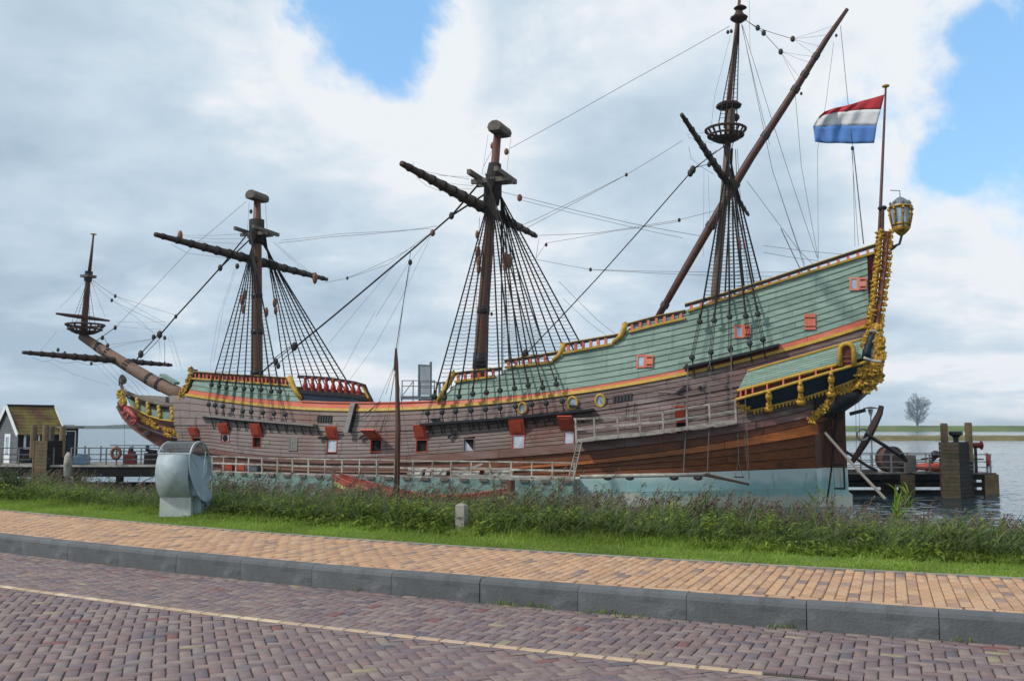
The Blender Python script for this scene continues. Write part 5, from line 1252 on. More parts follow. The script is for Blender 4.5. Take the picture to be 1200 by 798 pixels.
# ---- stays and running rigging, each traced on the ship's centre plane: (points, radius, material, breadth)
LINES = [
 ('fore_stay', [(300, 262), (258, 314)], .06, 'rope'), ('fore_stay', [(302, 272), (258, 314)], .06, 'rope'), ('fore_stay', [(258, 314), (206, 371), (187, 393)], .065, 'rope'),
 ('stay_tackle', [(187, 391), (165, 415)], .025, 'rope'), ('stay_tackle', [(190, 394), (168, 417)], .025, 'rope'), ('stay_tackle', [(184, 393), (163, 416)], .025, 'rope'), ('stay_tackle', [(165, 415), (159, 423)], .06, 'rope'),
 ('main_stay', [(560, 217), (529, 253)], .07, 'rope'), ('main_stay', [(571, 226), (529, 253)], .07, 'rope'), ('main_stay', [(529, 253), (440, 329), (346, 407)], .064, 'rope'),
 ('main_stay_lanyard', [(345, 405), (322, 423)], .03, 'rope'), ('main_stay_lanyard', [(347, 408), (325, 427)], .03, 'rope'), ('main_stay_lanyard', [(343, 404), (320, 421)], .03, 'rope'), ('main_stay_collar', [(322, 423), (306, 437)], .06, 'rope'),
 ('mizzen_stay', [(848, 172), (814, 197)], .03, 'rope'), ('mizzen_stay', [(840, 190), (814, 197)], .02, 'rope'), ('mizzen_stay', [(814, 197), (700, 326), (617, 414)], .035, 'rope'), ('mizzen_stay_collar', [(617, 414), (600, 426)], .03, 'rope'),
 ('topmast_stay', [(855, 31), (740, 95), (598, 174)], .016, 'line'), ('topgallant_line', [(289, 236), (227, 288), (135, 384)], .016, 'line'), ('topgallant_line', [(135, 384), (112, 400)], .03, 'rope'), ('topgallant_line', [(122, 396), (127, 404), (118, 412)], .02, 'rope'),
 ('brace', [(800, 165), (734, 205), (626, 258), (588, 274)], .014, 'line'), ('brace', [(734, 205), (622, 265), (588, 279)], .014, 'line'),
 ('bowline', [(584, 224), (612, 231), (740, 262), (823, 277)], .015, 'line'), ('bowline', [(612, 235), (735, 265), (800, 279)], .012, 'line'), ('sheet_line', [(895, 288), (1000, 299)], .012, 'line'), ('sheet_line', [(895, 296), (960, 306)], .012, 'line'),
 ('lift_line', [(628, 303), (632, 276), (700, 273), (795, 258), (838, 247)], .013, 'line'), ('lift_line', [(628, 303), (640, 285), (720, 271), (795, 260)], .012, 'line'), ('brace', [(628, 304), (692, 316), (835, 323), (905, 324)], .012, 'line'), ('brace', [(692, 316), (835, 319), (925, 319)], .012, 'line'),
 ('backstay', [(869, 28), (905, 199), (943, 314)], .014, 'line'), ('backstay', [(870, 30), (923, 199), (958, 303)], .014, 'line'), ('backstay', [(869, 30), (902, 170)], .012, 'line'), ('backstay', [(875, 212), (935, 292), (952, 309)], .014, 'line'),
 ('halyard', [(932, 112), (939, 195), (959, 304)], .012, 'line'), ('peak_line', [(977, 50), (968, 120), (958, 176), (959, 303)], .010, 'line'), ('peak_halyard', [(985, 31), (999, 172)], .014, 'rope'), ('peak_halyard', [(1000, 174), (1012, 286)], .03, 'line'), ('peak_halyard', [(999, 174), (1002, 289)], .012, 'line'), ('peak_halyard', [(998, 174), (1006, 288)], .012, 'line'),
 ('span', [(874, 24), (888, 33)], .018, 'rope'), ('span', [(888, 33), (929, 46)], .016, 'rope'), ('span', [(874, 24), (895, 39), (915, 61)], .016, 'rope'),
 ('crow_foot', [(929, 46), (976, 31)], .008, 'line'), ('crow_foot', [(929, 46), (970, 41)], .008, 'line'), ('crow_foot', [(929, 46), (962, 55)], .008, 'line'), ('crow_foot', [(929, 46), (956, 65)], .008, 'line'),
 ('crow_foot', [(915, 61), (956, 67)], .008, 'line'), ('crow_foot', [(915, 61), (950, 74)], .008, 'line'), ('crow_foot', [(915, 61), (938, 93)], .008, 'line'), ('crow_foot', [(915, 61), (934, 99)], .008, 'line'),
 ('topsail_line', [(878, 0), (879, 60)], .008, 'line'), ('topsail_sheet', [(856, 42), (838, 110), (832, 160)], .008, 'line'),
 ('hull_tackle', [(945, 326), (985, 405)], .02, 'rope'), ('hull_tackle', [(958, 312), (973, 385)], .008, 'line'), ('hull_tackle', [(905, 199), (943, 310)], .012, 'line'), ('hull_tackle', [(915, 268), (945, 330), (975, 385)], .022, 'rope'),
 ('brace', [(382, 331), (407, 326), (455, 310), (500, 276)], .012, 'line'), ('brace', [(407, 326), (460, 303), (486, 288)], .012, 'line'),
 ('spring_stay', [(326, 285), (385, 278), (470, 271), (512, 265)], .014, 'line'), ('spring_stay', [(329, 282), (400, 274), (505, 268)], .012, 'line'),
 ('garnet', [(481, 296), (480, 305)], .02, 'rope'), ('garnet', [(480, 308), (464, 410)], .028, 'rope'), ('garnet', [(482, 308), (474, 345), (466, 410)], .012, 'line'), ('garnet', [(479, 308), (440, 372)], .012, 'line'), ('garnet', [(482, 305), (500, 282), (510, 270)], .010, 'line'),
 ('garnet', [(505, 277), (470, 350), (440, 404), (410, 445)], .010, 'line'), ('clew_line', [(470, 302), (400, 385), (385, 403)], .010, 'line'), ('clew_line', [(440, 365), (420, 400), (400, 438)], .010, 'line'),
 ('sprit_backstay', [(105, 326), (135, 347)], .016, 'line'), ('sprit_backstay', [(135, 347), (170, 358), (205, 369)], .010, 'line'), ('sprit_backstay', [(106, 330), (131, 352), (193, 382)], .012, 'line'), ('sprit_backstay', [(131, 352), (160, 372), (180, 391)], .010, 'line'), ('sprit_backstay', [(135, 347), (160, 360), (194, 379)], .010, 'line'),
 ('sprit_lift', [(102, 327), (70, 361)], .010, 'line'), ('sprit_lift', [(106, 327), (123, 371)], .012, 'line'), ('sprit_brace', [(67, 388), (45, 414)], .008, 'line'), ('sprit_line', [(128, 404), (180, 397), (192, 394)], .010, 'line'), ('sprit_line', [(124, 409), (150, 403), (185, 396)], .010, 'line'),
 ('sprit_line', [(135, 377), (195, 377)], .008, 'line'), ('sprit_line', [(135, 382), (190, 386)], .008, 'line'), ('sprit_line', [(160, 378), (205, 402), (212, 430)], .008, 'line'),
 ('sprit_tackle', [(193, 400), (193, 425)], .02, 'rope'), ('sprit_tackle', [(186, 398), (190, 422)], .008, 'line'), ('sprit_tackle', [(187, 400), (186, 425)], .008, 'line'), ('sprit_tackle', [(197, 395), (207, 430)], .008, 'line'), ('sprit_tackle', [(200, 392), (214, 436)], .008, 'line'),
 ('bobstay_line', [(55, 423), (85, 438), (130, 452)], .008, 'line'), ('bobstay_line', [(110, 425), (130, 445), (137, 452)], .008, 'line'), ('bobstay_line', [(120, 428), (150, 458), (162, 466)], .012, 'line'), ('bobstay_line', [(140, 433), (158, 450), (170, 466)], .012, 'line'), ('bobstay_line', [(146, 436), (166, 452), (180, 467)], .010, 'line'), ('bobstay_line', [(128, 427), (147, 447), (168, 468)], .010, 'line'),
 ('clew_line', [(37, 418), (50, 424), (62, 421), (75, 426), (90, 424), (104, 428), (125, 426), (140, 427)], .010, 'rope'), ('clew_line', [(70, 369), (80, 372), (90, 372), (98, 378)], .010, 'rope'),
 ('bow_line', [(146, 487), (146, 530)], .014, 'rope'), ('bow_line', [(176, 512), (183, 528), (200, 545)], .014, 'rope'), ('bow_line', [(180, 514), (190, 530), (205, 545)], .014, 'rope'),
 ('main_lift', [(582, 165), (567, 195)], .014, 'rope'), ('main_lift', [(572, 158), (565, 205)], .010, 'rope'), ('main_lift', [(599, 160), (594, 200)], .010, 'rope'), ('fore_lift', [(311, 237), (313, 268)], .012, 'rope'), ('fore_lift', [(292, 236), (290, 270)], .012, 'rope'), ('fore_lift', [(290, 274), (215, 276)], .010, 'line'), ('fore_lift', [(288, 280), (217, 278)], .010, 'line'), ('fore_lift', [(286, 286), (217, 281)], .010, 'line'), ('fore_lift', [(322, 284), (367, 322)], .010, 'line'), ('fore_lift', [(320, 284), (362, 322)], .010, 'line'),
 ('main_lift', [(550, 210), (497, 201)], .012, 'rope'), ('main_lift', [(552, 207), (515, 206)], .010, 'line'), ('main_lift', [(555, 218), (520, 214)], .010, 'line'), ('main_lift', [(553, 222), (530, 220)], .010, 'line'),
 ('crossjack_lift', [(805, 158), (830, 155)], .010, 'line'), ('crossjack_lift', [(806, 161), (835, 168)], .010, 'line'), ('crossjack_lift', [(840, 176), (812, 200)], .02, 'rope'),
 ('footrope', [(200, 286), (220, 297), (245, 300), (270, 303)], .010, 'rope'), ('footrope', [(484, 190), (488, 208), (500, 218), (516, 224)], .010, 'rope'), ('footrope', [(807, 172), (810, 186), (822, 196), (836, 204)], .010, 'rope'),
 ('fore_halyard', [(289, 300), (284, 345)], .016, 'rope'), ('fore_halyard', [(312, 300), (322, 350)], .016, 'rope'), ('fore_sheet', [(277, 315), (262, 360), (250, 425)], .009, 'line'), ('fore_sheet', [(275, 315), (255, 375), (246, 430)], .009, 'line'),
 ('main_halyard', [(562, 255), (560, 300)], .016, 'rope'), ('main_halyard', [(598, 255), (601, 305)], .016, 'rope'), ('main_fall', [(560, 300), (556, 430)], .012, 'line'), ('main_fall', [(595, 300), (598, 430)], .012, 'line'), ('main_fall', [(592, 300), (590, 430)], .012, 'line'),
 ('mizzen_halyard', [(862, 175), (866, 290), (872, 355)], .02, 'rope'), ('mizzen_halyard', [(864, 175), (872, 300), (880, 355)], .012, 'rope'), ('mizzen_line', [(825, 200), (824, 300)], .007, 'line'), ('mizzen_line', [(830, 205), (832, 270)], .007, 'line'),
 ('main_backstay', [(655, 330), (700, 375), (722, 392)], .012, 'line'), ('main_backstay', [(660, 350), (690, 378), (712, 394)], .010, 'line'),
]
for nm, pts, r, m in LINES:
    P = [U0(x, y) for x, y in pts]
    if len(pts) == 2 and r < .02:    # a little slack
        L_ = (P[1]-P[0]).length; P = [P[0], (P[0]+P[1])/2-Vector((0, 0, .012*L_)), P[1]]
    elif len(pts) >= 3 and nm not in ('footrope',):
        Q = [P[0]]
        for a, b in zip(P[:-1], P[1:]): Q += [(a+b)/2-Vector((0, 0, .004*(b-a).length)), b]
        P = Q
    ln(nm, P, r, m)
for x, y, r in ((258, 314, .3), (206, 371, .2), (187, 392, .4), (165, 415, .4), (529, 253, .3), (507, 273, .28), (345, 406, .42), (323, 424, .36), (326, 429, .25), (812, 199, .3), (809, 203, .28), (616, 414, .32), (734, 205, .15), (796, 258, .15), (692, 316, .15), (888, 33, .22), (895, 39, .22), (929, 46, .22), (915, 61, .22),
                (999, 174, .15), (407, 326, .15), (480.6, 307.5, .24), (135, 384, .22), (120, 396, .22), (126, 405, .22), (135, 347, .18), (131, 352, .18), (193, 396, .2), (193, 425, .12), (180, 395, .25), (91, 418, .15), (68, 410, .2), (76, 413, .14), (107, 426, .18), (640, 287, .15), (609, 232, .28), (294, 248, .2), (577.5, 171, .28), (593.5, 178, .26), (278, 312, .25), (853, 38, .15), (857, 37, .15), (980, 42, .12), (576, 368, .15), (939, 110, .12), (831, 193, .2)):
    blk(x, y, r, m='woodblock' if (x, y) in ((609, 232), (577.5, 171), (593.5, 178), (507, 273)) else 'block')
for x, y, r in ((284, 352, .3), (287, 345, .25), (285, 362, .25), (322, 355, .26), (323, 364, .22), (312, 366, .26), (560, 296, .3), (561, 306, .28), (561, 315, .25), (592, 304, .34), (597, 306, .34), (592, 311, .28), (559, 275, .2), (866, 284, .2), (867, 290, .18), (211, 277.5, .34), (369, 326, .3)):
    blk(x, y, r, .5, 'woodblock', 'tackle_block', 2.2)

# ================================================================== AROUND THE SHIP
def ship_thing(name, label, cat, group=None): return thing(name, label, cat, SHIP.location, HEAD, group)
# floating work raft with white railings along the bow half of the hull
def work_raft():
    T = ship_thing('work_raft', 'long low floating work raft with chalky white railings along the forward half of the hull', 'work raft')
    off = 1.35
    fn = lambda s, z: hb(min(s, 43), 0)+off
    def X(px, py, o=0): return V(UH(px, py, o, fn))
    top = [(243, 534.5), (300, 538), (350, 540.5), (412, 541.3), (499, 540), (570, 538.8), (600, 538.3), (664, 538)]
    s0, s1 = X(672, 556).x, X(236, 556).x
    zt = [(X(x, y).x, X(x, y).z) for x, y in top][::-1]
    ztop = lambda s: 1.75
    zs = np.median([z for _, z in zt]); deck = zs-.92
    n = int((s1-s0)/1.2)
    # deck planks and pontoon
    W2 = 1.15
    k = n*2
    for i in range(k):
        a = s0+(s1-s0)*i/k; b = s0+(s1-s0)*(i+1)/k-.03; pa, pb = fn(a, 0), fn(b, 0)
        for j in range(3):
            w0, w1 = -W2*j/3, -W2*(j+.94)/3
            MB().sweep([(a, pa+w0, deck), (b, pb+w0, deck)], [(a, pa+w0, deck-.07), (b, pb+w0, deck-.07)], [Vector((0, w1-w0, 0))]*2).build('deck_board', M_['whitewood'], T)
    ss = np.linspace(s0, s1, 40)
    MB().sweep([(s, fn(s, 0)+.02, deck-.075) for s in ss], [(s, fn(s, 0)+.02, -.3) for s in ss], [Vector((0, -W2, 0))]*40).build('float', mat('raft_float_teal', (.16, .24, .22), .8, .4, 1.5, (1, 1, 3)), T)
    for i in range(0, k, 2):
        a = s0+(s1-s0)*(i+.2)/k; MB().beam((a, fn(a, 0)+.08, deck-.12), (a+.5, fn(a+.5, 0)+.08, deck-.12), .1, .16).build('fender_block', M_['capwood'], T)
    for i in range(n+1):
        s = s0+(s1-s0)*i/n; y = fn(s, 0)-.06
        MB().beam((s, y, deck-.25), (s+random.uniform(-.05, .05), y, zs+.04), .085, .1, (0, 1, 0)).build('rail_post', M_['whitewood'], T)
    for zz, h in ((zs, .07), (zs-.42, .10), (deck+.1, .14)):
        for i in range(0, n, 3):
            a = s0+(s1-s0)*i/n; b = s0+(s1-s0)*min(i+3, n)/n-.04; q = random.uniform(-.03, .03)
            if zz == deck+.1 and random.random() < .3: continue
            ss = np.linspace(a, b, 4); MB().sweep([(s, fn(s, 0), zz+h/2+q) for s in ss], [(s, fn(s, 0), zz-h/2+q) for s in ss], [Vector((0, -.05, 0))]*4).build('rail_board', M_['whitewood'], T)
    # leaning pale panels and gear stored on it
    for x0, x1, y0, y1 in ((476, 494, 549, 559), (497, 503, 550, 560), (505, 522, 549, 558), (528, 560, 552, 560), (566, 600, 551, 560)):
        a, b = X(x0, y1, -.3), X(x1, y1, -.3); h = X(x0, y0, -.3).z-X(x0, y1, -.3).z
        MB().sweep([a+Vector((0, -.25, h)), b+Vector((0, -.25, h))], [Vector(a), Vector(b)], [Vector((0, -.06, 0))]*2).build('leaning_panel', M_['whitewood'], T)
    MB().beam(X(541, 553, -.1), X(566, 543, -.1), .14, .12).build('slanting_timber', M_['whitewood'], T)
    for x, y, c in ((285, 548, 'lid_red'), (297, 548, 'steel'), (268, 550, 'lid_red')):
        p = X(x, y, -.7); MB().box((p.x, p.y, deck+.2), (.9, .5, .38)).build('storage_box', M_[c], T)
    return T
work_raft()
M_['stagewood'] = mat('brownish_grey_stage_wood', (.27, .245, .215), .85, .35, 2.5, (.8, 2, 3), .3, 5, .28, extra=stain((.10, .08, .06), 1.5, .48, .66, amount=.7))
def hanging_stage():
    T = ship_thing('hanging_stage', 'pale timber stage with railings hung against the side amidships below the round windows', 'scaffold')
    D = [(675.6, 516.5), (700, 513), (750, 508.5), (800, 502), (862, 493.5)]; M1 = [(674, 503.5), (724, 498.5), (777, 494), (860, 481.5)]; T1 = [(672, 491), (724, 489), (777, 482.5), (857, 469.5)]
    off = 1.0
    def X(x, y, o=off): return V(UH(x, y, o))
    P = [X(*p) for p in dense(D, 2)]
    for j in range(3):
        MB().sweep([p+Vector((0, -.28*j, .0)) for p in P], [p+Vector((0, -.28*j, -.06)) for p in P], [Vector((0, -.25, 0))]*len(P)).build('stage_board', M_['stagewood'], T)
    MB().sweep([p+Vector((0, .04, .1)) for p in P], [p+Vector((0, .04, -.12)) for p in P], [Vector((0, -.035, 0))]*len(P)).build('toe_board', M_['stagewood'], T)
    for R_, h in ((M1, .12), (T1, .11)):
        for a, b in zip(R_[:-1], R_[1:]): MB().beam(X(*a), X(b[0]+2, b[1]-.3), .05, h).build('stage_rail', M_['stagewood'], T)
    for x in (675, 696.7, 724, 750, 777, 805, 831.6, 862):
        yd = np.interp(x, [p[0] for p in D], [p[1] for p in D]); yt = np.interp(x, [p[0] for p in T1], [p[1] for p in T1])
        MB().beam(X(x+.6, yd+2.5), X(x-.5, yt-1), .1, .1, (0, 1, 0)).build('stage_post', M_['stagewood'], T)
        p = X(x, yd+2); MB().beam(p, (p.x, hb(p.x, p.z)-.02, p.z-.05), .1, .12).build('stage_bearer', M_['greywood'], T)
    L_ = ship_thing('aluminium_ladder', 'ladder from the teal waterline up to the near end of the hanging stage', 'ladder')
    a0, a1, b0, b1 = X(666, 562, 1.6), X(672, 562, 1.6), X(677, 517, 1.1), X(682, 517, 1.1)
    for p, q in ((a0, b0), (a1, b1)): MB().beam(p, q, .06, .09, (0, 1, 0)).build('ladder_rail', M_['stagewood'], L_)
    for k in range(1, 12): MB().beam(a0.lerp(b0, k/12), a1.lerp(b1, k/12), .045, .045).build('ladder_rung', M_['stagewood'], L_)
    # floating booms
    B_ = ship_thing('floating_boom', 'long pale boom hung just above the water under the stern half', 'boom')
    MB().tube([X(680, 558.5, 1.5), X(760, 557, 1.5), X(832, 556, 1.5)], .11, 7).build('boom_pole', M_['whitewood'], B_, True)
    for x in (712, 738, 790, 818): MB().ball(X(x, 560, 1.5), (.25, .15, .13), 6, 5).build('boom_float', M_['block'], B_)
    B2 = ship_thing('dark_spar', 'dark thin spar slanting down from the end of the pale boom', 'spar')
    MB().tube([X(826, 556, 1.7), X(878, 567.5, 2.2)], [.09, .06], 6).build('spar_pole', M_['sparwood'], B2)
    S_ = ship_thing('bosun_seat', 'small hanging seat on a rope triangle below the quarter gallery', 'hanging seat')
    p = X(866, 559, .9); MB().box(p, (.5, .3, .06)).build('seat', M_['block'], S_)
    for d in (-.22, .22): MB().tube([p+Vector((d, 0, 0)), X(865.5, 541, .9), X(864, 470, .9)], .015, 4).build('rope', M_['line'], S_)
    for i, (pts, r) in enumerate(((([(806, 424), (805, 480), (801, 553)]), .035), ([(832, 415), (831, 500), (829, 555)], .03), ([(857, 409), (857, 470)], .03), ([(873, 462), (876, 520), (878, 562)], .02), ([(870, 478), (876, 552)], .015), ([(740, 480), (741, 500)], .02))):
        MB().tube([X(x, y, .9) for x, y in pts], r, 5).build('hanging_rope', M_['line'], SHIP)
    for x, y in ((805, 486), (831, 490), (804, 430), (830.5, 432)): MB().ball(X(x, y, .92), (.09, .08, .2), 6, 4).build('hanging_block', M_['block'], SHIP)
    # small clutter on the side: cleats, ring bolts, boat-hook brackets
    for x, y, x2, y2 in ((793, 461, 806, 451), (383, 512, 373, 513), (430, 508, 421, 514), (534, 506, 525, 513), (668, 476, 678, 476), (505, 492, 515, 491), (818, 455, 822, 453)):
        MB().beam(V(UH(x, y, .12)), V(UH(x2, y2, .18)), .13, .13).build('side_cleat', M_['iron'], SHIP)
    for pts in ([(415, 490), (424, 489), (434, 480), (446, 470)], [(250, 490), (270, 494), (300, 497)], [(452, 486), (440, 520), (436, 534)], [(640, 485), (625, 497)], [(770, 460), (800, 462)], [(735, 472), (733, 492)], [(744, 472), (742, 494)]):
        MB().tube([V(UH(x, y, .12)) for x, y in pts], .02, 4).build('side_rope', M_['rope'], SHIP)
    for x in np.arange(248, 372, 9.5): MB().tube([V(UH(x, 492+(x-248)*.064, .3)), V(UH(x+2.5, 502+(x-248)*.06, .06))], .035, 5).build('channel_bolt', M_['iron'], SHIP)
    for x in np.arange(505, 690, 11): MB().tube([V(UH(x, 499-(x-505)*.064, .3)), V(UH(x+2.5, 509-(x-505)*.08, .06))], .035, 5).build('channel_bolt', M_['iron'], SHIP)
hanging_stage()
def steel_tower():
    T = ship_thing('gangway_platform', 'dark grey steel access platform with railings and a tall mesh gate behind the waist bulwark', 'platform')
    t = 2.0; X = lambda x, y, q=t: V(UN(x, y, q))
    for q in (2.0, -.5):
        MB().beam(X(470, 466.5)+Vector((0, q-2, 0)), X(506, 466.5)+Vector((0, q-2, 0)), .12, .16).build('platform_beam', M_['steel'], T)
        for y in (446, 452.5): MB().beam(X(471, y)+Vector((0, q-2, 0)), X(510, y)+Vector((0, q-2, 0)), .05, .05).build('guard_rail', M_['steel'], T)
        for x in (471, 484, 491, 509): 
            a = X(x, 470)+Vector((0, q-2, 0)); b = X(x, 445.5)+Vector((0, q-2, 0)); MB().beam(a, (a.x, a.y, b.z), .05, .05, (0, 1, 0)).build('guard_post', M_['steel'], T)
    a, b = X(470, 464), X(510, 464); MB().sweep([a, b], [a-Vector((0, 0, .06)), b-Vector((0, 0, .06))], [Vector((0, -2.5, 0))]*2).build('platform_grating', M_['steel'], T)
    for x, y in ((491, 427), (504.5, 424)):
        a = X(x, 467); b = X(x, y); MB().beam(a, (a.x, a.y, b.z), .12, .1, (0, 1, 0)).build('gate_post', M_['steel'], T)
    for x in np.arange(493.2, 503, 1.3):
        a = X(x, 463); b = X(x, 428.5); MB().beam(a, (a.x, a.y, b.z), .045, .03, (0, 1, 0)).build('gate_bar', M_['steel'], T)
    MB().beam(X(491, 428), X(504.5, 428.5), .08, .1).build('gate_top', M_['steel'], T)
    MB().beam(X(472, 463), X(484, 447), .04, .04).build('brace', M_['steel'], T)
    for x, y in ((515, 448), (520, 447)):
        a = X(x, 470); b = X(x, y); MB().beam(a, (a.x, a.y, b.z), .12, .1, (0, 1, 0)).build('side_post', M_['steel'], T)
    MB().beam(X(505, 447), X(524, 450), .05, .06).build('side_rail', M_['steel'], T)
steel_tower()

def rowing_boat():
    T = thing('sailing_skiff', 'old red and yellow wooden skiff with a bare brown mast moored between reeds and raft', 'boat')
    # clinker hull lofted between bow (left) and stern (right), lying parallel to the ship
    Yb = lambda x: None
    A = W(395, 574, 52.0); B = W(598, 580, 47.2)
    ax = (B-A); ax.z = 0; L_ = ax.length; ax.normalize(); sd = Vector((ax.y, -ax.x, 0)); sd = sd if sd.y < 0 else -sd
    def sheer(u): return 1.12*(1-u)**3.0 + .18 + .75*u**3 + .1
    zA = W(395, 556, 52.0).z; zB = W(598, 572.5, 47.2).z; zM = W(510, 583, 49.2).z
    def zt(u): return zM + (zA-zM)*(max(0, 1-u/.55))**1.8 + (zB-zM)*(max(0, (u-.5)/.5))**1.8
    def hw(u): return 1.25*(sin(pi*min(1, (u*.93+.02)))**.6)*(1 if u < .9 else 1-.55*(u-.9)/.1)
    def pt(u, v, side):      # v 0 keel..1 sheer
        z = -.25 + (zt(u)+.25)*v; w = hw(u)*(v**.45)
        return A+ax*(L_*u)+sd*(w*side) + Vector((0, 0, z-A.z))
    nk = 6; cols = ['wale2', 'wale2', 'wale2', 'lid_red', 'lid_red', 'boat_yellow']
    M_['boat_yellow'] = mat('faded_yellow_green_paint', (.50, .50, .16), .6, .3, 4, extra=stain((.55, .5, .4), 3, .5, .65, amount=.7))
    M_['boat_red'] = mat('faded_boat_red', (.33, .064, .05), .6, .3, 3)
    us = np.linspace(0, 1, 22)
    for side in (1, -1):
        for k in range(nk):
            v0, v1 = k/nk, (k+1)/nk
            if k == nk-1: v0 = .84
            if k == nk-2: v0, v1 = .72, .84
            if k == nk-3: v1 = .72
            top = [pt(u, v1, side)+sd*side*(.02) for u in us]; bot = [pt(u, v0, side)+sd*side*.045 for u in us]
            fix_normals(MB().sweep(top, bot, [-sd*side*.05]*len(us)).build('side_plank', M_['boat_yellow' if k == nk-2 else 'boat_red'], T))
        MB().tube([pt(u, 1, side)+Vector((0, 0, .03)) for u in us], .05, 6).build('gunwale', M_['boat_red'], T)
        us2 = us[3:19]
        MB().sweep([pt(u, .93, side)-sd*side*.12 for u in us2], [pt(u, .8, side)-sd*side*.1 for u in us2], [-sd*side*.03]*len(us2)).build('inner_riser', M_['boat_red'], T)
    MB().beam(pt(0, 0, 1), pt(0, 1, 1)+Vector((0, 0, .25))-ax*.15, .12, .2, tuple(ax)).build('stem_post', M_['capwood'], T)
    p = pt(1, 0, 0); MB().beam(pt(1, .2, 0)+ax*.05-Vector((0, 0, .3)), pt(1, 1, 0)+ax*.05+Vector((0, 0, .42)), .5, .18, tuple(ax)).build('rudder_head', M_['mastwood'], T)
    b0, b1 = pt(1, .95, 1), pt(1, .95, -1); mb = MB(); mb.sweep([b0, b1], [pt(1, .1, 1), pt(1, .1, -1)], [-ax*.06]*2); mb.build('transom_board', M_['boat_red'], T)
    MB().beam(pt(.9, 1, 0)+Vector((0, 0, .25)), pt(1.02, 1, 0)+Vector((0, 0, .3)), .07, .07).build('tiller', M_['mastwood'], T)
    for u in (.22, .5, .7, .86): MB().beam(pt(u, .85, 1), pt(u, .85, -1), .05, .28, (0, 0, 1)).build('thwart', M_['greywood'], T)
    mu = .365; foot = pt(mu, .1, 0); d0 = foot.y
    top = W(464.5, 410, d0); MB().tube([foot, W(466.5, 500, d0), W(464.8, 425, d0), top], [.16, .14, .09, .045], 8).build('mast', M_['mastwood'], T, True)
    MB().tube([W(463.5, 434, d0), W(463.8, 421, d0), W(464, 408, d0)], [.1, .09, .05], 6).build('masthead_cap', M_['sparwood'], T)
    for e in ((452, 462), (437, 487), (457, 470)): MB().tube([W(464, 424, d0), W(e[0], e[1], d0+1)], .012, 4).build('stay_line', M_['line'], T)
    for u, sdn in ((.3, 1), (.45, 1), (.4, -1)): MB().tube([W(464.5, 430, d0), pt(u, 1, sdn)], .012, 4).build('shroud_line', M_['line'], T)
rowing_boat()

# ---- right-hand jetty, dolphin, things on it
M_['jetty_dark'] = mat('dark_tarred_timber', (.016, .016, .017), .8, .4, 2, (1, 1, 3), .3, spec=.1, extra=stain((.04, .055, .025), 1.2, .58, .72, amount=.5))
M_['pile_board'] = mat('brown_pile_board', (.19, .135, .08), .8, .35, 2.5, (1.5, 1.5, 4), .4, objvar=.14, extra=stain((.055, .065, .03), 1.0, .5, .68, amount=.6))
M_['pile_dark'] = mat('shaded_pile_board', (.02, .017, .016), .7, .4, 3, objvar=.2)  # dark copy of the boards: shade on right and back sides put into colour
M_['galv'] = mat('galvanised_rail', (.30, .31, .31), .5, .15, 5, metal=.4)
M_['orange'] = mat('orange_rubber', (.33, .05, .03), .5, .15, 3)
def vpost(a, ztop, w, mb=None):
    a = V(a); return MB().beam(a, (a.x, a.y, ztop), w, w, (0, 1, 0))
def dolphin(name, label, x0, xm, x1, yb, yt, ypost, Y, posts, group):
    p0 = W(x0, yb, Y); pm = W(xm, yb, Y); p0.z = pm.z = -.8
    w = (pm-p0).length; d1 = (pm-p0).normalized()
    k = W(x1, yb, Y+1.5); k.z = -.8
    T = thing(name, label, 'mooring post', (p0.x, p0.y, 0), 0, group); O = Vector((p0.x, p0.y, 0))
    zt = W(x0, yt, Y).z; zp = W(x0, ypost, Y).z
    a = p0-O; b = pm-O; c = k-O; d = c+(a-b)
    n = max(6, int(zt/.24))
    for (u, v, m) in ((a, b, 'pile_board'), (b, c, 'pile_dark'), (c, d, 'pile_dark'), (d, a, 'pile_board')):
        dr = (v-u).normalized(); nn = Vector((dr.y, -dr.x, 0))
        for i in range(-2, n):
            z0 = zt*i/n+.01; z1 = zt*(i+1)/n-.005; j = random.uniform(-.006, .006)
            P = [u+nn*j, v+nn*j]
            MB().sweep([(q.x, q.y, z1) for q in P], [(q.x, q.y, z0) for q in P], [-nn*.08]*2).build('cladding_board', M_[m], T)
    MB().add([(q.x, q.y, zt-.12) for q in (a, b, c, d)], [(0, 1, 2, 3)]).build('box_top', M_['pile_dark'], T)
    for (px, py_top, dy, m) in posts:
        q = W(px, ypost, Y+dy)-O; r = .22
        zt_ = W(px, py_top, Y+dy).z
        MB().lathe((q.x, q.y, zt-1.2), [(r, 0), (r, zt_-zt+1.1), (r*.9, zt_-zt+1.2)], 10).build('pile', M_[m], T, False)
    return T
DT = dolphin('mooring_dolphin', 'timber clad mooring dolphin with two round piles standing in front of the stern jetty', 1103, 1126, 1141, 582, 518, 496, 58.5, [(1106, 496, .45, 'pile_board'), (1134.5, 495, 1.3, 'pile_board')], 'boarded mooring dolphins')
q = W(1120, 512, 59)-DT.location; MB().lathe((q.x, q.y, q.z-.3), [(.15, 0), (.18, .3), (.42, .45), (.42, .62), (.3, .66)], 10).build('mooring_bollard', M_['iron'], DT)
DL = dolphin('mooring_dolphin', 'boarded mooring dolphin with four posts in front of the small boathouse', 36, 53, 75, 578, 516.5, 498, 66, [(40, 498, .5, 'pile_board'), (54, 498, .3, 'pile_board'), (60.5, 499, 2.0, 'capwood'), (74, 499, 1.4, 'pile_board')], 'boarded mooring dolphins')
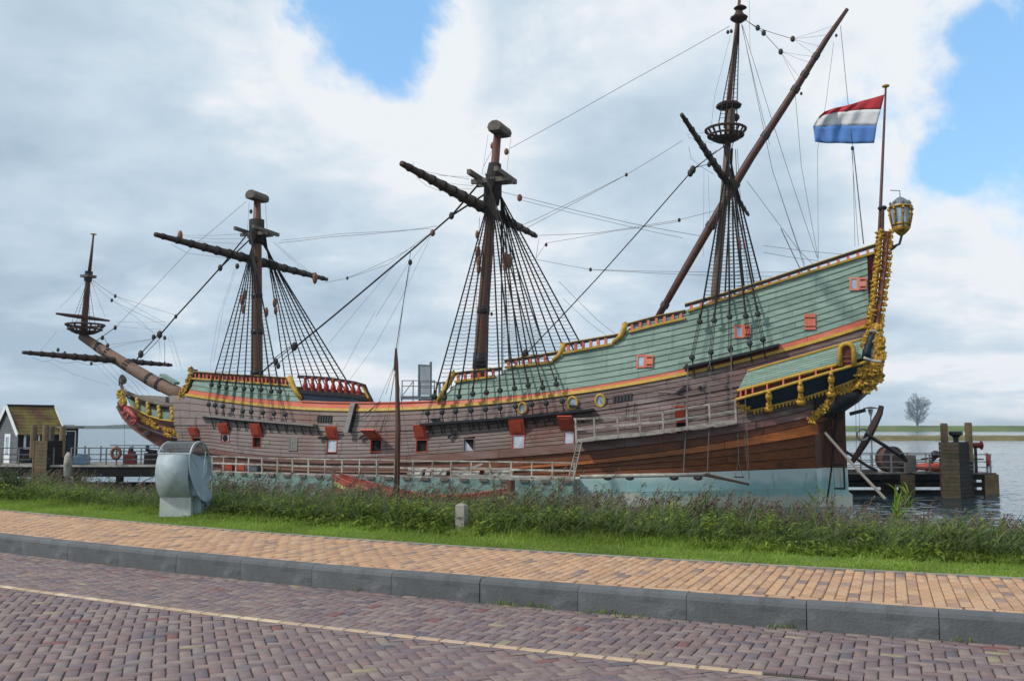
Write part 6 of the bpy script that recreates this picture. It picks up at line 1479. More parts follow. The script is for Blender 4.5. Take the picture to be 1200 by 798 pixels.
def jetty_right():
    T = thing('stern_jetty', 'dark timber jetty with grey railings behind the stern of the ship', 'jetty', (0, 0, 0))
    Y0 = 62.0; Y1 = 65.5; X = lambda x, y, Y=Y0: W(x, y, Y)
    x0, x1 = X(930, 555).x, X(1168, 555).x; zd = X(1000, 554).z; 
    n = 34
    for i in range(n):
        a = x0+(x1-x0)*i/n; b = x0+(x1-x0)*(i+1)/n-.02; MB().box(((a+b)/2, (Y0+Y1)/2, zd-.04+random.gauss(0, .004)), (b-a, Y1-Y0, .08)).build('deck_plank', M_['greywood'], T)
    for (ya, yb_, yy) in ((555.5, 562, Y0), (565, 570.5, Y0), (574, 583, Y0), (555.5, 562, Y1), (565, 571, Y1)):
        a, b = X(1000, ya).z, X(1000, yb_).z; MB().box(((x0+x1)/2, yy, (a+b)/2), (x1-x0, .3, a-b)).build('jetty_beam', M_['jetty_dark'], T)
    for px in (948, 1062, 1160):
        for yy in (Y0+.2, Y1-.3): c = X(px, 555); MB().box((c.x, yy-.2, (zd-.1-.8)/2), (.9, .5, zd-.1+.8)).build('jetty_support', M_['pile_board'], T)
    for yy in (Y0, Y1):
        for px in (992, 1009, 1045, 1067, 1090, 1113, 1141, 1161): c = X(px, 555); MB().beam((c.x, yy, zd), (c.x, yy, zd+1.22), .09, .09, (0, 1, 0)).build('rail_post', M_['galv'], T)
        for h in (1.2, .72, .36):
            MB().beam((X(985, 555).x, yy, zd+h), (X(1163, 555).x, yy, zd+h), .06, .06).build('handrail', M_['galv'], T)
    MB().box((X(1066, 555).x, Y0-.1, zd+.6), (.7, .3, 1.1)).build('bollard_box', M_['greywood'], T)
    for px in (995, 1020): MB().box((X(px, 555).x, Y0+.5, zd+.12), (1.2, .5, .2)).build('deck_box', M_['greywood'], T)
    M_['drum'] = mat('dark_drum_wood', (.085, .064, .06), .8, .35, 3)
    # cable drum
    D = thing('cable_drum', 'big round brown wooden drum standing on the stern jetty', 'drum', X(1043, 548, 63.2)); D.location.z = zd
    R = Matrix.Rotation(radians(14), 3, 'Z') @ Matrix.Rotation(pi/2, 3, 'X'); rr = .86
    MB().lathe((0, 0, rr), [(rr, -.4), (rr, -.3)], 22, R).build('drum_flange', M_['drum'], D); MB().lathe((0, 0, rr), [(rr, .3), (rr, .4)], 22, R).build('drum_flange', M_['drum'], D)
    MB().lathe((0, 0, rr), [(rr*.9, -.3), (rr*.9, .3)], 20, R).build('drum_core', M_['copper'], D)
    # wooden-stocked anchor
    A_ = thing('stocked_anchor', 'large old anchor with a thick curved timber stock leaning on the stern jetty', 'anchor', (0, 0, 0)); YA = 60.5
    MB().tube([W(x, y, YA) for x, y in ((997, 543), (1005, 532), (1013, 519), (1020, 506), (1026, 494), (1031, 484), (1033, 475.5))], [.16, .2, .24, .27, .25, .21, .17], 4).build('anchor_stock', M_['sparwood'], A_)
    MB().tube([W(1014, 508, YA-.3), W(1035, 521, YA-.2), W(1058, 536, YA)], .12, 7).build('anchor_shank', M_['iron'], A_)
    MB().tube([W(990, 528, YA+.4), W(1003, 537, YA+.2), W(1018, 547, YA), W(1027, 551, YA)], .09, 6).build('anchor_arm', M_['iron'], A_)
    MB().beam(W(1056, 531, YA), W(1062, 541, YA), .5, .1).build('anchor_fluke', M_['iron'], A_)
    c = W(1011, 509, YA-.3); P = [c+Vector((cos(a)*.36, 0, sin(a)*.36)) for a in np.linspace(0, 2*pi, 15)]; MB().tube(P, .07, 5, False).build('anchor_ring', M_['galv'], A_)
    # lamp post
    Lp = thing('jetty_lamp', 'thin lamp post with a small flat round hood beside the leaning anchor', 'lamp post', X(1022.5, 548, 64)); Lp.location.z = zd
    zt = W(1022.5, 476.5, 64).z-zd
    MB().beam((0, 0, 0), (0, 0, zt-.6), .06, .06, (0, 1, 0)).build('post', M_['steel'], Lp); MB().lathe((0, 0, zt-.65), [(.08, 0), (.17, .4), (.16, .48)], 9).build('lamp_glass', M_['pane_white'], Lp); MB().lathe((0, 0, zt-.14), [(.5, 0), (.48, .05), (.1, .14)], 14).build('lamp_hood', M_['iron'], Lp)
    # orange inflatable with an outboard
    I_ = thing('inflatable_boat', 'orange rubber inflatable stored on the jetty partly behind the dolphin', 'inflatable boat', X(1088, 548, 63.4)); I_.location.z = zd
    MB().tube([(-1.0, -.4, .35), (.2, -.55, .32), (1.6, -.5, .32), (2.2, 0, .34), (1.6, .5, .32), (.2, .55, .32), (-1.0, .4, .35)], [.15, .27, .28, .28, .28, .27, .15], 8).build('rubber_tube', M_['orange'], I_, True)
    MB().box((.4, 0, .2), (2.2, 1.0, .12)).build('inflatable_floor', M_['steel'], I_)
    mb = MB(); mb.ball((.5, 0, 1.15), (.32, .25, .28), 8, 6); mb.build('engine_cowl', M_['iron'], I_, True); MB().beam((.5, 0, 1.0), (-.2, 0, .1), .16, .2).build('engine_leg', M_['iron'], I_); MB().beam((.45, 0, .95), (-.5, -.1, .85), .08, .1).build('tiller_arm', M_['iron'], I_)
    MB().ball((-.9, 0, .35), (.3, .3, .3), 8, 6, jit=.1).build('blue_bundle', mat('dull_blue_bag', (.12, .18, .3), .7, .2), I_)
    bx = thing('dark_crate', 'small dark crate on the jetty between drum and inflatable', 'crate', X(1059, 548, 63)); bx.location.z = zd
    MB().box((0, 0, .28), (.7, .5, .5)).build('crate_body', M_['iron'], bx); MB().box((0, 0, .55), (.76, .56, .05)).build('crate_lid', M_['steel'], bx)
    r = thing('life_ring_stand', 'red life ring stand near the outer end of the stern jetty', 'life ring', X(1157, 548, Y0-.12)); r.location.z = zd
    MB().beam((0, 0, 0), (0, 0, 1.3), .1, .1, (0, 1, 0)).build('stand_post', M_['galv'], r)
    P = [(cos(a)*.12, -.12+cos(a)*.25, .85+sin(a)*.34) for a in np.linspace(0, 2*pi, 17)]; MB().tube(P, .09, 7, False).build('life_ring', M_['orange'], r, True)
    # pulley gear right of the dolphin
    v = thing('mooring_winch', 'dark red winch head on a short post just right of the boarded dolphin', 'winch', X(1144, 548, 61.5)); v.location.z = zd
    MB().beam((0, 0, 0), (0, 0, 1.7), .14, .14, (0, 1, 0)).build('winch_post', M_['iron'], v); MB().lathe((0, 0, 1.8), [(.22, -.45), (.3, -.4), (.18, -.3), (.18, .3), (.3, .4), (.22, .45)], 10, Matrix.Rotation(pi/2, 3, 'Y')).build('winch_drum', M_['dark_red'], v); MB().beam((-.2, 0, .9), (.5, 0, .9), .1, .08).build('winch_handle', M_['iron'], v)
    # pole slanting from the rudder down to the reeds
    p = thing('slanting_pole', 'long pale pole slanting from the rudder down into the reeds', 'pole')
    MB().tube([W(967, 507, 50.0), W(1003, 548, 46), W(1038, 585, 42)], .07, 6).build('pole_shaft', M_['greywood'], p)
    d = thing('davit_arm', 'short dark davit arm sticking out behind the rudder', 'davit'); MB().beam(W(996, 485, 53.5), W(1014, 480.5, 53.5), .14, .2).build('davit_beam', M_['iron'], d)
    for x in (1003, 1007): MB().tube([W(x-.5, 468, 53.5), W(x, 484, 53.5), W(x+.5, 530, 53.5)], .012, 4).build('davit_rope', M_['line'], d)
jetty_right()

# ---- left: boathouse and gangway
def boathouse():
    Yc = 70.0; K = W(20, 545, Yc); zf = K.z
    th = radians(50); d1 = Vector((cos(th), sin(th), 0)); d2 = Vector((-sin(th), cos(th), 0))
    def solve(dr, px, lim=30):
        lo, hi = 0, lim
        for _ in range(40):
            m_ = (lo+hi)/2; p = K+dr*m_; x = 600+FPX*p.x/(p.y*cos(PITCH)+(p.z-EYE)*sin(PITCH))
            if (x < px) == (dr is d1): lo = m_
            else: hi = m_
        return lo
    Ls = solve(d1, 70); Lg = solve(d2, -5)
    ze = W(20, 505.5, Yc).z-zf; apex_z = ze + 1.85
    T = thing('boathouse', 'small dark boarded boathouse with mossy tiled roof and white bargeboards on the left quay', 'shed', (K.x, K.y, zf), th)
    # local: x along side wall, y along gable
    wg = mat('grey_gable_board', (.13, .14, .15), .8, .2, 3, objvar=.08); wd = mat('black_wall_board', (.016, .017, .02), .7, .3, 3, objvar=.2); wh = mat('white_trim_paint', (.72, .74, .75), .5, .06)
    rf = mat('mossy_roof_tile', (.12, .064, .04), .85, .3, 1.5, objvar=.18, extra=stain((.19, .17, .04), .8, .40, .60, amount=.85))
    n = 13
    def roofz(y): return ze + (apex_z-ze)*(1-abs(2*y/Lg-1))
    nb = int(apex_z/.18)
    for i in range(nb):
        z0, z1 = i*.18, (i+1)*.18-.012
        if z0 < ze: y0, y1 = 0, Lg
        else:
            f = (z0-ze)/(apex_z-ze)/2; y0, y1 = Lg*f+.02, Lg*(1-f)-.02
        if y1-y0 > .1:
            MB().sweep([(-.03, y0, z1), (-.03, y1, z1)], [(-.045, y0, z0), (-.045, y1, z0)], [Vector((.05, 0, 0))]*2).build('gable_board', wg, T)
        if z1 < ze: MB().sweep([(0, -.03, z1), (Ls, -.03, z1)], [(0, -.045, z0), (Ls, -.045, z0)], [Vector((0, .05, 0))]*2).build('side_board', wd, T)
    P = [(.03, .03, 0), (Ls, .03, 0), (Ls, Lg, 0), (.03, Lg, 0), (.03, .03, ze), (Ls, .03, ze), (Ls, Lg, ze), (.03, Lg, ze), (.03, Lg/2, apex_z-.05), (Ls, Lg/2, apex_z-.05)]
    MB().add(P, [(0, 1, 5, 4), (1, 2, 6, 9, 5), (2, 3, 7, 6), (3, 0, 4, 8, 7), (4, 5, 9, 8), (7, 8, 9, 6)]).build('wall_core', wd, T)
    ov = .32; sl = (apex_z-ze)/(Lg/2)
    for sgn in (1, -1):
        for r_ in range(9):
            for c_ in range(8 if sgn == 1 else 1):
                n_c = 8 if sgn == 1 else 1
                x0 = -.18+(Ls+.36)*c_/n_c; x1 = -.18+(Ls+.36)*(c_+1)/n_c-.012
                yl = Lg/2*(1-(r_/9)) ; a = -ov+(Lg/2+ov)*r_/9; b = -ov+(Lg/2+ov)*(r_+1)/9+.04
                za = ze+sl*a+.1; zb2 = ze+sl*b+.07
                if sgn == 1: q = [(x0, a, za), (x1, a, za)], [(x0, b, zb2), (x1, b, zb2)]
                else: q = [(x0, Lg-a, za), (x1, Lg-a, za)], [(x0, Lg-b, zb2), (x1, Lg-b, zb2)]
                fix_normals(MB().sweep(q[1], q[0], [Vector((0, 0, -.05))]*2).build('roof_tile', rf, T))
    MB().beam((-.2, Lg/2, apex_z+.12), (Ls+.2, Lg/2, apex_z+.12), .22, .14).build('roof_ridge', M_['iron'], T)
    for x in (-.22, Ls+.22):
        MB().beam((x, -ov, ze-sl*ov+.02), (x, Lg/2, apex_z+.05), .06, .3, (0, 0, 1)).build('bargeboard', wh, T); MB().beam((x, Lg+ov, ze-sl*ov+.02), (x, Lg/2, apex_z+.05), .06, .3, (0, 0, 1)).build('bargeboard', wh, T)
    # door on the gable, window on the side
    dy0 = Lg*.30; 
    MB().box((-.08, dy0+.5, 1.15), (.07, 1.0, 2.3)).build('white_door', wh, T); MB().box((-.125, dy0+.5, 1.45), (.03, .45, 1.25)).build('door_glass', M_['glass'], T)
    wx = Ls*.30; MB().box((wx, -.09, 1.75), (1.15, .07, 1.15)).build('window_frame', wh, T); MB().box((wx, -.13, 1.75), (.85, .03, .85)).build('window_pane', M_['navy'], T)
    # annex
    MB().box((Ls+.7, .9, 1.35), (1.3, 1.7, 2.7)).build('annex_wall', wd, T); MB().box((Ls+.7, .8, 2.78), (1.9, 2.2, .12)).build('annex_roof', M_['greywood'], T)
    MB().box((Ls+.7, .02, 1.3), (.7, .05, 2.3)).build('annex_door', M_['navy'], T); MB().box((Ls+1.1, -.01, 1.3), (.07, .07, 2.4)).build('annex_door_frame', wh, T); MB().box((Ls+.7, -.01, 2.5), (.8, .07, .08)).build('annex_door_frame', wh, T)
    return zf
zf = boathouse()
def gangway_left():
    T = thing('bow_jetty', 'dark timber jetty with thin railings running from the boathouse towards the bow', 'jetty')
    Y0 = 66.5; Y1 = 69.5; X = lambda x, y, Y=Y0: W(x, y, Y); zd = X(130, 545).z
    def slab(xa, xb, n, ya, yb_):
        x0, x1 = X(xa, 545).x, X(xb, 545).x
        for i in range(n):
            a = x0+(x1-x0)*i/n; b = x0+(x1-x0)*(i+1)/n-.02; MB().box(((a+b)/2, (ya+yb_)/2, zd-.05), (b-a, yb_-ya, .09)).build('deck_plank', M_['greywood'], T)
        MB().box(((x0+x1)/2, ya-.17, zd-.04), (x1-x0, .06, .14)).build('deck_edge', M_['whitewood'], T); MB().box(((x0+x1)/2, ya, zd-.45), (x1-x0, .3, .7)).build('jetty_beam', M_['jetty_dark'], T); MB().box(((x0+x1)/2, ya+.6, .1), (x1-x0, .5, .8)).build('jetty_beam', M_['jetty_dark'], T)
    slab(-60, 262, 60, Y0, Y1+4)
    for yy, hs in ((Y0, (1.2, .75, .4)), (Y1+3.5, (1.25, .8))):
        for px in np.arange(-40, 250, 20.5):
            c = X(px+(8 if yy > Y0 else 0), 545); MB().beam((c.x, yy, zd), (c.x, yy, zd+1.22), .08, .08, (0, 1, 0)).build('rail_post', M_['greywood'] if yy == Y0 else M_['steel'], T)
        for h in hs:
            if yy == Y0: 
                MB().beam((X(-60, 545).x, yy, zd+h), (X(36, 545).x, yy, zd+h), .05, .07).build('handrail', M_['steel'], T)
            MB().beam((X(82, 545).x, yy, zd+h), (X(262, 545).x, yy, zd+h), .05, .07).build('handrail', M_['steel'], T)
    for px in (-30, 12, 90, 140, 195, 240): MB().box((X(px, 545).x, Y0+.15, (zd-.5-1)/2+.0), (.4, .4, zd+.6)).build('jetty_support', M_['jetty_dark'], T)
    # tarpaulin bundles, boxes and gear
    def gear(nm, lab, cat, px, m, size, extra=None, Yg=68.2):
        t = thing(nm, lab, cat, (X(px, 545, Yg).x, Yg, zd)); w, h = size
        MB().box((0, 0, h*.34), (w*.85, .55, h*.62)).build('bundle', M_[m], t); MB().box((w*.06, 0, h*.72), (w*.5, .4, h*.22), Matrix.Rotation(.12, 3, 'Y')).build('bundle_cover', M_[m], t); MB().box((0, 0, h*.06), (w*.9, .5, h*.12)).build('base_board', M_['greywood'], t)
        if extra: MB().ball((extra[0], -.05, h*.9), (extra[1]*.75, .16, extra[2]*.6), 7, 5, jit=.12).build('bundle_top', M_['iron'], t)
    M_['blue_gear'] = mat('pale_blue_plastic', (.2, .32, .45), .5, .2)
    gear('blue_container', 'pale blue container standing on the bow jetty beside the boathouse', 'container', 95, 'blue_gear', (1.2, .9))
    by = thing('ring_buoy', 'brown and orange ring buoy hanging on the bow jetty rail', 'buoy', (X(135.5, 545, 66.2).x, 66.2, zd)); MB().tube([(cos(a)*.3, 0, .85+sin(a)*.36) for a in np.linspace(0, 2*pi, 15)], .12, 6, False).build('ring', M_['woodblock'], by, True); MB().beam((0, .1, 0), (0, .1, 1.25), .08, .08, (0, 1, 0)).build('hanger', M_['greywood'], by)
    gear('red_covered_winch', 'dark winch with a red cover on the bow jetty', 'winch', 153, 'dark_red', (.85, 1.1), (0, .24, .45, 'iron'))
    gear('dark_covered_winch', 'dark brown covered winch on the bow jetty nearest the bow', 'winch', 177, 'pile_dark', (1.0, 1.25), (-.3, .2, .4, 'iron'))
    b = thing('white_fender', 'white plastic fender hanging beside the boarded dolphin at the boathouse', 'fender', W(79.5, 545, 65.5)); MB().lathe((0, 0, -.9), [(.1, 0), (.26, .2), (.28, 1.0), (.24, 1.5), (.08, 1.8)], 10).build('fender_body', M_['whitewood'], b, True); MB().tube([(0, 0, .85), (0, .3, 1.5)], .02, 4).build('fender_rope', M_['rope'], b)
    r = thing('mooring_rope', 'yellowish mooring rope running from the bow jetty down to the reeds', 'rope'); MB().tube([W(188, 555, 60), W(172, 562, 52), W(160, 568, 45)], .035, 5).build('rope_run', M_['greywood'], r)
gangway_left()

# ================================================================== FOREGROUND THINGS AND PLANTS
def litter_bin():
    P0 = G(215, 606, 2.99); T = thing('roadside_litter_bin', 'galvanised drum-shaped litter bin with wire mesh hood on a square metal base', 'litter bin', P0+Vector((0, .25, 0)), radians(-3))
    g = mat('galvanised_sheet', (.33, .40, .43), .65, .2, 2.2, bump=.08, metal=.12, extra=stain((.25, .3, .33), 7, .5, .6, amount=.5)); g2 = mat('galvanised_sheet_light', (.46, .5, .5), .5, .14, 3, bump=.08, metal=.2, extra=stain((.3, .33, .34), 5, .5, .65, (1, 1, .4), .5))
    gd = mat('shaded_galvanised_plate', (.20, .27, .31), .65, .2, 3, bump=.08, extra=stain((.3, .36, .38), 6, .55, .65, amount=.4))  # darker copy of the sheet: shade of the right-hand faces put into the colour
    R = .47; L0, L1 = -.37, .15; c = Vector((0, 0, .70)); z0 = 3.0
    pt = lambda x, th, r=R: Vector((x, -cos(th)*r, sin(th)*r)) + c
    ths = np.linspace(radians(38), radians(-212), 30)
    A = [pt(L0, t) for t in ths]; B = [pt(L1, t) for t in ths]
    mb = MB(); P = []; 
    for t in ths: P += [pt(L0, t), pt(L1, t), pt(L1, t, R-.012), pt(L0, t, R-.012)]
    n = len(ths); F = [(i*4+k, (i+1)*4+k, (i+1)*4+(k+1) % 4, i*4+(k+1) % 4) for i in range(n-1) for k in range(4)]
    fix_normals(mb.add(P, F).build('drum_shell', g, T, True))
    # left end plate (closed) and right end plate cut on a slant
    a_ = [pt(L0+.004, t, R-.01) for t in np.linspace(radians(38), radians(-212), 26)]; k = len(a_)
    fix_normals(MB().add(a_+[p+Vector((.01, 0, 0)) for p in a_], [tuple(range(k)), tuple(range(2*k-1, k-1, -1))]+[(i, i+k, (i+1) % k+k, (i+1) % k) for i in range(k)]).build('end_plate', g, T))
    tilt = lambda p, f=.20: Vector((p.x + (c.z+.1-p.z)*f, p.y, p.z))
    a_ = [tilt(pt(L1+.012, t, R+.01)) for t in np.linspace(radians(38), radians(-125), 20)]; k = len(a_)
    fix_normals(MB().add(a_+[p+Vector((.012, 0, 0)) for p in a_], [tuple(range(k)), tuple(range(2*k-1, k-1, -1))]+[(i, i+k, (i+1) % k+k, (i+1) % k) for i in range(k)]).build('slanted_end_plate', gd, T))
    # inner flap seen through the opening
    q = [pt(L1-.02, radians(38)), pt(L1+.0, radians(-5), R*.15), pt(L1+.02, radians(120), R*.8)]; 
    q = [pt(L0+.2, radians(60), R*.95), pt(L1, radians(150), R*.75), pt(L1+.07, radians(-160), R*.2), pt(L1+.05, radians(-60), R*.9)]
    fix_normals(MB().add(q+[p+Vector((.01, .012, 0)) for p in q], [(0, 1, 2, 3), (7, 6, 5, 4), (0, 4, 5, 1), (1, 5, 6, 2), (2, 6, 7, 3), (3, 7, 4, 0)]).build('inner_flap', gd, T))
    q = [pt(L1+.01, radians(38)), pt(L1+.02, radians(142)), pt(L1+.05, radians(-90), R*.25)]
    q[1] = pt(L1+.01, radians(125), R*.8)
    MB().tube([q[0], q[2], q[1]], .006, 5, False).build('opening_edge', g2, T)
    rim = [tilt(pt(L1+.01, t), .12) for t in np.linspace(radians(38), radians(190), 22)]; MB().tube(rim, .014, 6).build('hood_rim', g2, T, True)
    MB().tube([tilt(pt(L1+.01, radians(190)), .12), tilt(pt(L1+.01, radians(215), R*.98), .15), tilt(pt(L1+.012, radians(-125), R), .2)], .009, 6).build('rim_bar', M_['steel'], T)
    for t in np.linspace(25, -115, 9):
        MB().ball(pt(L1-.03, radians(t), R+.002), .007, 5, 3).build('rivet', g2, T)
    MB().tube([pt(L0, radians(38)), pt(L1, radians(38))], .012, 6).build('hood_edge', g2, T); MB().tube([pt(L0, t) for t in np.linspace(radians(38), radians(160), 14)], .012, 6).build('hood_rim', g2, T)
    # wire mesh hood
    mb = MB()
    for x in np.linspace(L0, L1, 20): mb.tube([pt(x, t, R-.003) for t in np.linspace(radians(38), radians(158), 14)], .0068, 3, False)
    for t in np.linspace(radians(38), radians(158), 27): mb.tube([pt(L0, t), pt(L1+.02, t)], .006, 3, False)
    tag(mb.build('wire_mesh', M_['steel'], T), kind='stuff')
    MB().box((-.12, -.03, .155), (.5, .46, .33)).build('base_box', g2, T); MB().box((-.12, -.03, -.02), (.54, .5, .05)).build('base_foot', M_['steel'], T)
    MB().box((.19, .03, .16), (.11, .36, .31)).build('base_panel', gd, T)
litter_bin()
p = G(540.5, 624.5, 2.99); T = thing('marker_post', 'short square concrete marker post in the grass before the reeds', 'post', p+Vector((0, .08, 0)), radians(-22))
mc = mat('lichen_concrete', (.30, .29, .25), .85, .2, 12, bump=.3, extra=stain((.16, .16, .12), 9, .52, .66, amount=.7))
MB().box((0, 0, .15), (.128, .128, .42)).build('post_shaft', mc, T); MB().add([(-.064, -.064, .3605), (.064, -.064, .3605), (.064, .064, .3605), (-.064, .064, .3605), (-.03, -.03, .385), (.03, -.03, .385), (.03, .03, .385), (-.03, .03, .385)], [(0, 1, 5, 4), (1, 2, 6, 5), (2, 3, 7, 6), (3, 0, 4, 7), (4, 5, 6, 7)]).build('post_cap', mc, T)

def leafmat(name, cols, rough=.6, transl=.45):
    m = bpy.data.materials.new(name); m.use_nodes = True; N = m.node_tree.nodes; L = m.node_tree.links; b = N['Principled BSDF']; b.inputs['Roughness'].default_value = rough; b.inputs['Specular IOR Level'].default_value = .25
    g = N.new('ShaderNodeNewGeometry'); cr = N.new('ShaderNodeValToRGB'); e = cr.color_ramp.elements
    while len(e) > 1: e.remove(e[-1])
    e[0].position = 0; e[0].color = (*cols[0], 1)
    for i, c in enumerate(cols[1:]): q = e.new((i+1)/(len(cols)-1)); q.color = (*c, 1)
    L.new(g.outputs['Random Per Island'], cr.inputs[0])
    tc = N.new('ShaderNodeTexCoord'); nz = N.new('ShaderNodeTexNoise'); nz.inputs['Scale'].default_value = .9; nz.inputs['Detail'].default_value = 3; L.new(tc.outputs['Object'], nz.inputs[0])
    mr = N.new('ShaderNodeMapRange'); L.new(nz.outputs[0], mr.inputs[0]); mr.inputs[1].default_value = .3; mr.inputs[2].default_value = .7; mr.inputs[3].default_value = .72; mr.inputs[4].default_value = 1.3
    sc = N.new('ShaderNodeVectorMath'); sc.operation = 'SCALE'; L.new(cr.outputs[0], sc.inputs[0]); L.new(mr.outputs[0], sc.inputs[3]); L.new(sc.outputs[0], b.inputs['Base Color'])
    t = N.new('ShaderNodeBsdfTranslucent'); L.new(sc.outputs[0], t.inputs[0]); mx = N.new('ShaderNodeMixShader'); mx.inputs[0].default_value = transl
    L.new(b.outputs[0], mx.inputs[1]); L.new(t.outputs[0], mx.inputs[2]); L.new(mx.outputs[0], N['Material Output'].inputs[0]); return m
def ribbons(P, W_, yaw):
    """P: (N,K,3) centre lines; W_: (N,K) widths; yaw: (N,) -> verts, quads"""
    N_, K = P.shape[:2]; side = np.stack([np.cos(yaw), np.sin(yaw), np.zeros(N_)], -1)[:, None, :]
    a = P+side*W_[..., None]/2; b = P-side*W_[..., None]/2
    Vt = np.stack([a, b], 2).reshape(N_, K*2, 3)
    f = np.array([(2*k, 2*k+1, 2*k+3, 2*k+2) for k in range(K-1)])
    F = (f[None]+(np.arange(N_)*K*2)[:, None, None]).reshape(-1, 4); return Vt.reshape(-1, 3), F
def merge(L_):
    vs, fs, o = [], [], 0
    for v, f in L_: vs.append(v); fs.append(f+o); o += len(v)
    return np.concatenate(vs), np.concatenate(fs)
def lumpy(r, n, seed=0, sc=1.0):
    k = np.random.default_rng(seed); out = 0
    for i in range(7):
        a = k.uniform(0, 6.28); f = sc*k.uniform(.35, 2.2); out = out + np.sin(r*f*np.cos(a)+n*f*np.sin(a)*2+k.uniform(0, 6.28))/(1+.4*i)
    return out/3.2
def plants():
    U = RNG.uniform
    spots = [(PB.x, PB.y, .16, .55) for PB in (bpy.data.objects['marker_post'].location, bpy.data.objects['roadside_litter_bin'].location)]
    spots[1] = (spots[1][0], spots[1][1], .42, .75)
    def clear(x, y):
        ok = np.ones(len(x), bool)
        for a, b, w_, d_ in spots: ok &= ~((np.abs(x-a*y/b) < w_) & (y < b+.12) & (y > b-1.6))
        return ok
    # short lawn grass
    n_ = 230000; r = U(-25, 14, n_); n = U(2.02, 3.55, n_); x, y = RDnp(r, n); z = bank_z(n)-.01
    keep = np.abs(x/y) < .95; r, n, x, y, z = (q[keep] for q in (r, n, x, y, z)); k = len(x)
    lump = .5+.5*lumpy(r, n, 1, 2.5); h = U(.015, .042, k)*(.75+.7*lump) + np.where(U(0, 1, k) < .01, .06, 0)+ np.clip((n-2.9)/.5, 0, 1)*U(0, .14, k)
    h *= np.where(n < 2.1, .6, 1)
    az = U(0, 6.28, k); ln_ = h*U(.1, .8, k)
    P = np.stack([np.stack([x, y, z], -1), np.stack([x+np.cos(az)*ln_*.4, y+np.sin(az)*ln_*.4, z+h*.6], -1), np.stack([x+np.cos(az)*ln_, y+np.sin(az)*ln_, z+h], -1)], 1)
    Wd = np.stack([np.full(k, .008), np.full(k, .007), np.full(k, .0015)], 1)*U(.7, 1.3, (k, 1))
    v, f = ribbons(P, Wd, U(0, 6.28, k)); gm = leafmat('lawn_grass', [(.16, .265, .03), (.21, .32, .045), (.26, .36, .06), (.31, .37, .11)])
    o = np_mesh('lawn_grass', v, f, gm); tag(o, 'short bright green grass strip between footpath and reeds', 'grass', kind='stuff')
    # reeds
    n_ = 18500; r = U(-27, 18, n_); n = 3.35+6.8*U(0, 1, n_)**1.15; x, y = RDnp(r, n); keep = (np.abs(x/y) < .95) & clear(x, y); r, n, x, y = (q[keep] for q in (r, n, x, y)); k = len(x)
    z0 = bank_z(n)-.05
    lump = lumpy(r, n, 4, 1.6); lump2 = lumpy(r, n, 9, .7)
    pxs = 600+FPX*x/y
    ytop = np.interp(pxs, [0, 60, 110, 145, 200, 300, 400, 500, 600, 700, 850, 950, 1050, 1200], [568, 571, 576, 588, 582, 577, 583, 588, 589, 591, 600, 610, 616, 624])
    ztop = EYE-(ytop-500-11*lump-6.0*lump2+RNG.normal(0, 9.0, k))*y/FPX
    ztop -= 0*np.where((pxs > 135) & (pxs < 195), .42, 0)*U(.6, 1.1, k)*(n > 4.5)
    h = np.clip(ztop-z0, .2, 2.6)*U(.72, 1.06, k)*np.clip(.35+.65*(n-3.3)/1.0, .35, 1)
    lean = .10*h+RNG.normal(0, .05, k)*h; wa = -.35+RNG.normal(0, .6, k)      # wind from the left
    dx, dy = np.cos(wa)*lean, np.sin(wa)*lean
    K = 5; t = np.linspace(0, 1, K)[None]
    stem = np.stack([x[:, None]+dx[:, None]*t**2, y[:, None]+dy[:, None]*t**2, z0[:, None]+h[:, None]*t], -1)
    A = [ribbons(stem, np.full((k, K), .007), U(-.6, .6, k))]
    for j in range(7):
        tj = U(.18, .93, k)[:, None]; bx = x[:, None]+dx[:, None]*tj**2; by = y[:, None]+dy[:, None]*tj**2; bz = z0[:, None]+h[:, None]*tj
        az = (wa+RNG.normal(0, 1.1, k))[:, None]; L_ = U(.25, .62, k)[:, None]*(1.15-.4*tj); q = np.linspace(0, 1, 4)[None]; dr = U(.1, .7, k)[:, None]
        lx = bx+np.cos(az)*L_*q*.85; ly = by+np.sin(az)*L_*q*.85; lz = bz+L_*(q*.75-dr*q**2.2)
        w = np.array([.5, 1, .8, .05])[None]*U(.010, .022, k)[:, None]
        A.append(ribbons(np.stack([lx, ly, lz], -1), w, (az+pi/2)[:, 0]+U(-.5, .5, k)))
    v, f = merge(A); rm = leafmat('reed_leaves', [(.06, .105, .025), (.10, .155, .04), (.085, .14, .05), (.145, .195, .055), (.12, .165, .07), (.22, .215, .09)])
    o = np_mesh('reed_bed', v, f, rm); tag(o, 'tall green reeds growing along the bank in front of the ship', 'reeds', kind='stuff')
    # plumes
    has = (U(0, 1, k) < .55+.42*(lumpy(r, n, 21, .9) > -.1)) & (h > .5); xs, ys, zs, ws = (x+dx)[has], (y+dy)[has], (z0+h)[has], wa[has]; kk = len(xs); A = []
    for j in range(12):
        tj = U(0, 1, kk); az = ws*.4+RNG.normal(0, .75, kk); L_ = U(.07, .17, kk)*(1.15-.6*tj); q = np.linspace(0, 1, 4)[None]
        bx = (xs+np.cos(ws)*.10*tj)[:, None]; by = (ys+np.sin(ws)*.06*tj)[:, None]; bz = (zs-.08+.22*tj-.05*tj**2)[:, None]
        lx = bx+(np.cos(az)*L_)[:, None]*q*.75; ly = by+(np.sin(az)*L_)[:, None]*q*.75; lz = bz+L_[:, None]*(1.0*q-.95*q**2.2)
        A.append(ribbons(np.stack([lx, ly, lz], -1), np.array([.5, 1, .8, .1])[None]*U(.012, .026, kk)[:, None], U(0, 6.28, kk)))
